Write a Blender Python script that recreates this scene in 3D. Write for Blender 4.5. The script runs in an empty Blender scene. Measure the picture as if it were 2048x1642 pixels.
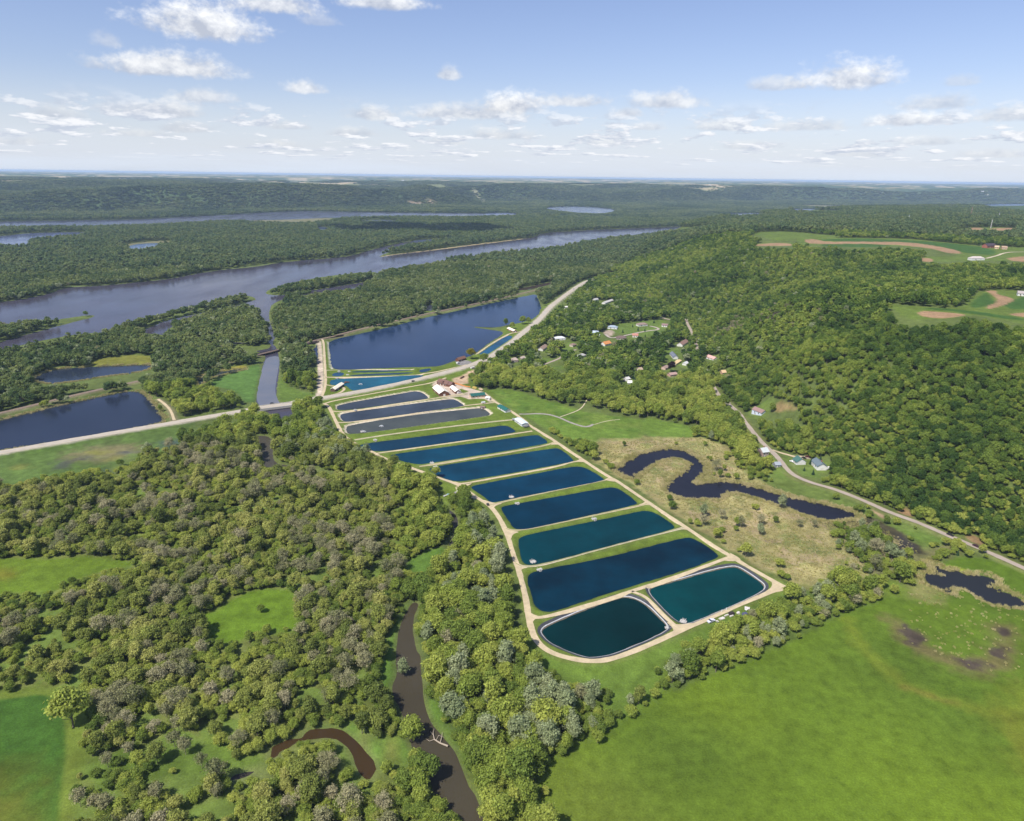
import bpy, math, random
import numpy as np
from mathutils import Matrix, Vector
from mathutils.geometry import tessellate_polygon
R = math.radians
random.seed(11)
rng = np.random.default_rng(7)
SC = bpy.context.scene
COL = SC.collection

# ------------------------------------------------------------------ camera
CAM_H, FPX, PITCH, ROLL = 250.0, 1400.0, R(18.5), R(0.756)
_F = np.array([0, math.cos(PITCH), -math.sin(PITCH)])
_X = np.array([1.0, 0, 0])
_D0 = np.array([0, -math.sin(PITCH), -math.cos(PITCH)])
_Rt = math.cos(ROLL) * _X - math.sin(ROLL) * _D0
_Dn = math.sin(ROLL) * _X + math.cos(ROLL) * _D0
cam = bpy.data.objects.new('camera', bpy.data.cameras.new('camera'))
COL.objects.link(cam)
cam.data.sensor_width = 36
cam.data.lens = FPX / 2048 * 36
cam.data.clip_start, cam.data.clip_end = 1.0, 200000
cam.matrix_world = Matrix(((_Rt[0], -_Dn[0], -_F[0], 0), (_Rt[1], -_Dn[1], -_F[1], 0),
                           (_Rt[2], -_Dn[2], -_F[2], CAM_H), (0, 0, 0, 1)))
SC.camera = cam

# ------------------------------------------------------------------ sun, exposure, render set-up
SUN_EL, SUN_AZ = R(54), R(42)          # azimuth: to the left of straight behind the camera
sun_dir = Vector((-math.sin(SUN_AZ) * math.cos(SUN_EL), -math.cos(SUN_AZ) * math.cos(SUN_EL), math.sin(SUN_EL)))
sun = bpy.data.objects.new('sun', bpy.data.lights.new('sun', 'SUN'))
COL.objects.link(sun)
sun.data.energy, sun.data.angle, sun.data.color = 4.8, R(0.53), (1.0, 0.95, 0.87)
sun.rotation_euler = sun_dir.to_track_quat('Z', 'Y').to_euler()
SC.view_settings.view_transform = 'Standard'
SC.view_settings.look = 'None'
SC.view_settings.exposure, SC.view_settings.gamma = 0.2, 1.0
SC.render.engine = 'CYCLES'
cy = SC.cycles
cy.max_bounces, cy.diffuse_bounces, cy.glossy_bounces = 4, 2, 2
cy.transmission_bounces, cy.volume_bounces, cy.transparent_max_bounces = 2, 1, 4
cy.use_adaptive_sampling = True
cy.adaptive_threshold = 0.015
cy.use_denoising = True
cy.caustics_reflective = cy.caustics_refractive = False

# ------------------------------------------------------------------ picture coordinates -> directions and ground points
CROPS = {'W': (0, 0, 1), 'A': (600, 560, .25391), 'B': (860, 720, .18555), 'C': (960, 960, .3125), 'D': (1000, 540, .25391),
         'E': (1380, 760, .32617), 'F': (0, 400, .34180), 'G': (1400, 420, .31641), 'H': (0, 320, .53711), 'I': (0, 880, .3125),
         'J': (0, 1240, .3125), 'K': (560, 880, .27344), 'L': (560, 1200, .33203), 'M': (1100, 1140, .46289),
         'O': (1000, 320, .51172), 'P': (840, 680, .11719), 'R': (1100, 620, .14648), 'S': (1490, 870, .09766),
         'T': (1560, 400, .23828), 'U': (1380, 1150, .09766), 'V': (860, 960, .06836), 'Z': (480, 660, .11719)}

def pp(*args):
    out, k = [], 'W'
    for a in args:
        if isinstance(a, str): k = a
        else:
            x0, y0, s = CROPS[k]
            out.append((x0 + a[0] * s, y0 + a[1] * s))
    return out

def pdir(px, py):
    dx, dy = px - 1024.0, py - 821.0
    d = FPX * _F + dx * _Rt + dy * _Dn
    return d / np.linalg.norm(d)

def gz(pts, z=0.0):
    o = []
    for px, py in pts:
        d = pdir(px, py)
        t = (z - CAM_H) / d[2]
        if t < 0 or t > 60000: t = 60000
        o.append((d[0] * t, d[1] * t))
    return np.array(o)

# ------------------------------------------------------------------ world: sky with clouds
def build_world():
    w = bpy.data.worlds.new("World"); SC.world = w; w.use_nodes = True
    nt = w.node_tree; N, L = nt.nodes, nt.links
    N.clear()
    out = N.new('ShaderNodeOutputWorld'); bg = N.new('ShaderNodeBackground')
    bg.inputs['Strength'].default_value = 0.10
    L.new(bg.outputs[0], out.inputs[0])
    sky = N.new('ShaderNodeTexSky'); sky.sky_type = 'NISHITA'; sky.sun_disc = False
    sky.sun_elevation = SUN_EL
    sky.sun_rotation = math.atan2(sun_dir.x, sun_dir.y)
    sky.altitude, sky.air_density, sky.dust_density, sky.ozone_density = 450, 1.0, 1.2, 1.6
    tc = N.new('ShaderNodeTexCoord')
    sep = N.new('ShaderNodeSeparateXYZ'); L.new(tc.outputs['Generated'], sep.inputs[0])
    def M(op, a, b=None, c=None, clamp=False):
        n = N.new('ShaderNodeMath'); n.operation = op; n.use_clamp = clamp
        for i, v in enumerate((a, b, c)):
            if v is None: continue
            if isinstance(v, (int, float)): n.inputs[i].default_value = v
            else: L.new(v, n.inputs[i])
        return n.outputs[0]
    def SS(x, lo, hi):
        n = N.new('ShaderNodeMapRange'); n.interpolation_type = 'SMOOTHSTEP'
        L.new(x, n.inputs[0]); n.inputs[1].default_value = lo; n.inputs[2].default_value = hi
        return n.outputs[0]
    def noise(vec, scale, det=5, rough=.55):
        n = N.new('ShaderNodeTexNoise'); n.inputs['Scale'].default_value = scale
        n.inputs['Detail'].default_value = det; n.inputs['Roughness'].default_value = rough
        L.new(vec, n.inputs['Vector']); return n.outputs['Fac']
    def comb(x, y, z=0.0):
        n = N.new('ShaderNodeCombineXYZ')
        for i, v in enumerate((x, y, z)):
            if isinstance(v, (int, float)): n.inputs[i].default_value = v
            else: L.new(v, n.inputs[i])
        return n.outputs[0]
    def mixc(f, a, b):
        n = N.new('ShaderNodeMix'); n.data_type = 'RGBA'
        L.new(f, n.inputs[0])
        for i, v in ((6, a), (7, b)):
            if isinstance(v, tuple): n.inputs[i].default_value = (*v, 1)
            else: L.new(v, n.inputs[i])
        return n.outputs[2]
    az = M('ARCTAN2', sep.outputs[0], sep.outputs[1])
    el = M('ARCSINE', sep.outputs[2])
    K = 10.0                                        # cloud colours are written for strength 0.1
    # a thin bright veil towards the horizon
    veil = SS(el, 0.125, -0.02)
    veil_n = noise(comb(M('MULTIPLY', az, 2.2), M('MULTIPLY', el, 26.0)), 1.6, 4)
    veil = M('MULTIPLY', veil, M('ADD', 0.62, M('MULTIPLY', veil_n, 0.6)), clamp=True)
    sky_t = N.new('ShaderNodeMix'); sky_t.data_type = 'RGBA'; sky_t.blend_type = 'MULTIPLY'; sky_t.inputs[0].default_value = 1
    L.new(sky.outputs[0], sky_t.inputs[6]); sky_t.inputs[7].default_value = (1.20, 1.12, 1.27, 1)
    col = mixc(veil, sky_t.outputs[2], (.66 * K, .73 * K, .84 * K))
    # cumulus with a place and a size of their own: (px, py, half width, half height, whiteness, density)
    cl = [(398, 42, 108, 34, 1.0, 1.0), (345, 128, 118, 24, .92, .95), (545, 2, 80, 22, .95, .9), (760, 0, 90, 18, .95, .9),
          (612, 174, 42, 14, .95, .85), (898, 147, 26, 13, .9, .75), (1028, 206, 66, 22, 1.0, 1.0), (940, 222, 130, 18, .86, .8),
          (1140, 200, 74, 14, .9, .8), (740, 226, 52, 14, .84, .75), (1255, 224, 34, 12, .95, .8), (1335, 200, 82, 18, .9, .8),
          (1690, 150, 84, 28, .98, .9), (1565, 166, 62, 14, .8, .6), (400, 190, 58, 14, .88, .7), (310, 218, 92, 16, .86, .8),
          (105, 224, 46, 12, .84, .6), (1820, 238, 84, 13, .98, .9), (1880, 204, 62, 14, .85, .6), (2030, 226, 60, 15, .85, .7),
          (1440, 250, 62, 12, .88, .7), (1620, 250, 84, 12, .82, .6), (1000, 268, 74, 13, .84, .7), (375, 254, 62, 12, .8, .6),
          (700, 264, 46, 10, .84, .6), (1215, 282, 52, 11, .9, .6), (1295, 252, 42, 9, .9, .6), (575, 250, 46, 10, .8, .55), (560, 288, 40, 8, .82, .5),
          (1500, 290, 60, 9, .84, .5), (1860, 282, 52, 9, .88, .55), (1920, 160, 26, 10, .78, .4), (215, 78, 26, 16, .84, .4), (185, 126, 22, 12, .8, .35), (640, 40, 36, 12, .85, .35),
          (1720, 306, 60, 8, .86, .5), (1990, 306, 60, 9, .86, .55), (40, 282, 46, 8, .82, .45), (290, 266, 60, 8, .8, .5), (890, 282, 46, 8, .84, .5)]
    vec = comb(M('MULTIPLY', az, 30.0), M('MULTIPLY', el, 44.0), 3.7)
    nz = noise(vec, 1.0, 7, .62)
    nz2 = noise(comb(M('MULTIPLY', az, 95.0), M('MULTIPLY', el, 150.0), 9.1), 1.0, 4, .6)
    nsh = noise(comb(M('ADD', M('MULTIPLY', az, 30.0), .35), M('ADD', M('MULTIPLY', el, 44.0), .45), 3.7), 1.0, 7, .62)
    lit = M('SUBTRACT', nz, nsh)                     # density step towards the sun: bright shoulders, greyer folds
    for (px, py, hw, hh, wh, den) in cl:
        d = pdir(px, py)
        a0, e0 = math.atan2(d[0], d[1]), math.asin(d[2])
        u = M('MULTIPLY', M('SUBTRACT', az, a0), FPX / hw / 1.05)
        v = M('MULTIPLY', M('SUBTRACT', el, e0 - .35 * hh / FPX), FPX / hh)
        vb = M('MULTIPLY', M('MINIMUM', v, 0.0), 1.9)      # flatter underside
        vt = M('MULTIPLY', M('MAXIMUM', v, 0.0), .72)
        rr = M('SQRT', M('ADD', M('MULTIPLY', u, u), M('ADD', M('MULTIPLY', vb, vb), M('MULTIPLY', vt, vt))))
        f = M('ADD', M('SUBTRACT', 1.12, rr), M('ADD', M('MULTIPLY', M('SUBTRACT', nz, .5), 1.6), M('MULTIPLY', M('SUBTRACT', nz2, .5), .6)))
        m = M('MULTIPLY', SS(f, -.02, .80), den * .95)
        t = M('ADD', M('MULTIPLY', M('MULTIPLY_ADD', v, .42, .40), 1.0), M('MULTIPLY', lit, 2.6), clamp=True)
        cc = mixc(t, tuple(K * c * (.72 + .28 * wh) for c in (.47, .51, .60)), tuple(K * wh * c for c in (.93, .94, .95)))
        col = mixc(m, col, cc)
    # many small flat ones in a sheet towards the horizon
    zc = M('MAXIMUM', sep.outputs[2], 0.006)
    px_ = M('DIVIDE', sep.outputs[0], zc); py_ = M('DIVIDE', sep.outputs[1], zc)
    lo = M('MULTIPLY', M('LOGARITHM', zc, 2.718), 1.0)
    far = noise(comb(M('MULTIPLY', az, 25.0), M('MULTIPLY', lo, 5.2), 1.3), 1.0, 6, .6)
    far2 = noise(comb(M('MULTIPLY', az, 6.0), M('MULTIPLY', lo, 2.0), 5.3), 1.0, 2, .5)
    fm = SS(M('ADD', far, M('MULTIPLY', M('SUBTRACT', far2, .5), .35)), .515, .60)
    band = M('MULTIPLY', SS(el, .012, .026), SS(el, .098, .055))
    fm = M('MULTIPLY', M('MULTIPLY', fm, band), .88)
    fsh = noise(comb(M('ADD', M('MULTIPLY', az, 25.0), .2), M('ADD', M('MULTIPLY', lo, 5.2), .4), 1.3), 1.0, 6, .6)
    ft = M('ADD', .22, M('MULTIPLY', M('SUBTRACT', far, fsh), 5.5), clamp=True)
    col = mixc(fm, col, mixc(ft, (.50 * K, .555 * K, .66 * K), (.86 * K, .87 * K, .90 * K)))
    L.new(col, bg.inputs['Color'])
build_world()

# ------------------------------------------------------------------ small numeric tools
def _h(ix, iy, s):
    h = (ix.astype(np.int64) * 374761393 + iy.astype(np.int64) * 668265263 + s * 1442695041) & 0xffffffff
    h = ((h ^ (h >> 13)) * 1274126177) & 0xffffffff
    h = ((h ^ (h >> 16)) * 2246822519) & 0xffffffff
    return (h ^ (h >> 15)) / 4294967295.0

def vn(x, y, s=0):
    ix, iy = np.floor(x), np.floor(y)
    fx, fy = x - ix, y - iy
    fx, fy = fx * fx * (3 - 2 * fx), fy * fy * (3 - 2 * fy)
    a, b, c, d = _h(ix, iy, s), _h(ix + 1, iy, s), _h(ix, iy + 1, s), _h(ix + 1, iy + 1, s)
    return (a * (1 - fx) + b * fx) * (1 - fy) + (c * (1 - fx) + d * fx) * fy

def fbm(x, y, s=0, o=4):
    v, a, t = 0, .5, 0
    for i in range(o):
        v = v + a * vn(x, y, s + i * 17); t += a; a *= .5; x = x * 2.03 + 7.7; y = y * 2.03 + 3.1
    return v / t

def sst(x, lo, hi):
    t = np.clip((x - lo) / (hi - lo), 0, 1)
    return t * t * (3 - 2 * t)

def smooth(pts, n=3, closed=True):
    P = np.asarray(pts, float)
    for _ in range(n):
        if closed:
            Q = np.roll(P, -1, 0)
            P = np.stack([.75 * P + .25 * Q, .25 * P + .75 * Q], 1).reshape(-1, 2)
        else:
            a, b = P[:-1], P[1:]
            m = np.stack([.75 * a + .25 * b, .25 * a + .75 * b], 1).reshape(-1, 2)
            P = np.vstack([P[:1], m, P[-1:]])
    return P

BIG = 1e6
def sdf(poly, X, Y, margin=60):
    """signed distance to a closed polygon (negative inside), BIG where farther than margin"""
    out = np.full(X.shape, BIG)
    lo, hi = poly.min(0) - margin, poly.max(0) + margin
    k = np.nonzero((X > lo[0]) & (X < hi[0]) & (Y > lo[1]) & (Y < hi[1]))[0]
    if not len(k): return out
    x, y = X[k], Y[k]
    d2 = np.full(len(k), 1e18); ins = np.zeros(len(k), bool)
    n = len(poly)
    for i in range(n):
        ax, ay = poly[i]; bx, by = poly[(i + 1) % n]
        ex, ey = bx - ax, by - ay
        wx, wy = x - ax, y - ay
        t = np.clip((wx * ex + wy * ey) / (ex * ex + ey * ey + 1e-9), 0, 1)
        np.minimum(d2, (wx - ex * t) ** 2 + (wy - ey * t) ** 2, out=d2)
        if ay != by:
            c = ((ay > y) != (by > y)) & (x < ex * (y - ay) / (by - ay) + ax)
            ins ^= c
    d = np.sqrt(d2); d[ins] *= -1
    out[k] = d
    return out

def ldist(line, X, Y, margin=60):
    out = np.full(X.shape, BIG)
    lo, hi = line.min(0) - margin, line.max(0) + margin
    k = np.nonzero((X > lo[0]) & (X < hi[0]) & (Y > lo[1]) & (Y < hi[1]))[0]
    if not len(k): return out
    x, y = X[k], Y[k]; d2 = np.full(len(k), 1e18)
    for (ax, ay), (bx, by) in zip(line[:-1], line[1:]):
        ex, ey = bx - ax, by - ay; wx, wy = x - ax, y - ay
        t = np.clip((wx * ex + wy * ey) / (ex * ex + ey * ey + 1e-9), 0, 1)
        np.minimum(d2, (wx - ex * t) ** 2 + (wy - ey * t) ** 2, out=d2)
    out[k] = np.sqrt(d2)
    return out

# ------------------------------------------------------------------ ground grid (rings round the valley point under the camera, finer where near)
th = np.concatenate([np.arange(-100, -56, 1.5), np.arange(-56, -46, .3), np.arange(-46, 46.01, .15), np.arange(46.3, 56, .3), np.arange(56.5, 101, 1.5)]) * math.pi / 180
rad = np.concatenate([np.geomspace(60, 300, 80, endpoint=False), np.geomspace(300, 1000, 520, endpoint=False),
                      np.geomspace(1000, 6000, 330, endpoint=False), np.geomspace(6000, 48000, 130)])
NT, NR = len(th), len(rad)
TT, RR = np.meshgrid(th, rad)
GX, GY = (np.sin(TT) * RR).ravel(), (np.cos(TT) * RR).ravel()
GR = RR.ravel()
LR = np.log(rad)

def gidx(x, y):
    x, y = np.atleast_1d(np.asarray(x, float)), np.atleast_1d(np.asarray(y, float))
    a = np.clip(np.interp(np.arctan2(x, y), th, np.arange(NT)), 0, NT - 1.001)
    b = np.clip(np.interp(np.log(np.hypot(x, y) + 1e-6), LR, np.arange(NR)), 0, NR - 1.001)
    return a, b

def gsample(arr, x, y):
    a, b = gidx(x, y)
    i, j = a.astype(int), b.astype(int)
    fa, fb = a - i, b - j
    A = arr.reshape(NR, NT, -1)
    fa, fb = fa[:, None], fb[:, None]
    v = (A[j, i] * (1 - fa) + A[j, i + 1] * fa) * (1 - fb) + (A[j + 1, i] * (1 - fa) + A[j + 1, i + 1] * fa) * fb
    return v[:, 0] if v.shape[1] == 1 else v

# ------------------------------------------------------------------ terrain heights
LAND = 0.8
GZ = np.full(GX.shape, LAND)
foot = pp('W', (2300, 1240), 'E', (2048, 1120), (1800, 1010), (1400, 838), (1140, 738), (900, 640), (800, 590), (700, 480), (530, 420), (450, 350),
          (330, 220), (180, 60), 'D', (1690, 860), (1560, 560), (1470, 430), (1380, 350), (1200, 300), (1040, 180), (850, 30),
          'W', (1250, 520), (1300, 492), (1400, 471), (1480, 459), (1560, 451), (1700, 443), (1900, 441))
foot_w = np.vstack([gz(foot, LAND), [(7000, 5200), (7000, 200), (900, 120)]])
hill_sd = sdf(foot_w, GX, GY, 400)
ctrl = [(1216, 548, 1), (1260, 560, 10), (1300, 560, 26), (1300, 530, 28), (1330, 500, 50), (1400, 482, 84), (1479, 480, 100), (1500, 465, 104),
        (1560, 460, 104), (1400, 560, 50), (1400, 622, 16), (1450, 520, 80), (1550, 500, 103), (1640, 492, 108), (1780, 495, 110), (1900, 510, 110),
        (2048, 500, 112), (2048, 530, 108), (1750, 470, 112), (1850, 480, 114), (1650, 455, 104), (1938, 445, 117), (2048, 445, 117),
        (2048, 470, 116), (1600, 560, 70), (1700, 560, 85), (1800, 560, 95), (1950, 560, 100), (1550, 600, 45), (1500, 612, 30), (1748, 602, 105),
        (1660, 592, 100), (1600, 610, 88), (1540, 640, 68), (1480, 672, 45), (1430, 690, 20), (1800, 620, 105), (1900, 640, 106), (2048, 640, 106),
        (2048, 580, 107), (1950, 580, 107), (1850, 590, 106), (2048, 690, 103), (1400, 700, 6), (1450, 760, 10), (1500, 800, 9), (1540, 760, 36),
        (1600, 700, 62), (1640, 780, 46), (1600, 860, 15), (1700, 700, 78), (1700, 850, 34), (1750, 950, 11), (1800, 760, 68), (1800, 880, 33),
        (1900, 760, 77), (1900, 880, 43), (1900, 1000, 15), (2048, 760, 86), (2048, 900, 48), (2048, 1020, 22), (2048, 1090, 6),
        (2048, 1130, 0), (1900, 1060, 0), (1750, 1000, 0), (1640, 940, 1), (1550, 900, 1), (1480, 830, 2), (1420, 755, 2), (1390, 660, 2),
        (1250, 600, 2), (1150, 620, 0), (1200, 700, 0), (2300, 640, 106), (2300, 900, 70), (2300, 1100, 18), (2300, 520, 112), (2300, 450, 117), (2700, 800, 100)]
cw = np.array([[*gz([(a, b)], z)[0], z] for a, b, z in ctrl])
_s = 100.0
def _phi(x, y): return np.sqrt((x[:, None] - cw[None, :, 0]) ** 2 + (y[:, None] - cw[None, :, 1]) ** 2 + 400) / _s
Am = _phi(cw[:, 0], cw[:, 1]); n_ = len(cw)
Ab = np.block([[Am + np.eye(n_) * .02, np.ones((n_, 1))], [np.ones((1, n_)), np.zeros((1, 1))]])
wts = np.linalg.solve(Ab, np.concatenate([cw[:, 2], [0]]))
k = np.nonzero(hill_sd < 0)[0]
for c in np.array_split(k, 12):
    hz_ = _phi(GX[c], GY[c]) @ wts[:-1] + wts[-1]
    n1 = fbm(GX[c] / 170, GY[c] / 170, 3, 4) - .5
    hz_ = np.clip(hz_, 0, 122) + n1 * 30 * sst(hz_, 4, 40) * (1 - .85 * sst(hz_, 84, 102))
    GZ[c] = LAND + np.maximum(hz_, 0) * sst(-hill_sd[c], 0, 70)
# the bluffs and the upland beyond the river
ff = gz(pp('W', (-900, 446), (-400, 434), (0, 427), (300, 424), (600, 418), (800, 412), (920, 410), (1100, 406), (1300, 405), (1500, 405), (1700, 404),
           (2048, 405), (2500, 412)), LAND)
far_w = np.vstack([ff, [(60000, 9000), (60000, 70000), (-70000, 70000), (-70000, ff[0, 1])]])
far_sd = sdf(far_w, GX, GY, 800)
w1 = fbm(GX / 1500, GY / 1500, 21, 3) - .5
w2 = fbm(GX / 420, GY / 420, 31, 3) - .5
fd = -far_sd - 200 + w1 * 1500 + w2 * 420
fd = np.where(far_sd > 0, -1, np.minimum(fd, -far_sd * 1.0))
k = fd > 0
up = 132 * np.clip(.12 + 1.72 * fbm(GX / 1150, GY / 1150, 23, 3), .5, 1.2) * sst(fd, 0, 480) + (fbm(GX / 2600, GY / 2600, 5, 3) - .5) * 34 * sst(fd, 300, 2500) + w2 * 14 * sst(fd, 100, 400)
up -= 85 * sst(.16 - np.abs(fbm(GX / 3000, GY / 3000, 77, 3) - .5) * 2, 0, .16) * sst(fd, 250, 700) * sst(9000 - GR, 0, 3000)
up += np.clip((GR - 9000) / 20000, 0, 1) * 14
GZ[k] = np.maximum(GZ[k], LAND + up[k])

# ------------------------------------------------------------------ where things lie
def W_(*a): return smooth(gz(pp(*a), 0.0), 2)
PZ = 0.35                       # pond level; dike tops stand at DZ
DZ = 1.7
def Pd(*a): return smooth(gz(pp(*a), PZ), 2)
hatch = gz(pp('A', (135, 470), (230, 480), (262, 700), (700, 690), (1060, 680), (1230, 640), (1320, 610), (1390, 580), (1600, 430), (1590, 380), (1700, 340), (1890, 210), (2048, 130), (2060, 180), (1900, 310),
                 (1750, 440), (1500, 600), (1420, 660), (1480, 680), (1400, 740), (1340, 790), (1400, 860), (1480, 890), 'B', (640, 330), (760, 450), (980, 590), (1140, 730), (1400, 890), (1660, 1070),
                 (2048, 1310), 'C', (1080, 135), (1330, 300), (1620, 490), (1980, 680), (1960, 710), (1860, 760), (1500, 900), (1280, 1000), (900, 1170), (700, 1190), (550, 1170), (380, 1090), (290, 950), (230, 620),
                 (140, 300), (50, 190), (-10, 150), 'K', (1500, 480), (1430, 440), (1290, 420), (1230, 400), (1150, 300), (960, 210), (820, 165), (690, 110), (560, 20),
                 'A', (330, 1230), (170, 980), (100, 960), (130, 915)), DZ)
hatch_low = gz(pp('A', (180, 965), (270, 945), (600, 885), (900, 830), (1080, 785), (1200, 790), (1400, 850), 'B', (640, 340), (760, 455), (980, 590), (1140, 730), (1400, 890), (1660, 1070),
                    (2048, 1310), 'C', (1080, 135), (1330, 300), (1620, 490), (1980, 680), (1960, 710), (1860, 760), (1500, 900), (1280, 1000), (900, 1170), (700, 1190), (550, 1170), (380, 1090), (290, 950), (230, 620),
                    (140, 300), (50, 190), (-10, 150), 'K', (1500, 480), (1430, 440), (1300, 400), (1150, 290), (960, 210), (820, 165), (690, 110), (560, 20), 'A', (300, 1220)), DZ)
ponds = {   # name: (outline, water colour, roughness, label-free); outlines read off the shore lines
    'p1': Pd('A', (288, 1005), (300, 983), (600, 928), (850, 885), (905, 874), (965, 885), (1015, 925), (1000, 938), (800, 966), (430, 1022), (300, 1028)),
    'p2': Pd('A', (314, 1075), (326, 1050), (700, 1000), (1180, 936), (1228, 942), (1294, 987), (1285, 997), (700, 1077), (400, 1118), (342, 1116)),
    'p3': Pd('A', (360, 1170), (382, 1143), (900, 1060), (1390, 1010), (1432, 1010), (1482, 1035), (1502, 1064), (1440, 1077), (700, 1182), (450, 1213), (372, 1212)),
    'p4': Pd('A', (440, 1310), (520, 1285), (900, 1240), (1500, 1160), (1590, 1146), (1644, 1152), (1704, 1190), (1690, 1202), (1300, 1262), (700, 1348), (590, 1350), (500, 1335)),
    'p5': Pd('A', (700, 1392), (742, 1370), (1000, 1335), (1700, 1240), (1850, 1220), (1893, 1228), (1956, 1276), (1935, 1291), (1500, 1367), (1000, 1447), (930, 1452), (850, 1440)),
    'p6': Pd('W', (855, 938), (870, 933), (1000, 913), (1108, 896), (1121, 898), (1149, 920), (1143, 924), (1027, 946), (934, 961), (912, 964), (880, 954)),
    'p7': Pd('B', (440, 1377), (476, 1350), (900, 1270), (1500, 1154), (1605, 1148), (1685, 1164), (1878, 1280), (1862, 1302), (1500, 1372), (900, 1492), (700, 1534), (645, 1530), (595, 1482), (480, 1405)),
    'p8': Pd('C', (130, 180), (156, 165), (500, 105), (800, 50), (862, 46), (905, 65), (1006, 142), (1000, 158), (700, 227), (320, 311), (248, 318), (212, 308), (178, 252)),
    'p9': Pd('C', (242, 390), (262, 363), (330, 344), (700, 270), (1000, 205), (1062, 195), (1124, 209), (1252, 296), (1240, 315), (900, 402), (600, 482), (380, 538), (305, 545), (275, 526), (256, 480)),
    'p10': Pd('C', (302, 640), (312, 603), (370, 578), (800, 500), (1200, 395), (1312, 368), (1374, 374), (1528, 476), (1515, 503), (1300, 582), (900, 702), (600, 798), (470, 843), (396, 841), (350, 802), (335, 760)),
    'p11': Pd('C', (1080, 712), (1106, 689), (1250, 650), (1500, 578), (1612, 558), (1654, 561), (1795, 655), (1820, 686), (1792, 717), (1650, 787), (1450, 872), (1352, 912), (1298, 918), (1246, 892), (1146, 792)),
    'p12': Pd('C', (396, 982), (406, 954), (450, 929), (620, 854), (850, 769), (930, 751), (992, 764), (1064, 804), (1135, 875), (1196, 937), (1190, 963), (1060, 1027), (850, 1112), (750, 1133), (678, 1133), (556, 1092), (446, 1037)),
    'q2': Pd('A', (1406, 588), (1428, 570), (1618, 440), (1668, 438), (1675, 453), (1642, 477), (1492, 577), (1455, 592)),
    'q3': Pd('A', (248, 744), (288, 727), (342, 729), (348, 744), (320, 759), (263, 759)),
    'q4': Pd('A', (393, 719), (600, 711), (880, 706), (892, 712), (700, 723), (418, 731)),
    'q5': Pd('A', (383, 750), (500, 741), (880, 726), (902, 731), (800, 743), (500, 756), (400, 757)),
    'q6': Pd('A', (938, 717), (948, 705), (1030, 694), (1038, 704), (1000, 722), (950, 731)),
    'q7': Pd('A', (234, 806), (243, 789), (300, 777), (600, 764), (900, 749), (967, 747), (972, 758), (900, 781), (600, 846), (440, 873), (403, 869), (372, 838), (345, 826), (270, 829), (238, 823)),
}
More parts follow.
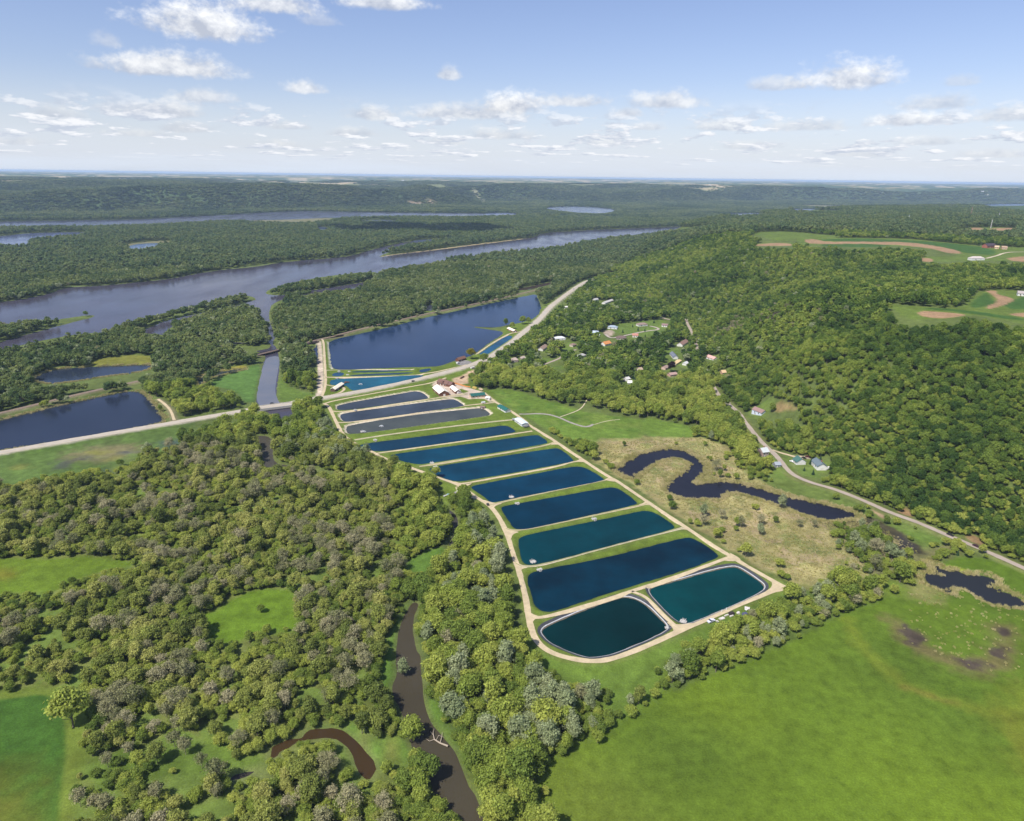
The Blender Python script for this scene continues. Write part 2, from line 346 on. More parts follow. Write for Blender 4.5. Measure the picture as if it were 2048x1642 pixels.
waters = {
    'river': W_('F', (-900, 690), (-300, 640), (0, 597), (100, 587), (300, 547), (370, 512), (600, 502), (800, 482), (1000, 462), (1250, 412), (1500, 392), (1650, 362), (2048, 332),
                'W', (725, 504), (806, 484), (872, 477), (960, 484), (1070, 474), (1078, 467), (1153, 461), (1307, 455), (1460, 449), (1560, 447), (1560, 455), (1460, 457), (1307, 467), (1200, 478), (1092, 499), (1000, 505), (900, 520), (760, 546),
                (742, 572), (690, 580), (600, 590), (547, 604), (538, 622), (539, 640), (547, 664), 'F', (1622, 790), (1590, 835), (1625, 870), (1640, 960), (1622, 1080), (1615, 1165), (1645, 1190), (1720, 1225), (1700, 1330), (1640, 1330), (1590, 1250), (1500, 1215), (1497, 1180), (1518, 1080),
                (1538, 960), (1560, 905), (1480, 880), (1560, 850), (1330, 842), (1200, 832), (1060, 812), (990, 792), (830, 778), (600, 772), (400, 792), (200, 832), (0, 877), (-300, 950), (-900, 1090)),
    'far backwater': W_('H', (-900, 235), (-200, 226), (0, 229), (200, 226), (500, 222), (700, 211), (900, 201), (1100, 189), (1400, 195), (1900, 199), (1950, 205), (1700, 212), (1500, 208),
                       (1200, 216), (1000, 225), (800, 226), (600, 240), (300, 246), (0, 249), (-200, 252), (-900, 262)),
    'left backwater': W_('H', (-600, 300), (-200, 292), (0, 285), (100, 272), (340, 267), (300, 280), (150, 290), (104, 300), (100, 322), (0, 314), (-200, 312), (-600, 322)),
    'small backwater': W_('H', (470, 326), (505, 312), (610, 308), (570, 325), (505, 335)),
    'right lake': W_('O', (1870, 175), (1950, 172), (2300, 172), (2300, 206), (2048, 201), (1975, 190)),
    'marsh water': W_('O', (150, 186), (300, 180), (440, 189), (455, 200), (380, 211), (250, 201)),
    'far slough': W_('O', (1135, 190), (1330, 194), (1345, 202), (1150, 201)),
    'small slough': W_('O', (-60, 206), (70, 207), (60, 216), (-60, 217)),
    'island pool': W_('H', (1180, 248), (1222, 250), (1222, 262), (1190, 262)),
    'left lake': W_('F', (-900, 1480), (-300, 1360), (0, 1292), (150, 1252), (400, 1192), (700, 1127), (800, 1118), (842, 1138), (905, 1200), (965, 1290), (950, 1307), (600, 1377), (300, 1427), (0, 1467), (-300, 1525), (-900, 1640)),
    'slough': W_('F', (190, 1045), (280, 1000), (400, 985), (560, 975), (760, 968), (885, 963), (892, 985), (800, 1012), (620, 1032), (450, 1062), (300, 1078), (215, 1065)),
    'meander': W_('F', (1180, 1145), (1148, 1100), (1160, 1042), (1250, 1010), (1330, 998), (1455, 984), (1400, 1003), (1255, 1032), (1192, 1062), (1172, 1100)),
    'big lake': W_('A', (222, 488), (300, 460), (600, 398), (1000, 293), (1300, 230), (1600, 163), (1830, 116), (1862, 113), (1867, 140), (1897, 190), (1892, 250), (1852, 300), (1790, 322), (1700, 345), (1640, 352), (1590, 366), (1540, 373), (1470, 376), (1365, 366),
                   (1372, 374), (1500, 392), (1602, 407), (1592, 430), (1500, 490), (1392, 572), (1310, 612), (1230, 632), (1130, 670), (1060, 682), (700, 692), (400, 707), (260, 704), (243, 660), (238, 600), (228, 540)),
    'spillway pool': W_('Z', (1225, 380), (1310, 240), (1325, 300), (1330, 500), (1290, 540)),
    'oxbow': W_('W', (1228, 943), (1240, 932), (1258, 918), (1290, 903), (1330, 897), (1365, 899), (1395, 912), (1413, 932), (1410, 945), (1392, 962), (1388, 970), (1412, 964), (1445, 962), (1488, 967), (1543, 982), (1582, 995),
                (1625, 1003), (1674, 1014), (1712, 1026), (1728, 1036), (1700, 1040), (1660, 1046), (1608, 1031), (1572, 1018), (1537, 1005), (1500, 993), (1471, 985),
                (1452, 988), (1442, 1001), (1380, 1001), (1345, 994), (1328, 982), (1331, 970), (1346, 958), (1372, 942), (1380, 935), (1378, 925), (1355, 916), (1330, 918), (1305, 931), (1285, 946), (1272, 958), (1250, 956)),
    'field pond': W_('M', (1620, 25), (1660, -12), (1700, -16), (1760, 0), (1830, 20), (1900, 35), (1947, 60), (1937, 95), (1990, 105), (2048, 140), (2150, 165), (2150, 205), (2048, 188), (1980, 180), (1900, 150), (1830, 110), (1780, 85), (1740, 75), (1722, 105), (1690, 100), (1650, 70)),
    'creek': W_('I', (1590, -25), (1750, -25), (1742, 90), (1765, 155), (1850, 162), (2048, 195), 'K', (180, 195), (300, 235), (450, 252), (560, 275), (550, 300), (440, 285), (290, 268), (160, 215), (40, 195), 'I', (1880, 205), (1750, 200), (1690, 170), (1680, 90), (1650, 40)),
    'hidden creek': W_('K', (1130, 465), (1235, 505), (1295, 560), (1305, 640), (1285, 720), (1262, 800), (1240, 850), (1215, 840), (1232, 790), (1255, 720), (1270, 640), (1262, 575), (1200, 530), (1120, 500)),
    'lower creek': W_('L', (812, 12), (838, 25), (802, 100), (797, 180), (812, 290), (850, 350), (847, 480), (866, 600), (886, 700), (912, 760), (990, 830), (1050, 910), (1092, 1010), (1122, 1090), (1180, 1190), (1215, 1300), (1260, 1500), (1160, 1500), (1110, 1290), (980, 1245), (945, 1190),
                (898, 1080), (878, 950), (797, 900), (785, 850), (738, 670), (688, 600), (678, 560), (683, 500), (703, 460), (698, 330), (713, 200), (742, 110), (785, 30)),
    'brown pool': W_('L', (-70, 900), (0, 868), (100, 810), (200, 775), (300, 768), (380, 790), (440, 830), (490, 880), (540, 950), (592, 1000), (545, 1082), (508, 1070), (460, 1010), (440, 930), (400, 870), (300, 825), (200, 832), (100, 852), (0, 932), (-60, 960)),
    'ditch': W_('J', (1445, 992), (1690, 958), (1692, 1000), (1460, 1037)),
    'bank slough': W_('A', (1690, 72), (1800, 54), (1900, 33), (2000, 12), (2000, 27), (1880, 60), (1760, 86)),
    'wood pool': W_('A', (985, 215), (1020, 195), (1060, 205), (1050, 240), (1000, 245)),
    'island slough': W_('H', (1525, 301), (1570, 297), (1625, 294), (1628, 300), (1560, 306)),
    'far slough two': W_('H', (1330, 226), (1420, 222), (1500, 226), (1440, 231), (1350, 231)),
    'far slough three': W_('O', (860, 212), (960, 206), (1060, 210), (980, 217)),
    'side channel': W_('W', (744, 509), (800, 491), (866, 482), (872, 478), (806, 485), (726, 504), (736, 512)),
}
islands = [smooth(gz(pp(*a), 0), 2) for a in (
    ('F', (620, 767), (650, 748), (900, 676), (1200, 606), (1400, 550), (1502, 570), (1482, 594), (1200, 657), (960, 707), (890, 742), (800, 772)),
    ('F', (985, 747), (1100, 726), (1300, 663), (1480, 643), (1548, 690), (1590, 800), (1480, 834), (1330, 834), (1060, 807), (1000, 772)),
    ('W', (523, 582), (620, 556), (738, 543), (760, 546), (742, 562), (700, 569), (650, 577), (581, 588), (543, 592)),
    ('F', (-900, 1010), (-300, 900), (0, 832), (160, 787), (420, 717), (572, 680), (530, 671), (400, 690), (0, 752), (-300, 810), (-900, 900)),
    ('W', (744, 517), (800, 497), (870, 485), (960, 482), (1070, 466), (1080, 468), (1068, 476), (960, 489), (860, 502), (800, 508)),
    ('Z', (-40, 240), (430, 130), (520, 250), (520, 300), (440, 330), (200, 370), (-20, 330)),
)]

# roads: (name, px outline, width, height mode, material)
def line(*a, z=DZ, n=2): return smooth(gz(pp(*a), z), n, False)
lines = {
    'highway': line('F', (-900, 1610), (-300, 1530), (0, 1478), (500, 1390), (1000, 1305), (1390, 1240), (1530, 1214), (1700, 1189), (1880, 1153), 'A', (150, 933), (400, 892), (700, 832), (1000, 765), (1250, 700), (1330, 675), (1390, 655), (1450, 630), (1540, 580),
                     (1690, 475), (1750, 420), (1830, 360), (1900, 295), (1960, 220), (2048, 150), 'D', (650, 100), (740, 70), (820, 47), (900, 20), z=2.4),
    'railway': line('F', (-900, 1430), (-100, 1270), (0, 1247), (150, 1212), (400, 1150), (600, 1105), (820, 1058), (1000, 1015), (1400, 930), (1500, 907), (1640, 874), (1800, 832), (1900, 808), (2048, 779), 'A', (200, 458), (600, 355), (1000, 265), (1300, 205), (1600, 138), (1900, 68), (2030, 40), z=2.8),
    'west': line('A', (185, 973), (225, 990), (258, 1060), (300, 1150), (340, 1225), (430, 1290), (560, 1350), (660, 1405), (750, 1437), 'K', (840, 162), (1000, 220), (1150, 272), (1280, 317), (1340, 350), (1450, 430), (1535, 478), (1600, 560), (1660, 680), (1710, 850), (1755, 980), (1800, 1160),
                 'C', (310, 880), (340, 1000), (400, 1075), (500, 1125), (650, 1157), (770, 1162), (900, 1130), (1100, 1050), (1280, 965), (1500, 870), (1700, 780), (1850, 720), (1930, 690)),
    'east': line('P', (1090, 900), (1250, 1040), (1400, 1122), (1550, 1212), (1690, 1312), (1850, 1430), 'B', (1030, 678), (1130, 742), (1280, 832), (1380, 897), (1640, 1075), (1950, 1275), 'C', (870, 2), (1070, 140), (1310, 300), (1600, 490), (1880, 650), (1955, 690)),
    'd0': line('A', (190, 975), (270, 950), (600, 890), (900, 835), (1020, 815), (1080, 795), (1150, 765)),
    'd1': line('A', (245, 1030), (300, 1040), (450, 1023), (800, 970), (1080, 930), 'P', (350, 972), (600, 945), (760, 925)),
    'd2': line('A', (285, 1120), (330, 1125), (450, 1115), (800, 1065), (1250, 995), (1530, 965)),
    'd3': line('A', (430, 1260), (700, 1217), (1100, 1165), (1500, 1118), (1690, 1100)),
    'd4': line('A', (570, 1370), (900, 1325), (1500, 1240), (1830, 1190)),
    'd5': line('A', (940, 1470), (1200, 1427), (1700, 1347), (1950, 1302), (2020, 1270)),
    'd6': line('K', (1285, 318), (1340, 320), (1500, 290), (2048, 190), 'B', (1500, 1105), (1600, 1090), (1650, 1078)),
    'd7': line('K', (1535, 475), 'B', (690, 1555), (900, 1500), (1400, 1395), (1800, 1310), (1900, 1290), (1960, 1275)),
    'd8': line('C', (165, 310), (210, 330), (500, 275), (800, 210), (1000, 170), (1060, 155), (1085, 140)),
    'd9': line('C', (225, 530), (270, 558), (400, 545), (700, 460), (1000, 380), (1200, 332), (1290, 310), (1325, 300)),
    'd10': line('C', (295, 840), (330, 880), (400, 884), (600, 830), (900, 735), (1200, 640), (1450, 550), (1570, 505), (1615, 490)),
    'd11': line('C', (970, 715), (1060, 745), (1130, 820), (1200, 890), (1285, 965)),
    'k1': line('A', (168, 470), (186, 480), (193, 600), (200, 740), (203, 800), (195, 860), (172, 920)),
    'k2': line('A', (200, 766), (300, 767), (500, 760), (900, 745), (1050, 730), (1180, 700), (1270, 680), (1310, 672)),
    'k3': line('A', (200, 712), (300, 708), (500, 702), (900, 700)),
    'k4': line('A', (1385, 585), (1500, 502), (1640, 422), (1740, 407)),
    'k5': line('A', (205, 826), (260, 830), (330, 840), (352, 848), (340, 868), (300, 890), (220, 905)),
    'right': line('D', (1460, 372), (1480, 430), (1520, 500), (1550, 600), (1570, 700), (1640, 840), (1690, 930), (1720, 985), (1840, 1075), 'E', (180, 90), (240, 150), (300, 195), (335, 250), (390, 320), (450, 390), (530, 460), (590, 540), (640, 585), (750, 630), (860, 658), (950, 690), (1050, 730), (1140, 770), (1240, 815), (1400, 870), (1600, 958), (1800, 1038), (2048, 1150), (2300, 1265), (2700, 1450), (3200, 1690), z=2.2),
    'drive': line('E', (505, 428), (600, 452), (690, 478), z=2.0),
    'path': line('B', (960, 592), (1090, 578), (1260, 580), (1400, 620), (1500, 670), (1660, 722), (1720, 715), (1760, 692), z=LAND + .1),
    'trail': line('B', (1400, 614), (1500, 580), (1630, 530), (1690, 430), z=LAND + .1),
    'trail2': line('B', (1740, 705), (1900, 655), (2048, 640), z=LAND + .1),
    'lane': line('D', (340, 745), (420, 715), (480, 690), (500, 660), (600, 625), z=LAND + .4),
    'cul': line('D', (830, 505), (860, 530), (900, 535), (1050, 500), (1150, 480), (1260, 468), (1230, 450), (1180, 440), z=LAND + .4),
    'street': line('D', (1260, 365), (1330, 385), (1400, 392), z=LAND + 1.5),
    'levee': line('F', (925, 1165), (960, 1190), (1000, 1230), (1020, 1290), z=1.8),
    'farm': line('T', (1730, 490), (1800, 475), (1900, 440), (2048, 437), z=110),
}

# heights of dikes, embankments and basins
hsd = sdf(hatch_low, GX, GY, 30)
GZ = np.maximum(GZ, np.where(hsd < 8, LAND + (DZ - LAND) * sst(-hsd, -8, 0), 0))
def raise_line(l, z, half, slope=.35, m=30):
    d = ldist(l, GX, GY, m)
    global GZ
    GZ = np.maximum(GZ, np.where(d < m, z - np.maximum(d - half, 0) * slope, -9))
raise_line(lines['highway'], 2.4, 7); raise_line(lines['railway'], 2.8, 4.5)
for n in ('k1', 'k2', 'k3', 'k4', 'levee'): raise_line(lines[n], DZ, 3.5)
raise_line(lines['right'], 1.6, 4, .25)
lake_sd = {}
wat_sd = np.full(GX.shape, BIG)
isl_sd = np.full(GX.shape, BIG)
for p in islands: isl_sd = np.minimum(isl_sd, sdf(p, GX, GY, 60))
for n, p in waters.items():
    s = sdf(p, GX, GY, 60)
    if n == 'river': s = np.maximum(s, -isl_sd)
    if n == 'field pond': s = s + np.where(s < 50, (fbm(GX / 10, GY / 10, 83, 4) - .46) * 26, 0)
    if n == 'oxbow': s = s + np.where(s < 50, .8 + (fbm(GX / 10, GY / 10, 87, 3) - .5) * 5, 0)
    lake_sd[n] = s
    wat_sd = np.minimum(wat_sd, s)
wob = (fbm(GX / 9, GY / 9, 41, 3) - .5) * 3.0 * np.clip(GR / 900, .5, 3)
ws = wat_sd + wob
bank = np.clip(ws * .22, -1.2, 500)
GZ = np.where(ws < 40, np.minimum(GZ, bank), GZ)
pond_sd = np.full(GX.shape, BIG)
psd = {}
for n, p in ponds.items():
    psd[n] = sdf(p, GX, GY, 30) + (fbm(GX / 4, GY / 4, 45, 2) - .5) * .9
    pond_sd = np.minimum(pond_sd, psd[n])
GZ = np.where(pond_sd < 12, np.minimum(GZ, np.clip(PZ + pond_sd * .42, PZ - 1.0, 60)), GZ)

def zat(x, y): return gsample(GZ, x, y)
def at(px, py, dz=0.0):
    """the point of the terrain that stands at this spot of the photograph"""
    d = pdir(px, py)
    t = np.geomspace(150, 12000, 3000)
    P = d[None, :] * t[:, None]; P[:, 2] += CAM_H
    below = P[:, 2] <= zat(P[:, 0], P[:, 1])
    i = int(np.argmax(below)) if below.any() else len(t) - 1
    q = P[max(i, 1)]
    return Vector((q[0], q[1], float(zat(q[0], q[1])[0]) + dz))
def gat(*a): return np.array([at(*p)[:2] for p in pp(*a)])

# ------------------------------------------------------------------ ground cover: colour, trees, kinds of tree
GC = np.empty((len(GX), 3))
GC[:] = (.095, .125, .034)
TREE = np.ones(len(GX)); BARE = np.zeros(len(GX)); PALE = np.zeros(len(GX))
nA = fbm(GX / 22, GY / 22, 51, 4); nB = fbm(GX / 6, GY / 6, 61, 3); nC = fbm(GX / 90, GY / 90, 71, 3)
GC *= (.75 + .6 * nA)[:, None]
def lay(m, col, var=.0):
    global GC
    c = np.asarray(col)[None, :] * (1 + var * ((nA - .5) * 2 + (nB - .5) * 1.4))[:, None]
    GC = GC * (1 - m[:, None]) + c * m[:, None]
def zone(poly, col=None, soft=3, amp=4, tree=None, bare=None, pale=None, var=.25, k=1.0, m=80):
    s = sdf(poly, GX, GY, m) + (nB - .5) * amp * 2 + (nA - .5) * amp
    mm = sst(-s, -soft, soft) * k
    if col is not None: lay(mm, col, var)
    for arr, v in ((TREE, tree), (BARE, bare), (PALE, pale)):
        if v is not None: arr[:] = arr * (1 - mm) + v * mm
    return mm
def strip(l, w, col, soft=1.5, amp=1.5, tree=0, var=.2, k=1.0):
    s = ldist(l, GX, GY, w + 30) - w + (nB - .5) * amp * 2
    mm = sst(-s, -soft, soft) * k
    lay(mm, col, var)
    if tree is not None: TREE[:] = TREE * (1 - mm) + tree * mm
def z0(*a): return smooth(gz(pp(*a), LAND), 2)
def zh(*a): return smooth(gat(*a), 1)
GRASS, MEADOW, FIELD, TAN, DRY, MUD = (.112, .160, .024), (.110, .175, .028), (.083, .138, .014), (.27, .24, .095), (.30, .235, .12), (.075, .058, .042)
# far upland: woods on slopes, farmland on the flats
far_f = sst(fd, 380, 900)
crop = fbm(GX / 900, GY / 520, 91, 3)
wood = fbm(GX / 1300, GY / 900, 95, 3)
fm = far_f * sst(crop, .50, .56) * sst(.60 - wood, 0, .08)
fg = sst(GR, 3800, 5200)
lay(fg * .95, (.060, .095, .038), .3)
lay(fm * .85, (.17, .185, .075), .3)
lay(far_f * sst(fbm(GX / 420, GY / 160, 98, 2), .56, .62) * sst(.64 - wood, 0, .1), (.40, .33, .20), .1)
TREE[:] *= (1 - fm) * (1 - far_f * sst(GR, 10500, 12000))
# hill woods differ in tone from stand to stand
stony = zh('G', (90, 790), (250, 690), (430, 650), (550, 625), (560, 655), (430, 720), (250, 760), (110, 810))
# near woods: thin in places with bare crowns
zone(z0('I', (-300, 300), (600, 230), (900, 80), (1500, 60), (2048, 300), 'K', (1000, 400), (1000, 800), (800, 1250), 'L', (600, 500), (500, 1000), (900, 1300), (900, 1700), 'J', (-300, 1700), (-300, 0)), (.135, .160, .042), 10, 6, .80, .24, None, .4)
zone(z0('J', (1350, 900), (2048, 980), (2300, 1100), (2300, 1500), (1300, 1500)), (.12, .15, .045), 12, 6, .8, .5)
zone(z0('I', (-50, 230), (500, 230), (800, 300), (900, 560), (500, 600), (0, 560)), None, 12, 6, .85, .12)
zone(z0('K', (0, 150), (120, 280), (150, 480), (100, 640), (0, 660), (-150, 500)), None, 12, 6, .7, .42)
zone(z0('K', (120, 780), (300, 640), (560, 740), (800, 850), (880, 960), (780, 1000), (400, 980), (150, 900)), None, 12, 6, .8, .36)
zone(z0('K', (1400, 470), (1560, 560), (1660, 900), (1700, 1180), (1740, 1320), (1500, 1320), (1200, 1200), (1350, 900)), None, 8, 6, 1, .02, .34)
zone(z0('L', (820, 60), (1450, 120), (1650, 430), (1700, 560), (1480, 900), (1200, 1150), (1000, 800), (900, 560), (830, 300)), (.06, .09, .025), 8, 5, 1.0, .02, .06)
zone(z0('L', (1500, 600), (1720, 505), (1960, 600), (1975, 780), (1700, 930), (1520, 950), (1400, 880)), None, 6, 4, 1, .04, .9)
zone(z0('L', (1180, 960), (1520, 900), (1520, 1080), (1200, 1160)), None, 6, 4, 1, .12, .3)
zone(z0('K', (0, -60), (500, -60), (700, 100), (500, 200), (250, 200), (0, 120)), None, 8, 5, 1, .0, .35)
_nw = sst(-sdf(z0('I', (-300, 300), (600, 230), (900, 80), (1500, 60), (2048, 300), 'K', (1000, 400), (1000, 800), (800, 1250), 'L', (600, 500), (500, 1000), (900, 1300), (900, 1700), 'J', (-300, 1700), (-300, 0)), GX, GY, 60), 0, 12)
_gap = _nw * sst(fbm(GX / 17, GY / 17, 211, 3), .59, .67)
lay(_gap, (.115, .165, .034), .3); TREE[:] *= 1 - .8 * _gap
# open ground
zone(z0('F', (-900, 1640), (0, 1495), (960, 1325), (1150, 1290), (1080, 1400), (1000, 1490), (820, 1500), (600, 1590), (300, 1640), (0, 1700), (-900, 1830)), (.085, .135, .032), 8, 8, .02, .1, .3, .35)
zone(z0('F', (380, 1480), (560, 1440), (760, 1420), (860, 1470), (650, 1530), (420, 1520)), (.17, .155, .075), 14, 12, 0)
for a, c in ((((470, 1500), (520, 1490), (560, 1505), (500, 1520)), (.05, .055, .07)), (((710, 1472), (790, 1466), (785, 1490), (720, 1492)), (.04, .055, .085)), (((300, 1540), (370, 1525), (420, 1545), (330, 1580)), (.07, .07, .075)), (((60, 1560), (150, 1550), (170, 1575), (70, 1585)), (.20, .21, .05)), (((480, 1470), (650, 1465), (660, 1480), (520, 1492)), (.22, .23, .04)),
             (((640, 1510), (740, 1490), (700, 1520), (640, 1530)), (.20, .20, .05)), (((560, 1590), (620, 1580), (700, 1600), (600, 1630)), (.05, .075, .055)), (((150, 1470), (420, 1420), (430, 1440), (170, 1500)), (.075, .13, .022)), (((600, 1420), (760, 1402), (780, 1415), (640, 1440)), (.05, .085, .02))):
    zone(z0('F', *a), c, 6, 9, 0, k=.6)
zone(z0('F', (900, 1420), (1080, 1380), (1060, 1440), (960, 1480)), (.055, .085, .062), 8, 8, 0)
zone(z0('I', (-400, 770), (0, 762), (130, 752), (300, 757), (620, 742), (800, 782), (980, 772), (800, 812), (600, 852), (480, 902), (350, 982), (0, 992), (-400, 992)), (.100, .155, .016), 3, 3, 0)
zone(z0('I', (-100, 840), (40, 830), (60, 880), (-100, 900)), (.16, .14, .02), 12, 6, 0)
zone(z0('I', (1240, 1130), (1400, 1090), (1520, 990), (1650, 962), (1850, 940), (1905, 1000), (1885, 1160), (1950, 1230), (1600, 1235), (1480, 1330), (1300, 1250)), (.102, .170, .016), 3, 3, 0)
zone(z0('J', (-400, 480), (0, 450), (350, 420), (560, 450), (600, 650), (545, 750), (560, 900), (450, 1290), (420, 1500), (-400, 1500)), (.12, .165, .026), 3, 3, 0)
zone(z0('J', (-400, 545), (0, 517), (352, 456), (432, 700), (402, 1000), (377, 1286), (365, 1500), (-400, 1500)), (.048, .108, .016), 1.5, .6, 0, var=.15)
zone(z0('J', (-400, 1160), (0, 1040), (150, 1100), (200, 1240), (150, 1500), (-400, 1500)), (.15, .13, .02), 24, 10, None, k=.65)
zone(z0('J', (560, 900), (850, 800), (1100, 780), (1480, 720), (1720, 860), (1700, 960), (1300, 990), (900, 980), (700, 1010), (560, 1100)), (.10, .155, .026), 6, 5, .22)
for a in (('L', (600, 330), (700, 130), (760, 20), (800, 10), (740, 110), (712, 200), (697, 330), (702, 460), (680, 520), (600, 560)), ('L', (500, 900), (600, 820), (760, 820), (800, 900), (790, 960), (700, 1010), (590, 1000)),
          ('L', (860, 560), (980, 620), (1000, 780), (1100, 900), (1110, 1050), (1060, 930), (990, 830), (890, 700)), ('L', (0, 850), (220, 740), (480, 720), (480, 860), (400, 790), (300, 762), (180, 772)),
          ('K', (900, 920), (1000, 850), (1130, 780), (1260, 790), (1150, 940), (1060, 960), (930, 1010))):
    zone(z0(*a), (.095, .170, .028), 3, 3, 0)
zone(z0('L', (640, 860), (700, 850), (700, 960), (640, 970)), (.20, .15, .05), 8, 4, None, k=.6)
zone(z0('K', (1120, 290), (1290, 330), (1320, 380), (1290, 430), (1240, 500), (1120, 440)), (.12, .165, .03), 3, 3, 0)
zone(z0('M', (-60, 1300), (-20, 830), (60, 790), (240, 700), (400, 590), (530, 510), (760, 430), (960, 340), (1280, 180), (1440, 120), (1560, 70), (1640, 20), (1700, -50), (1900, -60), (2300, 120), (2600, 1300)), FIELD, 3, 3, 0, var=.10)
tr = gz(pp('M', (1250, 230)), LAND)[0]
fx = GX * math.cos(.55) + GY * math.sin(.55)
fmask = sst(-sdf(z0('M', (-20, 830), (240, 700), (560, 510), (960, 340), (1280, 180), (1560, 70), (2300, 120), (2600, 1300), (-60, 1300)), GX, GY, 20), 0, 6)
lay(fmask * sst(np.sin(fx * .42 + nC * 7), .55, .95) * .22, (.070, .115, .016), .1)
lay(fmask * sst(fbm(GX / 5, GY / 5, 171, 3), .58, .68) * .35, (.060, .098, .014), .1)
lay(fmask * sst(fbm(GX / 34, GY / 34, 173, 4), .50, .60) * .45, (.115, .178, .016), .1)
# paler and yellower drifts in the big field
for (k_, c, r_, colr, kk) in (('M', (700, 620), 26, (.150, .212, .016), .6), ('M', (860, 720), 26, (.156, .220, .016), .6), ('M', (950, 850), 22, (.156, .216, .016), .6), ('M', (620, 560), 26, (.132, .195, .016), .5),
                              ('M', (1100, 400), 50, (.118, .182, .016), .5), ('M', (1380, 470), 42, (.118, .182, .016), .5), ('M', (350, 850), 40, (.112, .176, .016), .5), ('M', (200, 1000), 30, (.125, .16, .022), .5),
                              ('M', (1100, 820), 26, (.066, .108, .014), .6), ('M', (700, 800), 24, (.068, .110, .014), .6), ('M', (1700, 700), 46, (.066, .110, .014), .55), ('M', (480, 700), 30, (.068, .110, .014), .5),
                              ('M', (1500, 900), 30, (.132, .195, .016), .5), ('M', (1900, 1000), 40, (.132, .195, .016), .5), ('M', (900, 430), 24, (.070, .112, .014), .4), ('M', (1600, 420), 40, (.068, .112, .014), .5), ('M', (1200, 980), 30, (.112, .176, .016), .5)):
    c0 = gz(pp(k_, c), LAND)[0]
    r_ *= 1.45
    dd = np.hypot(GX - c0[0], GY - c0[1])
    lay(np.exp(-(dd / r_ + (nC - .5) * 1.6) ** 2) * (dd < r_ * 3) * min(1, kk * 1.5), colr, .1)
strip(line('M', (1290, 220), (1320, 300), (1370, 360), (1450, 430), (1540, 500), (1640, 540), (1760, 580), (1860, 600), (2000, 640), (2040, 800), z=LAND), 3.2, (.17, .195, .022), 5, 4, 0, k=.5)
strip(line('M', (1540, 505), (1640, 545), (1760, 575), z=LAND), 1.6, (.15, .12, .03), 3, 3, 0, k=.5)
zone(z0('M', (1850, 560), (2048, 500), (2200, 560), (2200, 900), (2040, 870), (1980, 700)), (.15, .17, .02), 10, 8, 0, k=.6)
strip(line('M', (1000, 150), (1100, 40), (1400, 30), z=LAND), 2, GRASS, 2, 2)
# wet meadow with mud in the corner of the field
strip(line('M', (1500, 232), (1550, 290), (1615, 345), (1700, 390), (1800, 415), (1900, 418), (1960, 350), (1960, 260), z=LAND), 6, (.15, .11, .055), 6, 7, 0, k=.7)
for a in (('M', (1500, 232), (1540, 226), (1580, 270), (1610, 312), (1570, 326), (1530, 290)), ('M', (1760, 382), (1880, 395), (1912, 414), (1890, 434), (1800, 428), (1770, 410)), ('M', (1900, 332), (1970, 330), (1950, 376), (1914, 370)),
          ('M', (1940, 260), (1975, 262), (1965, 288), (1945, 286))):
    zone(z0(*a), (.070, .055, .042), 2, 5, 0)
zone(z0('M', (1540, 20), (1660, 10), (1720, 110), (1640, 140), (1560, 120), (1530, 70)), (.20, .19, .07), 7, 7, 0, k=.8)
zone(z0('M', (1590, 8), (1720, -30), (1860, 20), (1950, 50), (1930, 75), (1840, 40), (1740, 2), (1640, 30)), (.23, .27, .03), 2, 2, 0, k=.8)
zone(z0('M', (480, 402), (520, 368), (640, 308), (692, 298), (680, 352), (560, 412), (500, 422)), MUD, 3, 3, 0)
zone(z0('L', (1665, 435), (1700, 430), (1795, 470), (1760, 478)), (.035, .04, .035), 1.5, 1.5, 0)
# rough grass between the ponds and the wood row, south of the hatchery
zone(z0('L', (1440, 200), (1560, 260), (1700, 350), (2048, 380), 'M', (300, 380), (640, 260), (860, 170), (1020, 90), (1080, 110), (900, 250), (740, 330), (690, 300), (480, 420), (520, 500), (300, 640), (240, 680), (230, 560), 'L', (1960, 600), (1800, 520), (1600, 440), (1450, 280)), (.105, .165, .026), 5, 5, .03)
# tree rows along the big field
zone(z0('M', (500, 500), (520, 400), (580, 360), (680, 400), (760, 370), (760, 300), (840, 200), (960, 130), (1100, 80), (1260, 110), (1280, 180), (1100, 270), (960, 340), (800, 400), (640, 470), (560, 520)), (.09, .13, .03), 3, 3, .60, .26, .5)
zone(z0('M', (770, 290), (850, 200), (960, 140), (1060, 120), (1060, 200), (900, 280)), None, 3, 3, .95, .5, .3)
# meadow and tan marsh east of the ponds
zone(z0('W', (965, 785), (985, 778), (1030, 780), (1075, 795), (1130, 812), (1180, 826), (1230, 832), (1300, 842), (1380, 850), (1405, 868), (1340, 882), (1240, 886), (1150, 888), (1060, 842), (1000, 802)), MEADOW, 4, 4, 0)
zone(z0('W', (1150, 886), (1250, 876), (1400, 870), (1455, 890), (1500, 955), (1600, 990), (1720, 1025), (1860, 1105), (1800, 1130), (1760, 1150), (1620, 1172), (1562, 1167), (1400, 1060), (1280, 985)), (.285, .255, .105), 6, 8, .03, .4, .4, .4)
zone(z0('W', (1180, 890), (1260, 905), (1230, 940), (1260, 965), (1200, 930)), TAN, 6, 7, 0)
zone(z0('W', (1280, 930), (1330, 905), (1370, 930), (1330, 960), (1290, 985), (1260, 970)), (.24, .215, .085), 5, 6, 0)
zone(z0('W', (1500, 1060), (1580, 1040), (1640, 1080), (1620, 1150), (1540, 1130), (1480, 1090)), TAN, 10, 9, .01)
zone(z0('E', (0, 560), (60, 380), (200, 420), (330, 560), (250, 610), (100, 620), (20, 660)), (.26, .225, .10), 7, 7, .05)
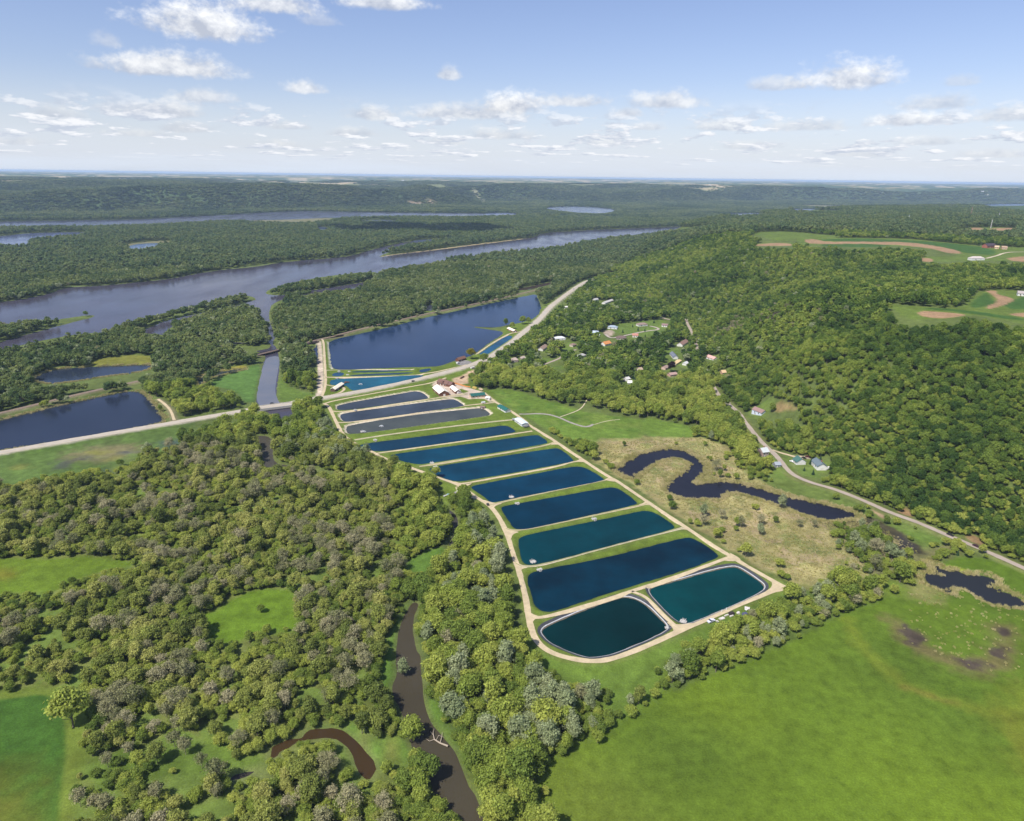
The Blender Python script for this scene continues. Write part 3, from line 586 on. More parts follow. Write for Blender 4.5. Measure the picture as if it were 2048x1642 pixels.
zone(z0('E', (400, 560), (640, 590), (860, 680), (1040, 760), (1240, 840), (1600, 980), (1450, 1050), (1280, 920), (1060, 815), (760, 740), (500, 670)), (.115, .160, .036), 5, 5, .04)
zone(z0('E', (1180, 880), (1500, 960), (1590, 1000), (1440, 1060), (1330, 950)), (.105, .165, .03), 5, 5, .0)
zone(z0('E', (1330, 1070), (1590, 985), (1700, 1010), (1500, 1120), (1350, 1200), (1330, 1130)), (.155, .155, .06), 6, 6, .05)
zone(z0('E', (700, 800), (860, 830), (1060, 860), (1180, 940), (1260, 1040), (1130, 940), (860, 880)), (.16, .14, .05), 5, 6, 0, k=.7)
zone(z0('E', (0, 720), (260, 700), (480, 760), (560, 900), (350, 960), (0, 850)), None, 5, 5, .07, .45, .5)
zone(z0('E', (860, 850), (960, 830), (1150, 930), (1240, 1010), (1340, 1100), (1340, 1250), (1200, 1200), (1050, 1180), (950, 1050), (850, 930)), (.16, .165, .075), 5, 5, .6, .42, .55)
zone(z0('E', (1050, 1210), (1330, 1240), (1340, 1330), (1060, 1320)), GRASS, 5, 5, .08)
zone(z0('F', (1195, 1085), (1300, 1032), (1545, 940), (1520, 1080), (1497, 1190), (1420, 1172), (1380, 1110)), (.085, .16, .036), 4, 4, 0)
zone(z0('Z', (610, 840), (700, 800), (900, 1020), (1300, 1080), (1300, 1180), (850, 1230), (650, 1230), (610, 1080)), (.10, .155, .03), 4, 4, .05)
zone(z0('F', (480, 962), (600, 925), (800, 903), (940, 920), (885, 962), (620, 980)), (.16, .165, .03), 5, 5, 0)
zone(z0('F', (1165, 1035), (1300, 985), (1440, 962), (1450, 985), (1300, 1003), (1180, 1050)), (.22, .20, .03), 3, 3, 0)
for a in (('H', (900, 222), (1200, 214), (1300, 222), (1150, 246), (900, 240)), ('H', (420, 318), (620, 296), (660, 312), (600, 330), (460, 338)), ('O', (1140, 174), (1400, 180), (1500, 192), (1240, 190)), ('O', (1400, 196), (1520, 200), (1500, 212), (1420, 206))):
    zone(z0(*a), (.17, .165, .085), 14, 14, 0, m=200)
strip(line('F', (370, 508), (600, 505), (1000, 466), (1260, 412), (1650, 368), 'W', (700, 517), z=.4), 7, (.13, .17, .06), 5, 5, 0)
strip(line('W', (745, 516), (800, 508), (860, 501), (960, 488), (1070, 475), z=.4), 7, (.40, .31, .19), 5, 5, 0)
fr = zh('H', (1505, 157), (1560, 152), (1630, 156), (1640, 161), (1560, 166))
zone(fr, (.26, .20, .13), 12, 3, 0, m=200)
far_road = gat('H', (1760, 114), (1768, 120), (1780, 126), (1776, 134), (1788, 143), (1804, 149), (1800, 158))
strip(smooth(far_road, 2, False), 16, (.55, .48, .36), 6, 2, 0)
strip(smooth(far_road, 2, False), 60, (.12, .15, .05), 20, 10, .15, k=.6)
# fields on the ridge
for a in (('G', (1165, 594), (1300, 603), (1500, 622), (1640, 618), (1700, 570), (1740, 524), (1810, 508), (2048, 510), (2200, 540), (2200, 735), (2048, 726), (1900, 690), (1700, 660), (1580, 692), (1330, 694), (1270, 672), (1210, 625)),
          ('G', (310, 150), (400, 139), (550, 136), (700, 150), (900, 166), (860, 176), (600, 178), (580, 195), (460, 196)),
          ('G', (575, 190), (720, 170), (1000, 178), (1300, 180), (1500, 200), (1700, 222), (1900, 236), (2200, 240), (2200, 330), (1900, 322), (1700, 322), (1500, 332), (1390, 312), (1400, 296), (1660, 290), (1560, 262), (1400, 240), (1200, 226), (1000, 240), (740, 226)),
          ('G', (1580, 130), (1700, 111), (2020, 114), (2010, 130), (1880, 142), (1600, 141)), ('G', (340, 212), (590, 206), (800, 214), (800, 230), (350, 232))):
    zone(zh(*a), (.105, .150, .030), 3, 3, 0, var=.15, m=120)
for a in (('G', (1740, 560), (1815, 515), (1840, 560), (1890, 590), (1750, 622), (1700, 610)), ('G', (1900, 600), (1990, 570), (2048, 540), (2150, 560), (2150, 620), (1980, 635)), ('G', (1310, 628), (1660, 628), (2100, 690), (2000, 700), (1700, 650)), ('G', (740, 185), (1200, 184), (1600, 212), (1850, 245), (1880, 290), (1660, 270), (1400, 222), (800, 198)), ('G', (740, 218), (1000, 214), (1250, 218), (1100, 236), (800, 232))):
    zone(zh(*a), (.050, .105, .022), 3, 2, None, var=.15)
for a in (('G', (1355, 638), (1600, 652), (1700, 662), (1580, 687), (1420, 683)), ('G', (1798, 510), (1882, 508), (1872, 534), (1984, 558), (1972, 582), (1850, 627), (1796, 622), (1892, 576), (1838, 530)), ('G', (1935, 655), (2200, 640), (2200, 690), (2010, 674)),
          ('G', (650, 190), (720, 183), (790, 201), (1000, 201), (1300, 202), (1500, 228), (1640, 258), (1655, 278), (1560, 272), (1440, 238), (1200, 217), (700, 219)), ('G', (348, 217), (582, 209), (572, 230), (356, 230)), ('G', (1925, 300), (2200, 290), (2200, 328), (1980, 327)),
          ('G', (1390, 302), (1460, 305), (1480, 330), (1400, 326)), ('G', (1690, 112), (1790, 112), (1780, 127), (1700, 127)), ('G', (1830, 115), (2020, 114), (2010, 130), (1840, 128))):
    zone(zh(*a), (.30, .195, .11), 1.5, 1.2, 0, var=.12)
mz = z0('W', (1150, 886), (1250, 876), (1400, 870), (1455, 890), (1500, 955), (1600, 990), (1720, 1025), (1860, 1105), (1800, 1130), (1760, 1150), (1620, 1172), (1562, 1167), (1400, 1060), (1280, 985))
mk = sst(-sdf(mz, GX, GY, 60), 0, 12)
lay(mk * sst(fbm(GX / 17, GY / 17, 131, 4), .49, .61) * .6, (.145, .180, .050), .3)
lay(mk * sst(fbm(GX / 9, GY / 9, 137, 4), .54, .64) * .55, (.085, .11, .034), .3)
lay(mk * sst(fbm(GX / 13, GY / 13, 141, 4), .56, .66) * .7, (.33, .25, .15), .3)
lay(mk * sst(fbm(GX / 3, GY / 3, 149, 2), .58, .70) * .5, (.35, .31, .15), .3)
mm_ = sst(-sdf(z0('W', (965, 785), (1030, 780), (1230, 832), (1405, 868), (1240, 886), (1060, 842)), GX, GY, 60), 0, 8)
lay(mm_ * sst(fbm(GX / 14, GY / 14, 151, 4), .50, .60) * .5, (.075, .145, .022), .3)
lay(mm_ * sst(fbm(GX / 20, GY / 20, 157, 4), .54, .62) * .5, (.15, .20, .04), .3)
# village lawns
for a in (('D', (840, 440), (1000, 418), (1180, 396), (1300, 392), (1320, 440), (1270, 495), (1150, 535), (1000, 505), (880, 492)), ('D', (460, 625), (560, 555), (630, 590), (500, 665)), ('D', (1280, 622), (1420, 608), (1430, 680), (1390, 730), (1290, 700)),
          ('D', (240, 690), (400, 688), (415, 730), (300, 745)), ('D', (370, 760), (570, 748), (480, 800)), ('D', (980, 590), (1080, 560), (1090, 590), (1000, 640)), ('E', (530, 440), (640, 480), (640, 560), (590, 530)), ('E', (480, 560), (560, 510), (630, 590), (560, 620)), ('E', (640, 540), (760, 540), (830, 600), (700, 600)),
          ('E', (340, 180), (470, 190), (520, 240), (380, 230))):
    zone(z0(*a), (.11, .165, .034), 3, 3, .04)
zone(z0('D', (1140, 1150), (1300, 1190), (1400, 1210), (1560, 1250), (1600, 1330), (1100, 1300)), MEADOW, 4, 4, .02)
zone(zh('E', (505, 155), (640, 148), (665, 190), (560, 195), (510, 185)), (.27, .20, .09), 3, 3, .0)
zone(z0('E', (1120, 770), (1180, 800), (1250, 850), (1180, 850), (1110, 800)), (.34, .24, .14), 2, 3, 0)
for a in (('E', (1260, 800), (1340, 780), (1400, 830), (1330, 840)), ('E', (1690, 960), (1760, 960), (1800, 1010), (1720, 1000)), ('E', (500, 400), (600, 420), (860, 440), (700, 432))):
    zone(zh(*a), (.26, .17, .085), 3, 4, .02)
zone(z0('D', (800, 480), (900, 470), (890, 520), (840, 520)), (.36, .29, .22), 2, 2, 0)
zone(z0('S', (870, 630), (950, 560), (1060, 640), (920, 690)), (.36, .30, .25), 1, 1, 0)
zone(z0('S', (1040, 410), (1180, 430), (1340, 440), (1330, 510), (1180, 480), (1060, 450)), (.40, .33, .25), 1, 1, 0)
for a in (('D', (1320, 820), (1390, 820), (1390, 850), (1310, 850)), ('D', (1290, 940), (1330, 940), (1320, 980)), ('E', (365, 195), (420, 200), (430, 222), (370, 222))): zone(z0(*a), (.38, .31, .24), 2, 2, 0)
# hatchery ground
zone(hatch, GRASS, 2, 1.5, 0, var=.22)
strip(line('A', (150, 490), (160, 600), (163, 750), (160, 880), (145, 915), z=1.2), 4.0, (.48, .40, .31), 1.2, 1, 0, var=.4)
strip(line('A', (218, 490), (228, 560), (240, 640), (250, 700), z=.6), 1.6, (.55, .52, .45), .8, .8, 0)
yard = gz(pp('P', (190, 770), (280, 700), (420, 680), (560, 735), (650, 765), (880, 830), (1080, 885), (1200, 960), (1310, 1050), (1200, 1065), (1100, 1000), (960, 1000), (840, 1010), (700, 960), (480, 985), (330, 985), (480, 900), (300, 810)), DZ)
zone(yard, (.52, .42, .33), 1.0, .8, 0, var=.15)
zone(gz(pp('P', (635, 850), (700, 830), (790, 860), (825, 885), (740, 910), (680, 890)), DZ), GRASS, 1, 1, 0)
zone(gz(pp('P', (550, 650), (700, 610), (800, 540), (900, 500), (1080, 460), (1160, 490), (1100, 560), (900, 570), (830, 640), (800, 740), (680, 760), (560, 700)), DZ), (.47, .34, .22), 1.5, 2.5, 0, var=.3)
zone(gz(pp('P', (600, 330), (760, 335), (860, 345), (910, 400), (840, 440), (700, 430), (640, 410)), DZ), (.22, .21, .20), 1, .8, 0, var=.1)
strip(lines['highway'], 7.5, (.34, .32, .24), 1.5, 1.5, 0)
strip(lines['highway'], 14, GRASS, 3, 3, 0, k=.0)
for l, w in (('railway', 7), ('levee', 4)): strip(lines[l], w, (.16, .15, .08), 2, 2, 0)
for l, w in (('highway', 17), ('railway', 8), ('k1', 12), ('k2', 12), ('k3', 22), ('d0', 9), ('west', 10), ('east', 8), ('path', 5), ('cul', 6), ('lane', 5), ('levee', 5), ('k4', 8), ('drive', 5), ('street', 5), ('farm', 6)):
    TREE[:] *= sst(ldist(lines[l], GX, GY, 40), w - 1, w + 2)
_rl = lines['right'][np.hypot(lines['right'][:, 0], lines['right'][:, 1]) < 880]
TREE[:] *= sst(ldist(_rl, GX, GY, 40), 6, 9)
TREE[:] *= sst(ldist(lines['right'], GX, GY, 40), 1, 2.5)
strip(_rl, 6.5, (.14, .16, .05), 2, 2, None)
for l in ('d1', 'd2', 'd4', 'd5', 'd6', 'd7', 'd8', 'd9', 'd10', 'd11', 'west', 'east'):
    strip(lines[l], 4.2, (.135, .165, .045), 1, 1.2, None, k=.5)
zone(z0('W', (1700, 1030), (1730, 1030), (1790, 1056), (1820, 1072), (1852, 1106), (1811, 1108), (1788, 1096), (1776, 1076), (1745, 1058), (1700, 1045), (1640, 1046)), (.060, .054, .030), 3, 5, 0, var=.5)
zone(z0('W', (1790, 1068), (1815, 1075), (1835, 1100), (1812, 1104), (1795, 1092)), (.045, .042, .038), 3, 4, 0)
zone(z0('W', (1600, 1028), (1700, 1042), (1760, 1062), (1700, 1060), (1630, 1048)), (.13, .11, .045), 3, 4, 0, k=.7)
# shores
wet = sst(-ws, -4.0, -.3) * (ws > -3)
lay(wet * .55 * (ws < 40), (.11, .125, .045), .2)
TREE[:] *= sst(ws, 1.0, 4.0) * sst(pond_sd, 6, 9)
for n in ('oxbow',): lay(sst(-(lake_sd[n] + (nB - .5) * 3), -4, -1) * .5, (.19, .155, .06), .2)
for n in ('p11', 'p12'):        # lined basins: dark liner above a pale gravel band
    s = psd[n]
    lay(sst(-s, -1.4, -1.1), (.13, .11, .08), .2)
for n, w in (('p1', 1.5), ('p2', 1.8), ('p3', 2.4)):
    lay(sst(-psd[n], -w - .4, -w + .1), (.48, .42, .31), .3)
for n in ('p4', 'p5', 'p6', 'p7', 'p8', 'p9', 'p10'):
    lay(sst(-psd[n], -1.3, -.5) * .7, (.07, .095, .02), .3)
zone(stony, (.10, .085, .05), 4, 6, .6, .55)

# ------------------------------------------------------------------ materials
MATS = {}
def mat(name, col, rough=.8, metal=0, var=.0, scale=1.0, spec=.3):
    if name in MATS: return MATS[name]
    m = bpy.data.materials.new(name); m.use_nodes = True
    nt = m.node_tree; b = nt.nodes['Principled BSDF']
    b.inputs['Base Color'].default_value = (*col, 1); b.inputs['Roughness'].default_value = rough
    b.inputs['Metallic'].default_value = metal; b.inputs['Specular IOR Level'].default_value = spec
    if var:
        g = nt.nodes.new('ShaderNodeNewGeometry'); n = nt.nodes.new('ShaderNodeTexNoise')
        n.inputs['Scale'].default_value = scale; n.inputs['Detail'].default_value = 6; n.inputs['Roughness'].default_value = .65
        nt.links.new(g.outputs['Position'], n.inputs['Vector'])
        r = nt.nodes.new('ShaderNodeMapRange'); r.inputs[1].default_value = .25; r.inputs[2].default_value = .75
        r.inputs[3].default_value = 1 - var; r.inputs[4].default_value = 1 + var
        nt.links.new(n.outputs['Fac'], r.inputs[0])
        x = nt.nodes.new('ShaderNodeMix'); x.data_type = 'RGBA'; x.blend_type = 'MULTIPLY'; x.inputs[0].default_value = 1
        x.inputs[6].default_value = (*col, 1); nt.links.new(r.outputs[0], x.inputs[7])
        nt.links.new(x.outputs[2], b.inputs['Base Color'])
    MATS[name] = m
    return m

def ground_mat():
    m = bpy.data.materials.new('ground_cover'); m.use_nodes = True
    nt = m.node_tree; N, L = nt.nodes, nt.links; b = N['Principled BSDF']
    b.inputs['Roughness'].default_value = .95; b.inputs['Specular IOR Level'].default_value = .08
    a = N.new('ShaderNodeAttribute'); a.attribute_name = 'cover'
    g = N.new('ShaderNodeNewGeometry')
    prev = a.outputs['Color']
    for sc, lo, hi, det in ((1.1, .78, 1.22, 3), (.16, .76, 1.24, 4), (.035, .90, 1.10, 3)):
        n = N.new('ShaderNodeTexNoise'); n.inputs['Scale'].default_value = sc; n.inputs['Detail'].default_value = det; n.inputs['Roughness'].default_value = .7
        L.new(g.outputs['Position'], n.inputs['Vector'])
        r = N.new('ShaderNodeMapRange'); r.inputs[1].default_value = .3; r.inputs[2].default_value = .7; r.inputs[3].default_value = lo; r.inputs[4].default_value = hi
        L.new(n.outputs['Fac'], r.inputs[0])
        x = N.new('ShaderNodeMix'); x.data_type = 'RGBA'; x.blend_type = 'MULTIPLY'; x.inputs[0].default_value = 1
        L.new(prev, x.inputs[6]); L.new(r.outputs[0], x.inputs[7]); prev = x.outputs[2]
    L.new(prev, b.inputs['Base Color'])
    n = N.new('ShaderNodeTexNoise'); n.inputs['Scale'].default_value = .9; n.inputs['Detail'].default_value = 4
    L.new(g.outputs['Position'], n.inputs['Vector'])
    bp = N.new('ShaderNodeBump'); bp.inputs['Strength'].default_value = .5; bp.inputs['Distance'].default_value = .35
    L.new(n.outputs['Fac'], bp.inputs['Height']); L.new(bp.outputs[0], b.inputs['Normal'])
    return m

def water_mat(name, col, rough=.12, var=.3, scale=.02, bump=.25, col2=None, spec=.28):
    m = bpy.data.materials.new(name); m.use_nodes = True
    nt = m.node_tree; N, L = nt.nodes, nt.links; b = N['Principled BSDF']
    b.inputs['Roughness'].default_value = rough; b.inputs['IOR'].default_value = 1.33; b.inputs['Specular IOR Level'].default_value = spec
    g = N.new('ShaderNodeNewGeometry')
    n = N.new('ShaderNodeTexNoise'); n.inputs['Scale'].default_value = scale; n.inputs['Detail'].default_value = 6; n.inputs['Roughness'].default_value = .6
    L.new(g.outputs['Position'], n.inputs['Vector'])
    r = N.new('ShaderNodeMapRange'); r.inputs[1].default_value = .3; r.inputs[2].default_value = .7
    L.new(n.outputs['Fac'], r.inputs[0])
    x = N.new('ShaderNodeMix'); x.data_type = 'RGBA'; L.new(r.outputs[0], x.inputs[0])
    c2 = col2 or tuple(c * (1 + var) for c in col)
    x.inputs[6].default_value = (*[c * (1 - var * .6) for c in col], 1); x.inputs[7].default_value = (*c2, 1)
    L.new(x.outputs[2], b.inputs['Base Color'])
    h = N.new('ShaderNodeTexNoise'); w2 = N.new('ShaderNodeTexNoise'); w2.inputs['Scale'].default_value = .018; w2.inputs['Detail'].default_value = 4
    mp2 = N.new('ShaderNodeMapping'); mp2.inputs['Scale'].default_value = (1, .28, 1); mp2.inputs['Rotation'].default_value = (0, 0, -.5)
    L.new(g.outputs['Position'], mp2.inputs[0]); L.new(mp2.outputs[0], w2.inputs['Vector'])
    rr = N.new('ShaderNodeMapRange'); rr.inputs[1].default_value = .35; rr.inputs[2].default_value = .68; rr.inputs[3].default_value = rough * .8; rr.inputs[4].default_value = rough * 1.7
    L.new(w2.outputs['Fac'], rr.inputs[0]); L.new(rr.outputs[0], b.inputs['Roughness'])
    h.inputs['Scale'].default_value = .55; h.inputs['Detail'].default_value = 5; h.inputs['Roughness'].default_value = .6
    mp = N.new('ShaderNodeMapping'); mp.inputs['Scale'].default_value = (1, .45, 1); mp.inputs['Rotation'].default_value = (0, 0, .6)
    L.new(g.outputs['Position'], mp.inputs[0]); L.new(mp.outputs[0], h.inputs['Vector'])
    bp = N.new('ShaderNodeBump'); bp.inputs['Strength'].default_value = bump; bp.inputs['Distance'].default_value = .25
    L.new(h.outputs['Fac'], bp.inputs['Height']); L.new(bp.outputs[0], b.inputs['Normal'])
    return m

def leaf_mat(name, c1, c2, c3, trans=.48, nscale=.012):
    m = bpy.data.materials.new(name); m.use_nodes = True
    nt = m.node_tree; N, L = nt.nodes, nt.links; N.clear()
    out = N.new('ShaderNodeOutputMaterial')
    oi = N.new('ShaderNodeObjectInfo'); g = N.new('ShaderNodeNewGeometry')
    ramp = N.new('ShaderNodeValToRGB')
    e = ramp.color_ramp.elements
    e[0].color = (*c1, 1); e[1].color = (*c3, 1); e[0].position = .05; e[1].position = .95
    mid = e.new(.5); mid.color = (*c2, 1)
    n = N.new('ShaderNodeTexNoise'); n.inputs['Scale'].default_value = nscale; n.inputs['Detail'].default_value = 3
    L.new(g.outputs['Position'], n.inputs['Vector'])
    a = N.new('ShaderNodeMath'); a.operation = 'MULTIPLY_ADD'; a.inputs[1].default_value = .75; a.inputs[2].default_value = -.375
    L.new(oi.outputs['Random'], a.inputs[0])
    s = N.new('ShaderNodeMath'); s.operation = 'MULTIPLY_ADD'; s.inputs[1].default_value = 2.0; L.new(n.outputs['Fac'], s.inputs[0])
    s.inputs[2].default_value = -.5
    t = N.new('ShaderNodeMath'); t.operation = 'ADD'; L.new(a.outputs[0], t.inputs[0]); L.new(s.outputs[0], t.inputs[1])
    L.new(t.outputs[0], ramp.inputs[0])
    v = N.new('ShaderNodeMapRange'); v.inputs[3].default_value = .62; v.inputs[4].default_value = 1.38
    L.new(g.outputs['Random Per Island'], v.inputs[0])
    x = N.new('ShaderNodeMix'); x.data_type = 'RGBA'; x.blend_type = 'MULTIPLY'; x.inputs[0].default_value = 1
    L.new(ramp.outputs[0], x.inputs[6]); L.new(v.outputs[0], x.inputs[7])
    d = N.new('ShaderNodeBsdfDiffuse'); tr = N.new('ShaderNodeBsdfTranslucent'); mx = N.new('ShaderNodeMixShader'); mx.inputs[0].default_value = trans
    L.new(x.outputs[2], d.inputs[0]); L.new(x.outputs[2], tr.inputs[0]); L.new(d.outputs[0], mx.inputs[1]); L.new(tr.outputs[0], mx.inputs[2])
    L.new(mx.outputs[0], out.inputs[0])
    return m
LEAF = leaf_mat('leaf_green', (.165, .240, .052), (.310, .385, .074), (.450, .490, .108))
LEAF_N = leaf_mat('leaf_olive', (.190, .238, .060), (.335, .378, .092), (.470, .475, .145), .48, .016)
LEAF_W = leaf_mat('leaf_pale_green', (.30, .36, .18), (.37, .42, .22), (.43, .47, .26))
LEAF_Y = leaf_mat('leaf_yellow', (.26, .25, .03), (.30, .28, .03), (.34, .30, .03))
LEAF_D = leaf_mat('leaf_conifer', (.025, .055, .030), (.035, .070, .034), (.045, .085, .036), .1)
LEAF_P = leaf_mat('leaf_purple', (.030, .018, .022), (.040, .022, .026), (.048, .028, .030), .1)
LEAF_F = leaf_mat('leaf_far', (.095, .150, .062), (.150, .205, .076), (.205, .245, .092))
LEAF_H = leaf_mat('leaf_hillside', (.070, .130, .032), (.170, .255, .048), (.335, .398, .080), .45, .0075)
LEAF_B = leaf_mat('leaf_bluff', (.060, .100, .050), (.125, .175, .070), (.205, .240, .095), .48, .0022)
LEAF_I = leaf_mat('leaf_floodplain', (.090, .150, .055), (.180, .240, .078), (.285, .330, .115), .48, .006)
BARK = mat('bark', (.17, .14, .11), .95, var=.3, scale=2)
TWIG = mat('grey_twigs', (.28, .255, .175), .95, var=.25, scale=.3)

# ------------------------------------------------------------------ object helpers
def link(o, parent=None):
    COL.objects.link(o)
    if parent is not None: o.parent = parent
    return o
def tag(o, label=None, cat=None, group=None, kind=None):
    if label: o['label'] = label
    if cat: o['category'] = cat
    if group: o['group'] = group
    if kind: o['kind'] = kind
    return o
def empty(name, loc, rz=0.0, label=None, cat=None, group=None):
    o = bpy.data.objects.new(name, None); o.empty_display_size = 1
    o.location = loc; o.rotation_euler = (0, 0, rz)
    return tag(link(o), label, cat, group)
def copy_tree(o, loc, rz, label=None, sc=1.0, group=None):
    r = o.copy(); COL.objects.link(r); r.location = loc; r.rotation_euler = (0, 0, rz)
    r.scale = (sc, sc, sc) if isinstance(sc, (int, float)) else sc
    if label: r['label'] = label
    if group: r['group'] = group
    for ch in o.children:
        c = ch.copy(); COL.objects.link(c); c.parent = r
        for g2 in ch.children:
            d = g2.copy(); COL.objects.link(d); d.parent = c
    return r

class MB:
    def __init__(s): s.v, s.f = [], []
    def add(s, vs, fs):
        o = len(s.v); s.v += [tuple(p) for p in vs]; s.f += [tuple(i + o for i in q) for q in fs]; return s
    def box(s, x0, x1, y0, y1, z0_, z1_):
        return s.add([(x0, y0, z0_), (x1, y0, z0_), (x1, y1, z0_), (x0, y1, z0_), (x0, y0, z1_), (x1, y0, z1_), (x1, y1, z1_), (x0, y1, z1_)],
                     [(0, 3, 2, 1), (4, 5, 6, 7), (0, 1, 5, 4), (1, 2, 6, 5), (2, 3, 7, 6), (3, 0, 4, 7)])
    def prism(s, prof, x0, x1):           # profile in (y, z), swept along x
        n = len(prof)
        return s.add([(x0, y, z) for y, z in prof] + [(x1, y, z) for y, z in prof],
                     [tuple(range(n)), tuple(range(2 * n - 1, n - 1, -1))] + [(i, i + n, (i + 1) % n + n, (i + 1) % n) for i in range(n)])
    def tube(s, a, b, r0, r1, n=6):
        a, b = Vector(a), Vector(b); d = (b - a).normalized()
        u = d.orthogonal().normalized(); w = d.cross(u)
        vs = [a + (u * math.cos(t) + w * math.sin(t)) * r0 for t in [2 * math.pi * i / n for i in range(n)]]
        vs += [b + (u * math.cos(t) + w * math.sin(t)) * r1 for t in [2 * math.pi * i / n for i in range(n)]]
        return s.add(vs, [(i, (i + 1) % n, (i + 1) % n + n, i + n) for i in range(n)] + [tuple(range(n - 1, -1, -1)), tuple(range(n, 2 * n))])
    def mesh(s, name, m):
        me = bpy.data.meshes.new(name); me.from_pydata(s.v, [], s.f); me.materials.append(m); me.update(); return me
    def build(s, name, m, parent=None):
        return link(bpy.data.objects.new(name, s.mesh(name, m)), parent)

# ------------------------------------------------------------------ ground, water, roads
def build_ground():
    me = bpy.data.meshes.new('ground')
    V = np.stack([GX, GY, GZ], 1).astype(np.float32)
    i, j = np.meshgrid(np.arange(NT - 1), np.arange(NR - 1))
    a = (j * NT + i).ravel()
    F = np.stack([a, a + 1, a + NT + 1, a + NT], 1)[:, ::-1].astype(np.int32)
    me.vertices.add(len(V)); me.vertices.foreach_set('co', V.ravel())
    me.loops.add(F.size); me.loops.foreach_set('vertex_index', F.ravel())
    me.polygons.add(len(F)); me.polygons.foreach_set('loop_start', np.arange(0, F.size, 4, dtype=np.int32))
    me.polygons.foreach_set('loop_total', np.full(len(F), 4, np.int32))
    me.polygons.foreach_set('use_smooth', np.ones(len(F), bool))
    at_ = me.attributes.new('cover', 'FLOAT_COLOR', 'POINT')
    at_.data.foreach_set('color', np.concatenate([np.clip(GC, 0, 1), np.ones((len(GC), 1))], 1).astype(np.float32).ravel())
    me.update(calc_edges=True); me.materials.append(ground_mat())
    o = link(bpy.data.objects.new('ground', me)); tag(o, kind='structure')

def grow(P, d):
    a = np.roll(P, 1, 0); b = np.roll(P, -1, 0)
    t = b - a; n = np.stack([t[:, 1], -t[:, 0]], 1); n /= np.linalg.norm(n, axis=1)[:, None] + 1e-9
    area = np.sum(P[:, 0] * np.roll(P[:, 1], -1) - np.roll(P[:, 0], -1) * P[:, 1])
    return P + n * d * (1 if area > 0 else -1)
def sheet(name, P, z, m):
    tri = tessellate_polygon([[Vector((x, y, 0)) for x, y in P]])
    V = [(x, y, z) for x, y in P]
    me = bpy.data.meshes.new(name)
    def up(t):
        (ax, ay, _), (bx, by, _), (cx, cy_, _) = (V[i] for i in t)
        return t if (bx - ax) * (cy_ - ay) - (cx - ax) * (by - ay) > 0 else t[::-1]
    me.from_pydata(V, [], [up(tuple(t)) for t in tri]); me.materials.append(m); me.update()
    return tag(link(bpy.data.objects.new(name, me)), kind='structure')

W_BLUE = water_mat('pond_water', (.003, .030, .062), .10, .35)
PCOL = {'p1': (.036, .046, .060), 'p2': (.035, .046, .062), 'p3': (.052, .062, .064), 'p4': (.004, .028, .055), 'p5': (.002, .032, .060), 'p6': (.002, .030, .058),
        'p7': (.001, .027, .056), 'p8': (.001, .020, .040), 'p9': (.001, .029, .039), 'p10': (.002, .009, .020), 'p11': (.001, .034, .037), 'p12': (.001, .018, .020),
        'q2': (.003, .052, .105), 'q3': (.01, .045, .095), 'q4': (.008, .038, .055), 'q5': (.010, .034, .06), 'q6': (.008, .034, .08), 'q7': (.006, .072, .115)}
for n, p in ponds.items():
    c2 = (.075, .085, .075) if n == 'p3' else ((.002, .030, .055) if n == 'p10' else None)
    sheet('pond', grow(p, 1.6), PZ, water_mat('pond_water', PCOL[n], .12, .5, .022, .22, c2, .07))
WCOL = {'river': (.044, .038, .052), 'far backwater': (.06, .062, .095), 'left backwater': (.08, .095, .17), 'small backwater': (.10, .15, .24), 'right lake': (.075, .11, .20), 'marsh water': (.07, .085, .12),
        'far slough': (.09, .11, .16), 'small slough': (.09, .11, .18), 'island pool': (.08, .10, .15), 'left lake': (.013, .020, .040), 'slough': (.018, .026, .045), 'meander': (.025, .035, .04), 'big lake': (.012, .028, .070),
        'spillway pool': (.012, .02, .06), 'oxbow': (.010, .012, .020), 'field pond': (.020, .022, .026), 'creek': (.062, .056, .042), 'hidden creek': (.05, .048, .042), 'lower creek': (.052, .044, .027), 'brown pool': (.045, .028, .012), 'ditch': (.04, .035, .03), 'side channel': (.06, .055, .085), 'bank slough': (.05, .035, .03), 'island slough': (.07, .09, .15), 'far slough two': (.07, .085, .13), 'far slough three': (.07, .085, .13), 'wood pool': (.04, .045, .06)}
WNAME = {'river': 'river', 'right lake': 'lake', 'left lake': 'lake', 'big lake': 'lake', 'creek': 'creek', 'hidden creek': 'creek', 'lower creek': 'creek', 'side channel': 'river', 'far backwater': 'backwater', 'left backwater': 'backwater', 'small backwater': 'backwater',
         'field pond': 'pond', 'spillway pool': 'pool', 'island pool': 'pool', 'brown pool': 'pool', 'ditch': 'ditch', 'marsh water': 'backwater'}
lvl = {}
for q, (n, p) in enumerate(waters.items()):
    far = np.hypot(p[:, 0], p[:, 1]).mean()
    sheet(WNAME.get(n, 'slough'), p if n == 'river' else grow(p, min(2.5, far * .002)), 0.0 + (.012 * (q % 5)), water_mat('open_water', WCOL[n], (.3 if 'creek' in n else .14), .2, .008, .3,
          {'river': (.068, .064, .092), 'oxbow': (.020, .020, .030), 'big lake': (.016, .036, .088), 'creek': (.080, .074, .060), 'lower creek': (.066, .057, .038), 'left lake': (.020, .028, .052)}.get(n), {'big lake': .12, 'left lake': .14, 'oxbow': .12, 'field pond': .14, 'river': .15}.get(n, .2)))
# the silty channel between the two bridges is paler than the river it joins
sheet('channel', W_('Z', (455, 460), (690, 440), (665, 620), (610, 900), (600, 1060), (640, 1180), (690, 1260), (560, 1340), (330, 1300), (278, 1180), (300, 1000), (350, 760), (400, 600)), .06, water_mat('silty_water', (.115, .130, .165), .16, .12, .02, .2, (.150, .150, .165)))

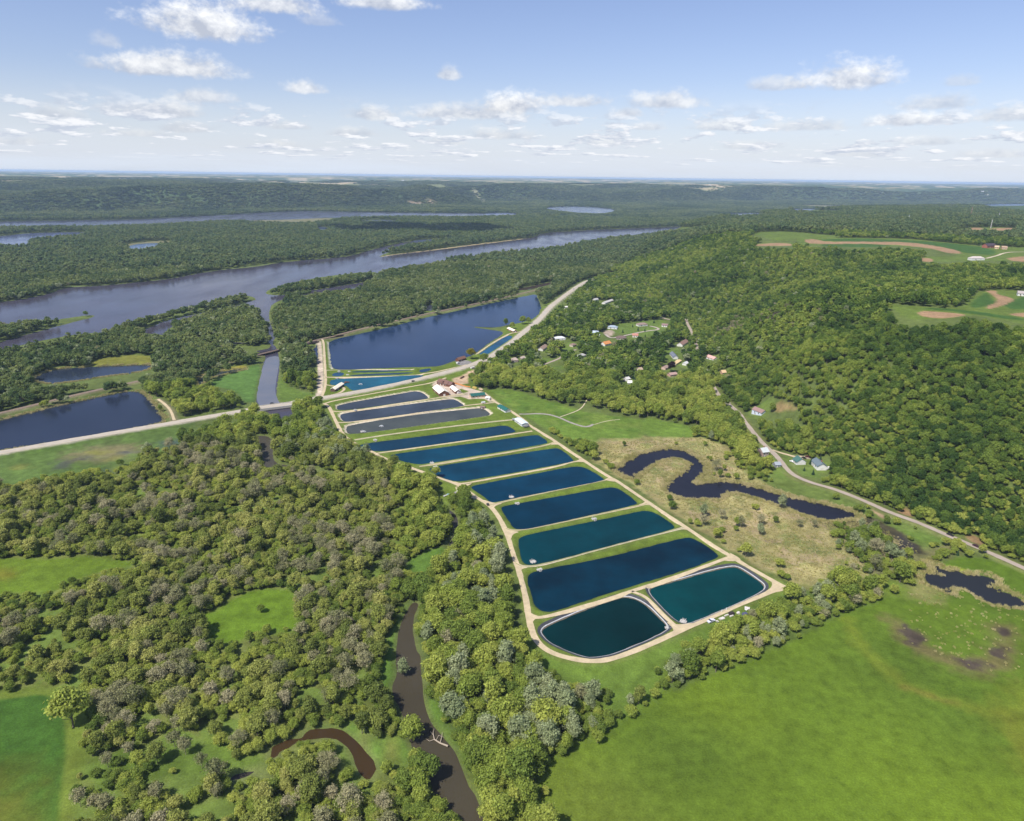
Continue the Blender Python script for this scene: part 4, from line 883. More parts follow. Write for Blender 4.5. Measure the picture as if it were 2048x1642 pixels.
def ribbon(name, l, w, m, dz=.14, step=3.0, z=None, lift=None):
    seg = np.hypot(*np.diff(l, axis=0).T); s = np.concatenate([[0], np.cumsum(seg)])
    n = max(3, int(s[-1] / step)); t = np.linspace(0, s[-1], n)
    P = np.stack([np.interp(t, s, l[:, 0]), np.interp(t, s, l[:, 1])], 1)
    T = np.gradient(P, axis=0); T /= np.linalg.norm(T, axis=1)[:, None] + 1e-9
    Nn = np.stack([-T[:, 1], T[:, 0]], 1)
    ww = w * (1 + .20 * (fbm(t / 7, t * 0, 5, 4) - .5) * 2)
    vs, fs = [], []
    offs = (-.5, -.17, .17, .5)
    for k_ in offs:
        q = P + Nn * (ww * k_)[:, None]
        zz = zat(q[:, 0], q[:, 1]) + dz if z is None else np.maximum(zat(q[:, 0], q[:, 1]), z) + dz
        vs += [(a, b, c) for (a, b), c in zip(q, zz)]
    for a in range(3):
        for i in range(n - 1): fs.append((a * n + i, a * n + i + 1, (a + 1) * n + i + 1, (a + 1) * n + i)[::-1])
    me = bpy.data.meshes.new(name); me.from_pydata(vs, [], fs); me.materials.append(m); me.update()
    return tag(link(bpy.data.objects.new(name, me)), kind='structure')
DIRT = mat('pale_gravel', (.50, .41, .26), .95, var=.22, scale=.25)
DIRT2 = mat('gravel_track', (.50, .43, .30), .95, var=.3, scale=.3)
ROAD = mat('worn_road', (.43, .385, .325), .9, var=.14, scale=.12)
ROAD2 = mat('grey_road', (.36, .30, .24), .9, var=.16, scale=.12)
ASPH = mat('asphalt_path', (.30, .27, .24), .9, var=.2, scale=.3)
BALLAST = mat('railway_ballast', (.25, .185, .145), .95, var=.25, scale=.3)
# highway: shoulders, carriageway, centre line
ribbon('highway', lines['highway'], 10.5, mat('road_shoulder', (.46, .40, .29), .95, var=.2, scale=.2), .12, 6, 2.4)
ribbon('highway', lines['highway'], 6.8, ROAD, .17, 6, 2.4)
ribbon('road_marking', lines['highway'], .22, mat('yellow_paint', (.55, .42, .12), .8), .21, 6, 2.4)
ribbon('railway_bed', lines['railway'], 5.2, BALLAST, .15, 6, 2.8)
def off(l, d):
    T = np.gradient(l, axis=0); T /= np.linalg.norm(T, axis=1)[:, None] + 1e-9
    return l + np.stack([-T[:, 1], T[:, 0]], 1) * d
RUST = mat('rusty_rail', (.16, .10, .075), .6, .5)
for d in (-.75, .75): ribbon('railway_track', off(lines['railway'], d), .16, RUST, .34, 6, 2.8)
LINER, BAND = mat('pond_liner', (.055, .058, .066), .6, var=.3, scale=.5), mat('white_gravel', (.46, .46, .47), .9, var=.25, scale=.6)
for n in ('p11', 'p12'):
    q = np.vstack([ponds[n], ponds[n][:1]])
    ribbon('pond_liner', np.vstack([grow(ponds[n], 2.25)] * 2)[:len(q)], 1.8, LINER, .10, 2)
    ribbon('gravel_band', np.vstack([grow(ponds[n], .95)] * 2)[:len(q)], .58, BAND, .16, 2)
ribbon('dirt_road', lines['west'], 3.7, DIRT, .16)
ribbon('dirt_road', lines['east'], 3.7, DIRT, .20)
for q, n in enumerate(('d0', 'd1', 'd2', 'd3', 'd4', 'd5', 'd6', 'd7', 'd8', 'd9', 'd10', 'd11')):
    ribbon('dike_track', lines[n], 2.5 if n not in ('d0', 'd10', 'd3') else 3.0, DIRT if n not in ('d3', 'd9') else DIRT2, .12 if n not in ('d10', 'd11') else .24)
for n in ('d3', 'd8', 'd9', 'd7', 'd5'): ribbon('grass_strip', lines[n], .55, mat('track_grass', (.24, .25, .08), .95, var=.35, scale=.4), .17)
for n in ('k1', 'k2', 'k4', 'k5'): ribbon('dike_track', lines[n], 3.2, DIRT, .13)
ribbon('dike_track', lines['k3'], 2.0, DIRT2, .10)
ribbon('road', lines['right'], 5.0, ROAD2, .25, 4)
ribbon('driveway', lines['drive'], 4, DIRT, .3)
ribbon('path', lines['path'], 3.4, ASPH, .12)
ribbon('footpath', lines['trail'], 1.4, DIRT2, .10)
ribbon('footpath', lines['trail2'], 1.0, DIRT2, .10)
ribbon('lane', lines['lane'], 4, ROAD2, .2); ribbon('lane', lines['cul'], 4.5, mat('village_street', (.40, .34, .29), .9, var=.15, scale=.2), .2); ribbon('lane', lines['street'], 6, ROAD2, .3)
ribbon('levee_track', lines['levee'], 3, DIRT, .2)
fl = gat('T', (1730, 492), (1800, 475), (1900, 440), (2048, 437))
ribbon('farm_track', smooth(fl, 2, False), 5, DIRT2, .4)
# flared corners where tracks meet the perimeter road
def flare(*a):
    P = smooth(gz(pp(*a), DZ), 2); sheet('dirt_road', P, DZ + .11, DIRT)
for a in (('K', (1250, 295), (1345, 325), (1420, 315), (1345, 345), (1370, 390), (1330, 370)), ('K', (1470, 430), (1560, 462), (1640, 462), (1570, 480), (1560, 520), (1525, 480)), ('K', (1630, 620), (1690, 665), (1760, 672), (1700, 688), (1690, 730), (1660, 690)),
          ('K', (1700, 830), (1740, 915), (1830, 930), (1760, 945), (1750, 990), (1715, 930)), ('C', (280, 770), (310, 850), (400, 880), (340, 890), (330, 960), (300, 900)), ('C', (1540, 510), (1610, 480), (1590, 460), (1680, 510), (1640, 520), (1580, 520)),
          ('C', (1250, 320), (1310, 300), (1290, 280), (1370, 330), (1310, 315)), ('C', (1000, 165), (1065, 140), (1040, 120), (1120, 165), (1070, 158)), ('B', (1870, 1290), (1930, 1270), (1900, 1235), (2010, 1310), (1960, 1310)), ('B', (1560, 1095), (1620, 1070), (1590, 1030), (1720, 1110), (1650, 1100)),
          ('B', (1290, 915), (1340, 880), (1310, 845), (1430, 915), (1360, 910)), ('C', (1800, 730), (1880, 680), (1850, 625), (1960, 680), (2010, 690), (1900, 720)), ('C', (1180, 900), (1250, 930), (1390, 910), (1300, 960), (1210, 1000), (1250, 960)),
          ('K', (1270, 330), (1360, 370), (1480, 440), (1400, 425), (1310, 400))):
    flare(*a)

def px_of(P):
    q = (P - np.array([0, 0, CAM_H])) @ np.stack([_F, _Rt, _Dn], 1)
    return 1024 + q[:, 1] / q[:, 0] * FPX, 821 + q[:, 2] / q[:, 0] * FPX
OPEN = []           # views that the photograph shows open: no woods grow in front of them
def open_box(o, x, y, h):
    M_ = Matrix.Translation(o.location) @ Matrix.Rotation(o.rotation_euler.z, 4, 'Z')
    P = np.array([M_ @ Vector((a * x, b * y, c)) for a in (-1, 1) for b in (-1, 1) for c in (h * .35, h)])
    px, py = px_of(P)
    OPEN.append(np.array([(px.min(), py.min()), (px.max(), py.min()), (px.max(), py.max()), (px.min(), py.max())]))
# ------------------------------------------------------------------ buildings
def paint(c, rough=.7, var=.08, sc=.8): return mat('paint_%03d_%03d_%03d' % tuple(int(x * 255) for x in c), c, rough, 0, var, sc)
WHITE, CREAM, BROWN, GLASS = (.68, .67, .64), (.78, .72, .58), (.17, .075, .045), mat('window_glass', (.03, .04, .05), .1)
def gable(name, label, cat, a, b, wd, h, rh, wall, roof, group=None, nwin=2, chim=False, ov=.5, doors=1, hip=False, porch=None):
    """house between the picture points a and b (feet of the two gable ends); wall height h, roof rise rh"""
    A, B = at(*a), at(*b); c = (A + B) / 2; d = B - A
    L_ = max(5.0, math.hypot(d.x, d.y)); rz = math.atan2(d.y, d.x)
    o = empty(name, (c.x, c.y, min(A.z, B.z, c.z)), rz, label, cat, group)
    x, y = L_ / 2, wd / 2
    wm, rm = paint(wall), paint(roof, .75, .12, .5)
    MB().prism([(-y, -1.0), (y, -1.0), (y, h), (0, h + rh * (.02 if hip else .97)), (-y, h)], -x, x).build('wall', wm, o)
    rf = MB(); s = rh / y; t = .22
    if hip:
        r_ = min(y, x * .7); e = ov
        P = [(-x - e, -y - e, h), (x + e, -y - e, h), (x + e, y + e, h), (-x - e, y + e, h), (-x + r_, 0, h + rh), (x - r_, 0, h + rh)]
        rf.add(P, [(0, 1, 5, 4), (1, 2, 5), (2, 3, 4, 5), (3, 0, 4), (3, 2, 1, 0)])
    else:
        for q in (-1, 1):
            y1, z1 = q * (y + ov), h - ov * s
            rf.prism([(0, h + rh), (0, h + rh + t), (y1, z1 + t), (y1, z1)], -x - ov, x + ov)
    ro = rf.build('roof', rm, o)
    if chim: MB().box(x * .2, x * .2 + .9, .6, 1.5, h, h + rh + 1.3).build('chimney', paint((.30, .16, .12)), ro)
    dm = paint((.30, .22, .17) if sum(wall) > 1.2 else (.62, .58, .52))
    for k_ in range(doors):
        dx = -x * .3 + k_ * 4.5
        MB().box(dx - .6, dx + .6, -y - .05, -y + .02, 0, 2.1).build('door', dm, o)
    for k_ in range(nwin):
        for q in (-1, 1):
            wx = -x + 2 * x * (k_ + .75) / (nwin + .5)
            y0 = q * y
            f = MB().box(wx - .7, wx + .7, min(y0, y0 + q * .06), max(y0, y0 + q * .06), h * .38, h * .82).build('window', paint((.7, .7, .68)), o)
            y2 = y0 + q * .06
            MB().box(wx - .58, wx + .58, min(y2, y2 + q * .02), max(y2, y2 + q * .02), h * .42, h * .78).build('pane', GLASS, f)
    MB().box(x - .02, x + .06, -1.3, 1.3, 0, min(2.4, h * .8)).build('garage_door', paint((.66, .64, .6)), o)
    open_box(o, x * 1.1, y * 1.1, h + rh * .9)
    if group and 'hill' not in group:
        dd = np.hypot(GX - c.x, GY - c.y) + (nB - .5) * 8
        lay(sst(-dd, -17, -13) * .85, (.115, .160, .036), .3); TREE[:] *= sst(dd, 9, 15)
    return o
def P1(k_, p): return pp(k_, p)[0]
def H(name, label, cat, k_, a, b, *r, **kw): return gable(name, label, cat, P1(k_, a), P1(k_, b), *r, **kw)
# hatchery
off_ = H('hatchery_office', 'brown office building with dark brown roof and front gable by the gravel yard', 'office building', 'P', (330, 745), (500, 785), 9, 3.4, 3.2, BROWN, (.17, .095, .075), nwin=4, chim=True, doors=2)
MB().prism([(-4, 0), (4, 0), (4, 3.2), (0, 6.0), (-4, 3.2)], 7.5, 14).build('wing_wall', paint(BROWN), off_)
w_ = MB()
for q in (-1, 1): w_.prism([(0, 6.02), (0, 6.25), (q * 4.6, 2.95), (q * 4.6, 2.75)], 7.2, 14.5)
w_.build('wing_roof', paint((.16, .09, .075), .75, .12, .5), off_)
MB().prism([(-5.4, 3.0), (-1, 5.9), (-5.4, 5.9)], -2, 2).build('dormer', paint((.20, .11, .09)), off_)
H('hatchery_barn', 'largest brown barn with bright white roof in the gravel yard', 'barn', 'P', (297, 850), (415, 955), 12, 3.6, 3.2, BROWN, (.82, .76, .64), nwin=5)
H('hatchery_shed', 'smaller brown shed with white roof beside the largest barn', 'shed', 'P', (555, 835), (648, 918), 6.8, 2.8, 1.9, BROWN, (.82, .77, .66), nwin=2)
H('raceway_building', 'long open-fronted building with dark green roof beside the gravel yard', 'building', 'P', (860, 985), (1095, 965), 8, 3.0, 2.0, (.50, .38, .27), (.018, .10, .085), nwin=4, doors=2)
H('raceway_cover', 'narrow white building with long dark green roof beside the straight dirt road', 'building', 'P', (1365, 1160), (1500, 1240), 6.5, 2.6, 1.6, WHITE, (.015, .115, .10), nwin=4)
H('tank_building', 'white building with pale blue-white roof at the track junction', 'building', 'P', (1665, 1385), (1790, 1475), 7.2, 2.8, .8, (.60, .60, .60), (.62, .71, .76), nwin=3)
H('pump_house', 'tiny grey hut beside the green-roofed building', 'hut', 'P', (1140, 1015), (1185, 1020), 3.5, 2.4, 1.0, (.62, .62, .6), (.70, .70, .69), nwin=1)
H('lake_house', 'brown building with brown roof on the lake shore by the car park', 'building', 'P', (635, 368), (755, 332), 6.5, 2.8, 2.4, BROWN, (.19, .10, .07), nwin=3)
H('pond_barn', 'dark-walled barn with long cream roof beside the bright teal pond', 'barn', 'Z', (1585, 1055), (1735, 955), 6.0, 3.0, 1.6, (.11, .07, .05), (.80, .75, .60), nwin=3)
H('spit_building', 'brown building with cream roof at the end of the narrow blue pond', 'building', 'A', (1645, 392), (1695, 412), 7, 2.8, 1.8, BROWN, (.82, .74, .55), nwin=2)
H('inlet_hut', 'small brown hut on the shore of the third pond from the highway', 'hut', 'P', (1050, 1165), (1095, 1170), 2.6, 2.2, .8, (.16, .11, .08), (.20, .14, .11), nwin=1)
# village
vg = 'village houses'
for lab, k_, a, b, wd, h, rh, wall, roof, hip in (
    ('grey-white roofed house at the left edge of the village', 'R', (60, 408), (200, 402), 10, 3, 2.6, WHITE, (.62, .64, .66), True),
    ('long house with blue-grey roof above the curved village street', 'R', (790, 250), (920, 258), 10, 3, 2.8, (.66, .67, .68), (.30, .36, .42), True),
    ('small blue house beside red-roofed shed at the village street', 'R', (585, 325), (660, 330), 8, 3, 2.4, (.34, .45, .60), (.46, .54, .64), False),
    ('small white garage below the blue village house', 'R', (610, 355), (670, 352), 6, 2.8, 1.6, WHITE, (.80, .80, .78), False),
    ('house with wide dark brown roof at the lower village street', 'R', (905, 398), (1040, 400), 10, 3, 3.0, (.34, .28, .24), (.15, .105, .095), True),
    ('small house with reddish brown roof on the village lawn', 'R', (1125, 368), (1200, 372), 8, 3.4, 2.4, (.72, .66, .6), (.42, .20, .15), False),
    ('house with bright orange roof in the middle of the village', 'R', (720, 490), (805, 470), 9, 3, 3.2, (.72, .70, .66), (.62, .26, .09), False),
    ('white house with brown roof at the top of the village lawn', 'R', (1190, 220), (1315, 214), 9, 3, 2.8, WHITE, (.27, .20, .17), True),
    ('small white house with brown roof at the right end of the village lawn', 'R', (1530, 225), (1605, 230), 8, 3, 2.2, WHITE, (.24, .16, .15), False),
    ('white-gabled house with long brown roof above its own lawn', 'R', (1850, 452), (1770, 500), 9, 3.2, 3.0, WHITE, (.28, .17, .135), False),
    ('narrow white house with dark blue-grey roof on the lower lawn', 'R', (1665, 615), (1715, 675), 7, 3, 2.4, WHITE, (.16, .18, .22), False),
    ('low shed with tan tarpaulin roof below the blue-grey roofed house', 'R', (1690, 755), (1765, 705), 6, 2.2, .8, (.5, .42, .3), (.66, .50, .27), False),
    ('low pinkish house behind the dark purple tree', 'R', (1620, 905), (1712, 895), 7, 2.6, 2.0, (.48, .30, .26), (.40, .27, .24), False),
    ('small white house half hidden in the woods below the village', 'R', (1060, 1015), (1115, 1020), 7, 3, 2.2, WHITE, (.72, .70, .66), False),
    ('grey-brown roofed house at the wood edge near the excavation', 'D', (92, 722), (140, 722), 9, 3, 3.0, (.30, .24, .2), (.38, .31, .26), True),
    ('second grey-brown roofed house beside the first at the wood edge', 'D', (165, 708), (205, 705), 8, 3, 2.6, (.32, .27, .22), (.37, .31, .26), True),
    ('white-gabled house with brown roof by the village lane', 'D', (318, 640), (355, 612), 8, 3, 2.6, WHITE, (.33, .23, .18), False),
    ('white and red house on the hillside above the right road', 'D', (1640, 695), (1700, 705), 8, 3, 2.4, WHITE, (.60, .36, .32), False),
    ('small tan-roofed house high among the trees right of the village', 'D', (1740, 822), (1772, 808), 6, 3, 2.4, (.46, .30, .2), (.62, .44, .26), False),
    ('white house with grey roof near the top of the village', 'D', (815, 270), (880, 248), 8, 3, 2.2, WHITE, (.55, .53, .5), False),
    ('small white house close to the yellow-green trees at the top of the village', 'D', (735, 246), (765, 240), 7, 3, 2.2, WHITE, (.50, .49, .47), False),
    ('pale grey house half hidden behind conifers on the village lane', 'D', (625, 690), (662, 682), 8, 3, 2.4, (.62, .6, .57), (.42, .41, .40), True),
    ('small pinkish cottage below the tall dark conifer', 'D', (1285, 785), (1312, 778), 7, 2.8, 2.2, (.58, .42, .36), (.36, .26, .22), False),
    ('white garage at the wood edge right of the tan tarpaulin shed', 'D', (1450, 752), (1470, 742), 6, 2.6, 1.6, WHITE, (.66, .66, .66), False),
    ('small cottage with weathered tan roof low in the village woods', 'D', (1085, 800), (1112, 795), 7, 2.8, 2.2, (.66, .58, .46), (.46, .36, .26), False),
    ('low white house beside the half hidden white one below the village', 'D', (985, 875), (1012, 868), 7, 2.8, 2.0, WHITE, (.58, .57, .55), False),
    ('brown-roofed cottage in the trees by the lower village lane', 'D', (560, 605), (590, 598), 7, 2.8, 2.4, (.55, .47, .40), (.24, .17, .14), True),
    ('tiny white shed among trees beside the highway', 'D', (505, 303), (528, 300), 5, 2.6, 1.4, WHITE, (.78, .76, .72), False)):
    g_ = 'garage' if 'garage' in lab else ('shed' if 'shed' in lab and 'house' not in lab else 'house')
    H(g_, lab, g_, k_, a, b, wd, h, rh, wall, roof, group=vg, hip=hip)
rg = 'houses along the right road'
H('house', 'white and pale blue house with brown roof at the wood edge by the right road', 'house', 'E', (395, 200), (455, 205), 8, 4.6, 2.6, (.60, .66, .78), (.28, .18, .16), group=rg)
H('house', 'old house with pale grey roof and pinkish walls beside the road bend', 'house', 'S', (300, 420), (425, 400), 8, 4.6, 2.8, (.42, .30, .27), (.52, .55, .54), group=rg, chim=True)
H('shed', 'small grey-blue shed on the lawn beside the road', 'shed', 'S', (590, 640), (700, 622), 6.5, 2.6, 1.6, (.26, .27, .30), (.30, .33, .37), group=rg, nwin=1)
H('house', 'white-gabled house with dark green roof beside the road', 'house', 'S', (1062, 545), (1145, 615), 9, 3.0, 3.2, WHITE, (.06, .14, .12), group=rg)
H('house', 'long house with dark slate roof and white gable below the hillside woods', 'house', 'S', (1440, 600), (1570, 730), 8.5, 4.0, 2.6, (.74, .73, .70), (.13, .17, .19), group=rg, chim=True)
hg = 'hilltop farm buildings'
H('farmhouse', 'white farmhouse with grey roof beside the field track on the ridge', 'farmhouse', 'T', (1590, 506), (1700, 502), 11, 4, 3.4, WHITE, (.50, .44, .40), group=hg, hip=True)
H('barn', 'dark roofed red-brown barn on the far ridge field', 'barn', 'T', (1715, 402), (1790, 398), 12, 5, 4, (.30, .11, .08), (.07, .05, .06), group=hg)
H('barn', 'low tan farm building beside the dark barn on the ridge', 'barn', 'T', (1800, 408), (1835, 410), 9, 4, 2.4, (.55, .38, .24), (.58, .42, .27), group=hg)
H('barn', 'tan farm building at the end of the ridge track', 'barn', 'T', (1855, 412), (1900, 414), 10, 4, 2.6, (.52, .36, .22), (.40, .28, .19), group=hg)
H('house', 'white house with grey roof at the edge of the nearest ridge field', 'house', 'T', (1988, 800), (2060, 806), 9, 3.4, 2.6, WHITE, (.36, .32, .30), group=hg)
# small farm buildings on the upland across the valley
fb = MB().prism([(-8, 0), (8, 0), (8, 7), (0, 11), (-8, 7)], -20, 20).mesh('farm_building', paint((.82, .81, .78)))
for p in ([P1('O', q) for q in ((474, 104), (500, 107), (270, 72), (820, 100), (1432, 96), (1572, 99), (1885, 121), (1905, 122), (330, 76), (640, 82), (960, 84), (1110, 88), (1240, 90), (1700, 102), (1980, 108), (140, 70), (60, 72))] +
          [P1('H', q) for q in ((880, 68), (1085, 67), (1190, 71), (40, 50), (200, 55), (430, 57), (640, 62), (700, 65), (350, 60), (760, 62), (1570, 86), (1600, 85), (1640, 66), (1400, 68), (1500, 64), (980, 60), (120, 52))]):
    q = at(*p)
    if math.hypot(q.x, q.y) > 30000: continue
    o = link(bpy.data.objects.new('farm_building', fb)); o.location = q; o.rotation_euler = (0, 0, rng.uniform(0, 3.1))
    tag(o, 'tiny white farm building on the hazy upland across the valley', 'farm building', 'far farm buildings')

# ------------------------------------------------------------------ bridges
def bridge(name, label, cat, a, b, w, z0_, z1_, deck_m, rail_m, npier, pier_m, rail_h=.9, girder=1.0):
    A, B = (Vector((*gz([p], z1_)[0], z1_)) for p in (a, b)); d = B - A; L_ = d.length
    o = empty(name, (A + B) / 2, math.atan2(d.y, d.x), label, cat); x, y = L_ / 2, w / 2; t = z1_ - z0_
    MB().box(-x, x, -y, y, -t, 0).build('deck', deck_m, o)
    for q in (-1, 1):
        MB().box(-x, x, q * y - .18, q * y + .18, -t - girder, rail_h).build('parapet', rail_m, o)
    for k_ in range(npier):
        px_ = -x + L_ * (k_ + 1) / (npier + 1)
        m = MB().box(px_ - .6, px_ + .6, -y * .9, y * .9, -t - .5, -t)
        for q in (-.7, 0, .7): m.tube((px_, q * y, -z1_ - 2), (px_, q * y, -t), .55, .55, 8)
        m.build('pier', pier_m, o)
    return o
CONC = mat('concrete', (.46, .44, .40), .9, var=.15, scale=.4)
bridge('road_bridge', 'pale concrete road bridge over the silty channel', 'bridge', P1('Z', (330, 1330)), P1('Z', (885, 1262)), 13.2, 1.7, 2.48, CONC, CONC, 2, CONC)
bridge('railway_bridge', 'dark steel railway bridge across the upper end of the silty channel', 'bridge', P1('Z', (275, 415)), P1('Z', (690, 328)), 5.6, 2.0, 2.85, mat('dark_steel', (.06, .05, .05), .7, .3, .2), mat('dark_steel', (.06, .05, .05)), 2, CONC, .5, 1.2)
bridge('railway_bridge', 'short dark railway bridge beside the pale stone spillway', 'bridge', P1('Z', (1140, 232)), P1('Z', (1330, 190)), 5.4, 2.1, 2.85, mat('dark_steel', (.06, .05, .05)), mat('brown_steel', (.11, .07, .06), .7), 1, CONC, .5, 1.0)

# ------------------------------------------------------------------ vehicles
TYRE = mat('tyre_rubber', (.02, .02, .02), .9); RIM = mat('wheel_rim', (.5, .5, .52), .4, .8)
def car(label, p, q, col, kind='car', L_=4.5, w=1.8, dz=.2, name=None):
    A, B = at(*p), at(*q); rz = math.atan2(B.y - A.y, B.x - A.x)
    o = empty(name or 'parked_car', (A.x, A.y, A.z + dz), rz, label, kind)
    x, y = L_ / 2, w / 2; cm = mat('car_paint_%02d%02d%02d' % tuple(int(c * 99) for c in col), col, .3, 0, 0, 1, .6)
    if kind == 'pickup':
        prof = [(-x, .35), (x, .35), (x, .85), (x * .45, .95), (x * .28, 1.6), (-x * .15, 1.65), (-x * .2, .95), (-x, .95)]
    elif kind == 'van' or kind == 'truck':
        prof = [(-x, .4), (x, .4), (x, 1.0), (x * .72, 1.25), (x * .55, 2.1), (-x, 2.2)]
    else:
        prof = [(-x, .3), (x, .3), (x, .72), (x * .45, .88), (x * .12, 1.42), (-x * .55, 1.45), (-x * .92, .92), (-x, .85)]
    n = len(prof); b = MB()
    b.add([(a, -y, c) for a, c in prof] + [(a, y, c) for a, c in prof], [tuple(range(n - 1, -1, -1)), tuple(range(n, 2 * n))] + [(i, (i + 1) % n, (i + 1) % n + n, i + n) for i in range(n)])
    b.build('body', cm, o)
    top = max(c for a, c in prof)
    MB().box(-x * .45, x * .12, -y - .01, y + .01, top * .66, top * .92).build('side_window', GLASS, o)
    for sx in (-.6, .62):
        for sy in (-1, 1):
            wh = MB().tube((x * sx, sy * y - .12, .33), (x * sx, sy * y + .10, .33), .33, .33, 12).build('wheel', TYRE, o)
            MB().tube((x * sx, sy * (y + .09), .33), (x * sx, sy * (y + .125), .33), .18, .18, 8).build('rim', RIM, wh)
    for sy in (-1, 1): MB().box(x - .02, x + .03, sy * y * .72 - .2, sy * y * .72 + .2, .55, .72).build('headlight', mat('headlight_lens', (.8, .8, .78), .2), o)
    return o
car('dark car driving across the pale road bridge', P1('Z', (555, 1316)), P1('Z', (700, 1290)), (.015, .015, .018), dz=2.4 - float(at(*P1('Z', (555, 1316))).z) + .2, name='moving_car')
car('dark car on the highway below the bright teal pond', P1('A', (892, 800)), P1('A', (1000, 772)), (.03, .03, .035), name='moving_car')
car('dark car on the far stretch of highway beyond the lake', P1('D', (582, 152)), P1('D', (500, 215)), (.03, .03, .035), name='moving_car')
car('black car on the right road below the hillside', P1('E', (1595, 957)), P1('E', (1800, 1040)), (.02, .02, .024), name='moving_car', L_=5)
car('dark maroon car on the right road nearest the photo edge', P1('E', (1752, 1024)), P1('E', (1900, 1085)), (.05, .015, .03), name='moving_car')
car('white van parked beside the brown lake house', P1('P', (650, 405)), P1('P', (720, 380)), (.8, .8, .8), 'van', 5.6, 2.1)
car('dark pickup parked at the top of the excavation', P1('P', (1130, 468)), P1('P', (1200, 470)), (.03, .03, .035), 'pickup', 5.4, 2)
car('white truck with red bed parked beside the highway', P1('P', (905, 490)), P1('P', (970, 475)), (.75, .72, .70), 'truck', 7.5, 2.4)
car('dark car parked beneath the dark tree at the car park', P1('P', (1030, 425)), P1('P', (1080, 420)), (.03, .035, .04))
car('small white van beside the smaller brown shed', P1('P', (672, 908)), P1('P', (700, 905)), (.78, .78, .78), 'van', 5, 2)
car('black car parked behind the green-roofed house', P1('S', (1205, 488)), P1('S', (1260, 500)), (.02, .02, .03))
car('dark red car parked behind the conifer between two houses', P1('S', (1282, 458)), P1('S', (1320, 470)), (.10, .02, .03))
car('white car parked on the drive of the green-roofed house', P1('S', (960, 560)), P1('S', (1010, 580)), (.8, .8, .78))
car('dark utility cart beside the pale dirt road at the pond junction', P1('V', (1690, 745)), P1('V', (1650, 700)), (.04, .04, .05), 'pickup', 3.2, 1.5)
car('white pickup with blue windows parked by the stored concrete pieces', P1('U', (430, 970)), P1('U', (480, 950)), (.66, .68, .78), 'pickup', 5.2, 2)
car('yellow loader parked at the edge of the gravel yard', P1('P', (935, 832)), P1('P', (980, 845)), (.62, .45, .12), 'truck', 5.5, 2.2)
car('tan truck parked behind the green-roofed raceway building', P1('P', (1040, 860)), P1('P', (1085, 875)), (.58, .46, .30), 'truck', 6, 2.3)

def trailer(name, label, cat, p, q, col, L_, w, h):
    A, B = at(*p), at(*q); o = empty(name, (A.x, A.y, A.z + .05), math.atan2(B.y - A.y, B.x - A.x), label, cat)
    x, y = L_ / 2, w / 2
    prof = [(-y, .7), (y, .7), (y, h - .3), (y - .3, h), (-y + .3, h), (-y, h - .3)]
    MB().prism(prof, -x, x).build('body', paint(col, .5, .05), o)
    MB().box(-x * .3, -x * .1, -y - .02, -y + .01, .8, h - .5).build('door', paint((.6, .6, .6)), o)
    for sx in (-.15, .12):
        for sy in (-1, 1): MB().tube((x * sx, sy * y - .1, .4), (x * sx, sy * y + .08, .4), .4, .4, 12).build('wheel', TYRE, o)
    MB().tube((x, 0, .7), (x + 1.4, 0, .55), .07, .07, 5).build('hitch', mat('hitch_steel', (.1, .1, .1), .6, .6), o)
    return o
trailer('box_trailer', 'long white trailer on the grass above the bright field', 'trailer', P1('M', (1214, 80)), P1('M', (1240, 81)), (.80, .80, .79), 8, 2.5, 2.7)
trailer('flatbed_trailer', 'dark equipment trailer at the end of the white tank building', 'trailer', P1('P', (1815, 1490)), P1('P', (1880, 1480)), (.12, .12, .12), 6.5, 2.3, 1.5)
trailer('fish_trailer', 'grey wheeled tank beside the track below the green-roofed building', 'trailer', P1('P', (1080, 1085)), P1('P', (1120, 1080)), (.62, .62, .61), 4.5, 2.2, 2.1)
trailer('fish_trailer', 'dark grey wheeled tank at the back of the white tank building', 'trailer', P1('P', (1600, 1375)), P1('P', (1625, 1390)), (.25, .25, .25), 4, 2, 2.2)
trailer('camper', 'white camper beside the lower lawn of the slate-roofed house', 'trailer', P1('S', (1700, 705)), P1('S', (1740, 690)), (.78, .77, .74), 5, 2.2, 2.4)
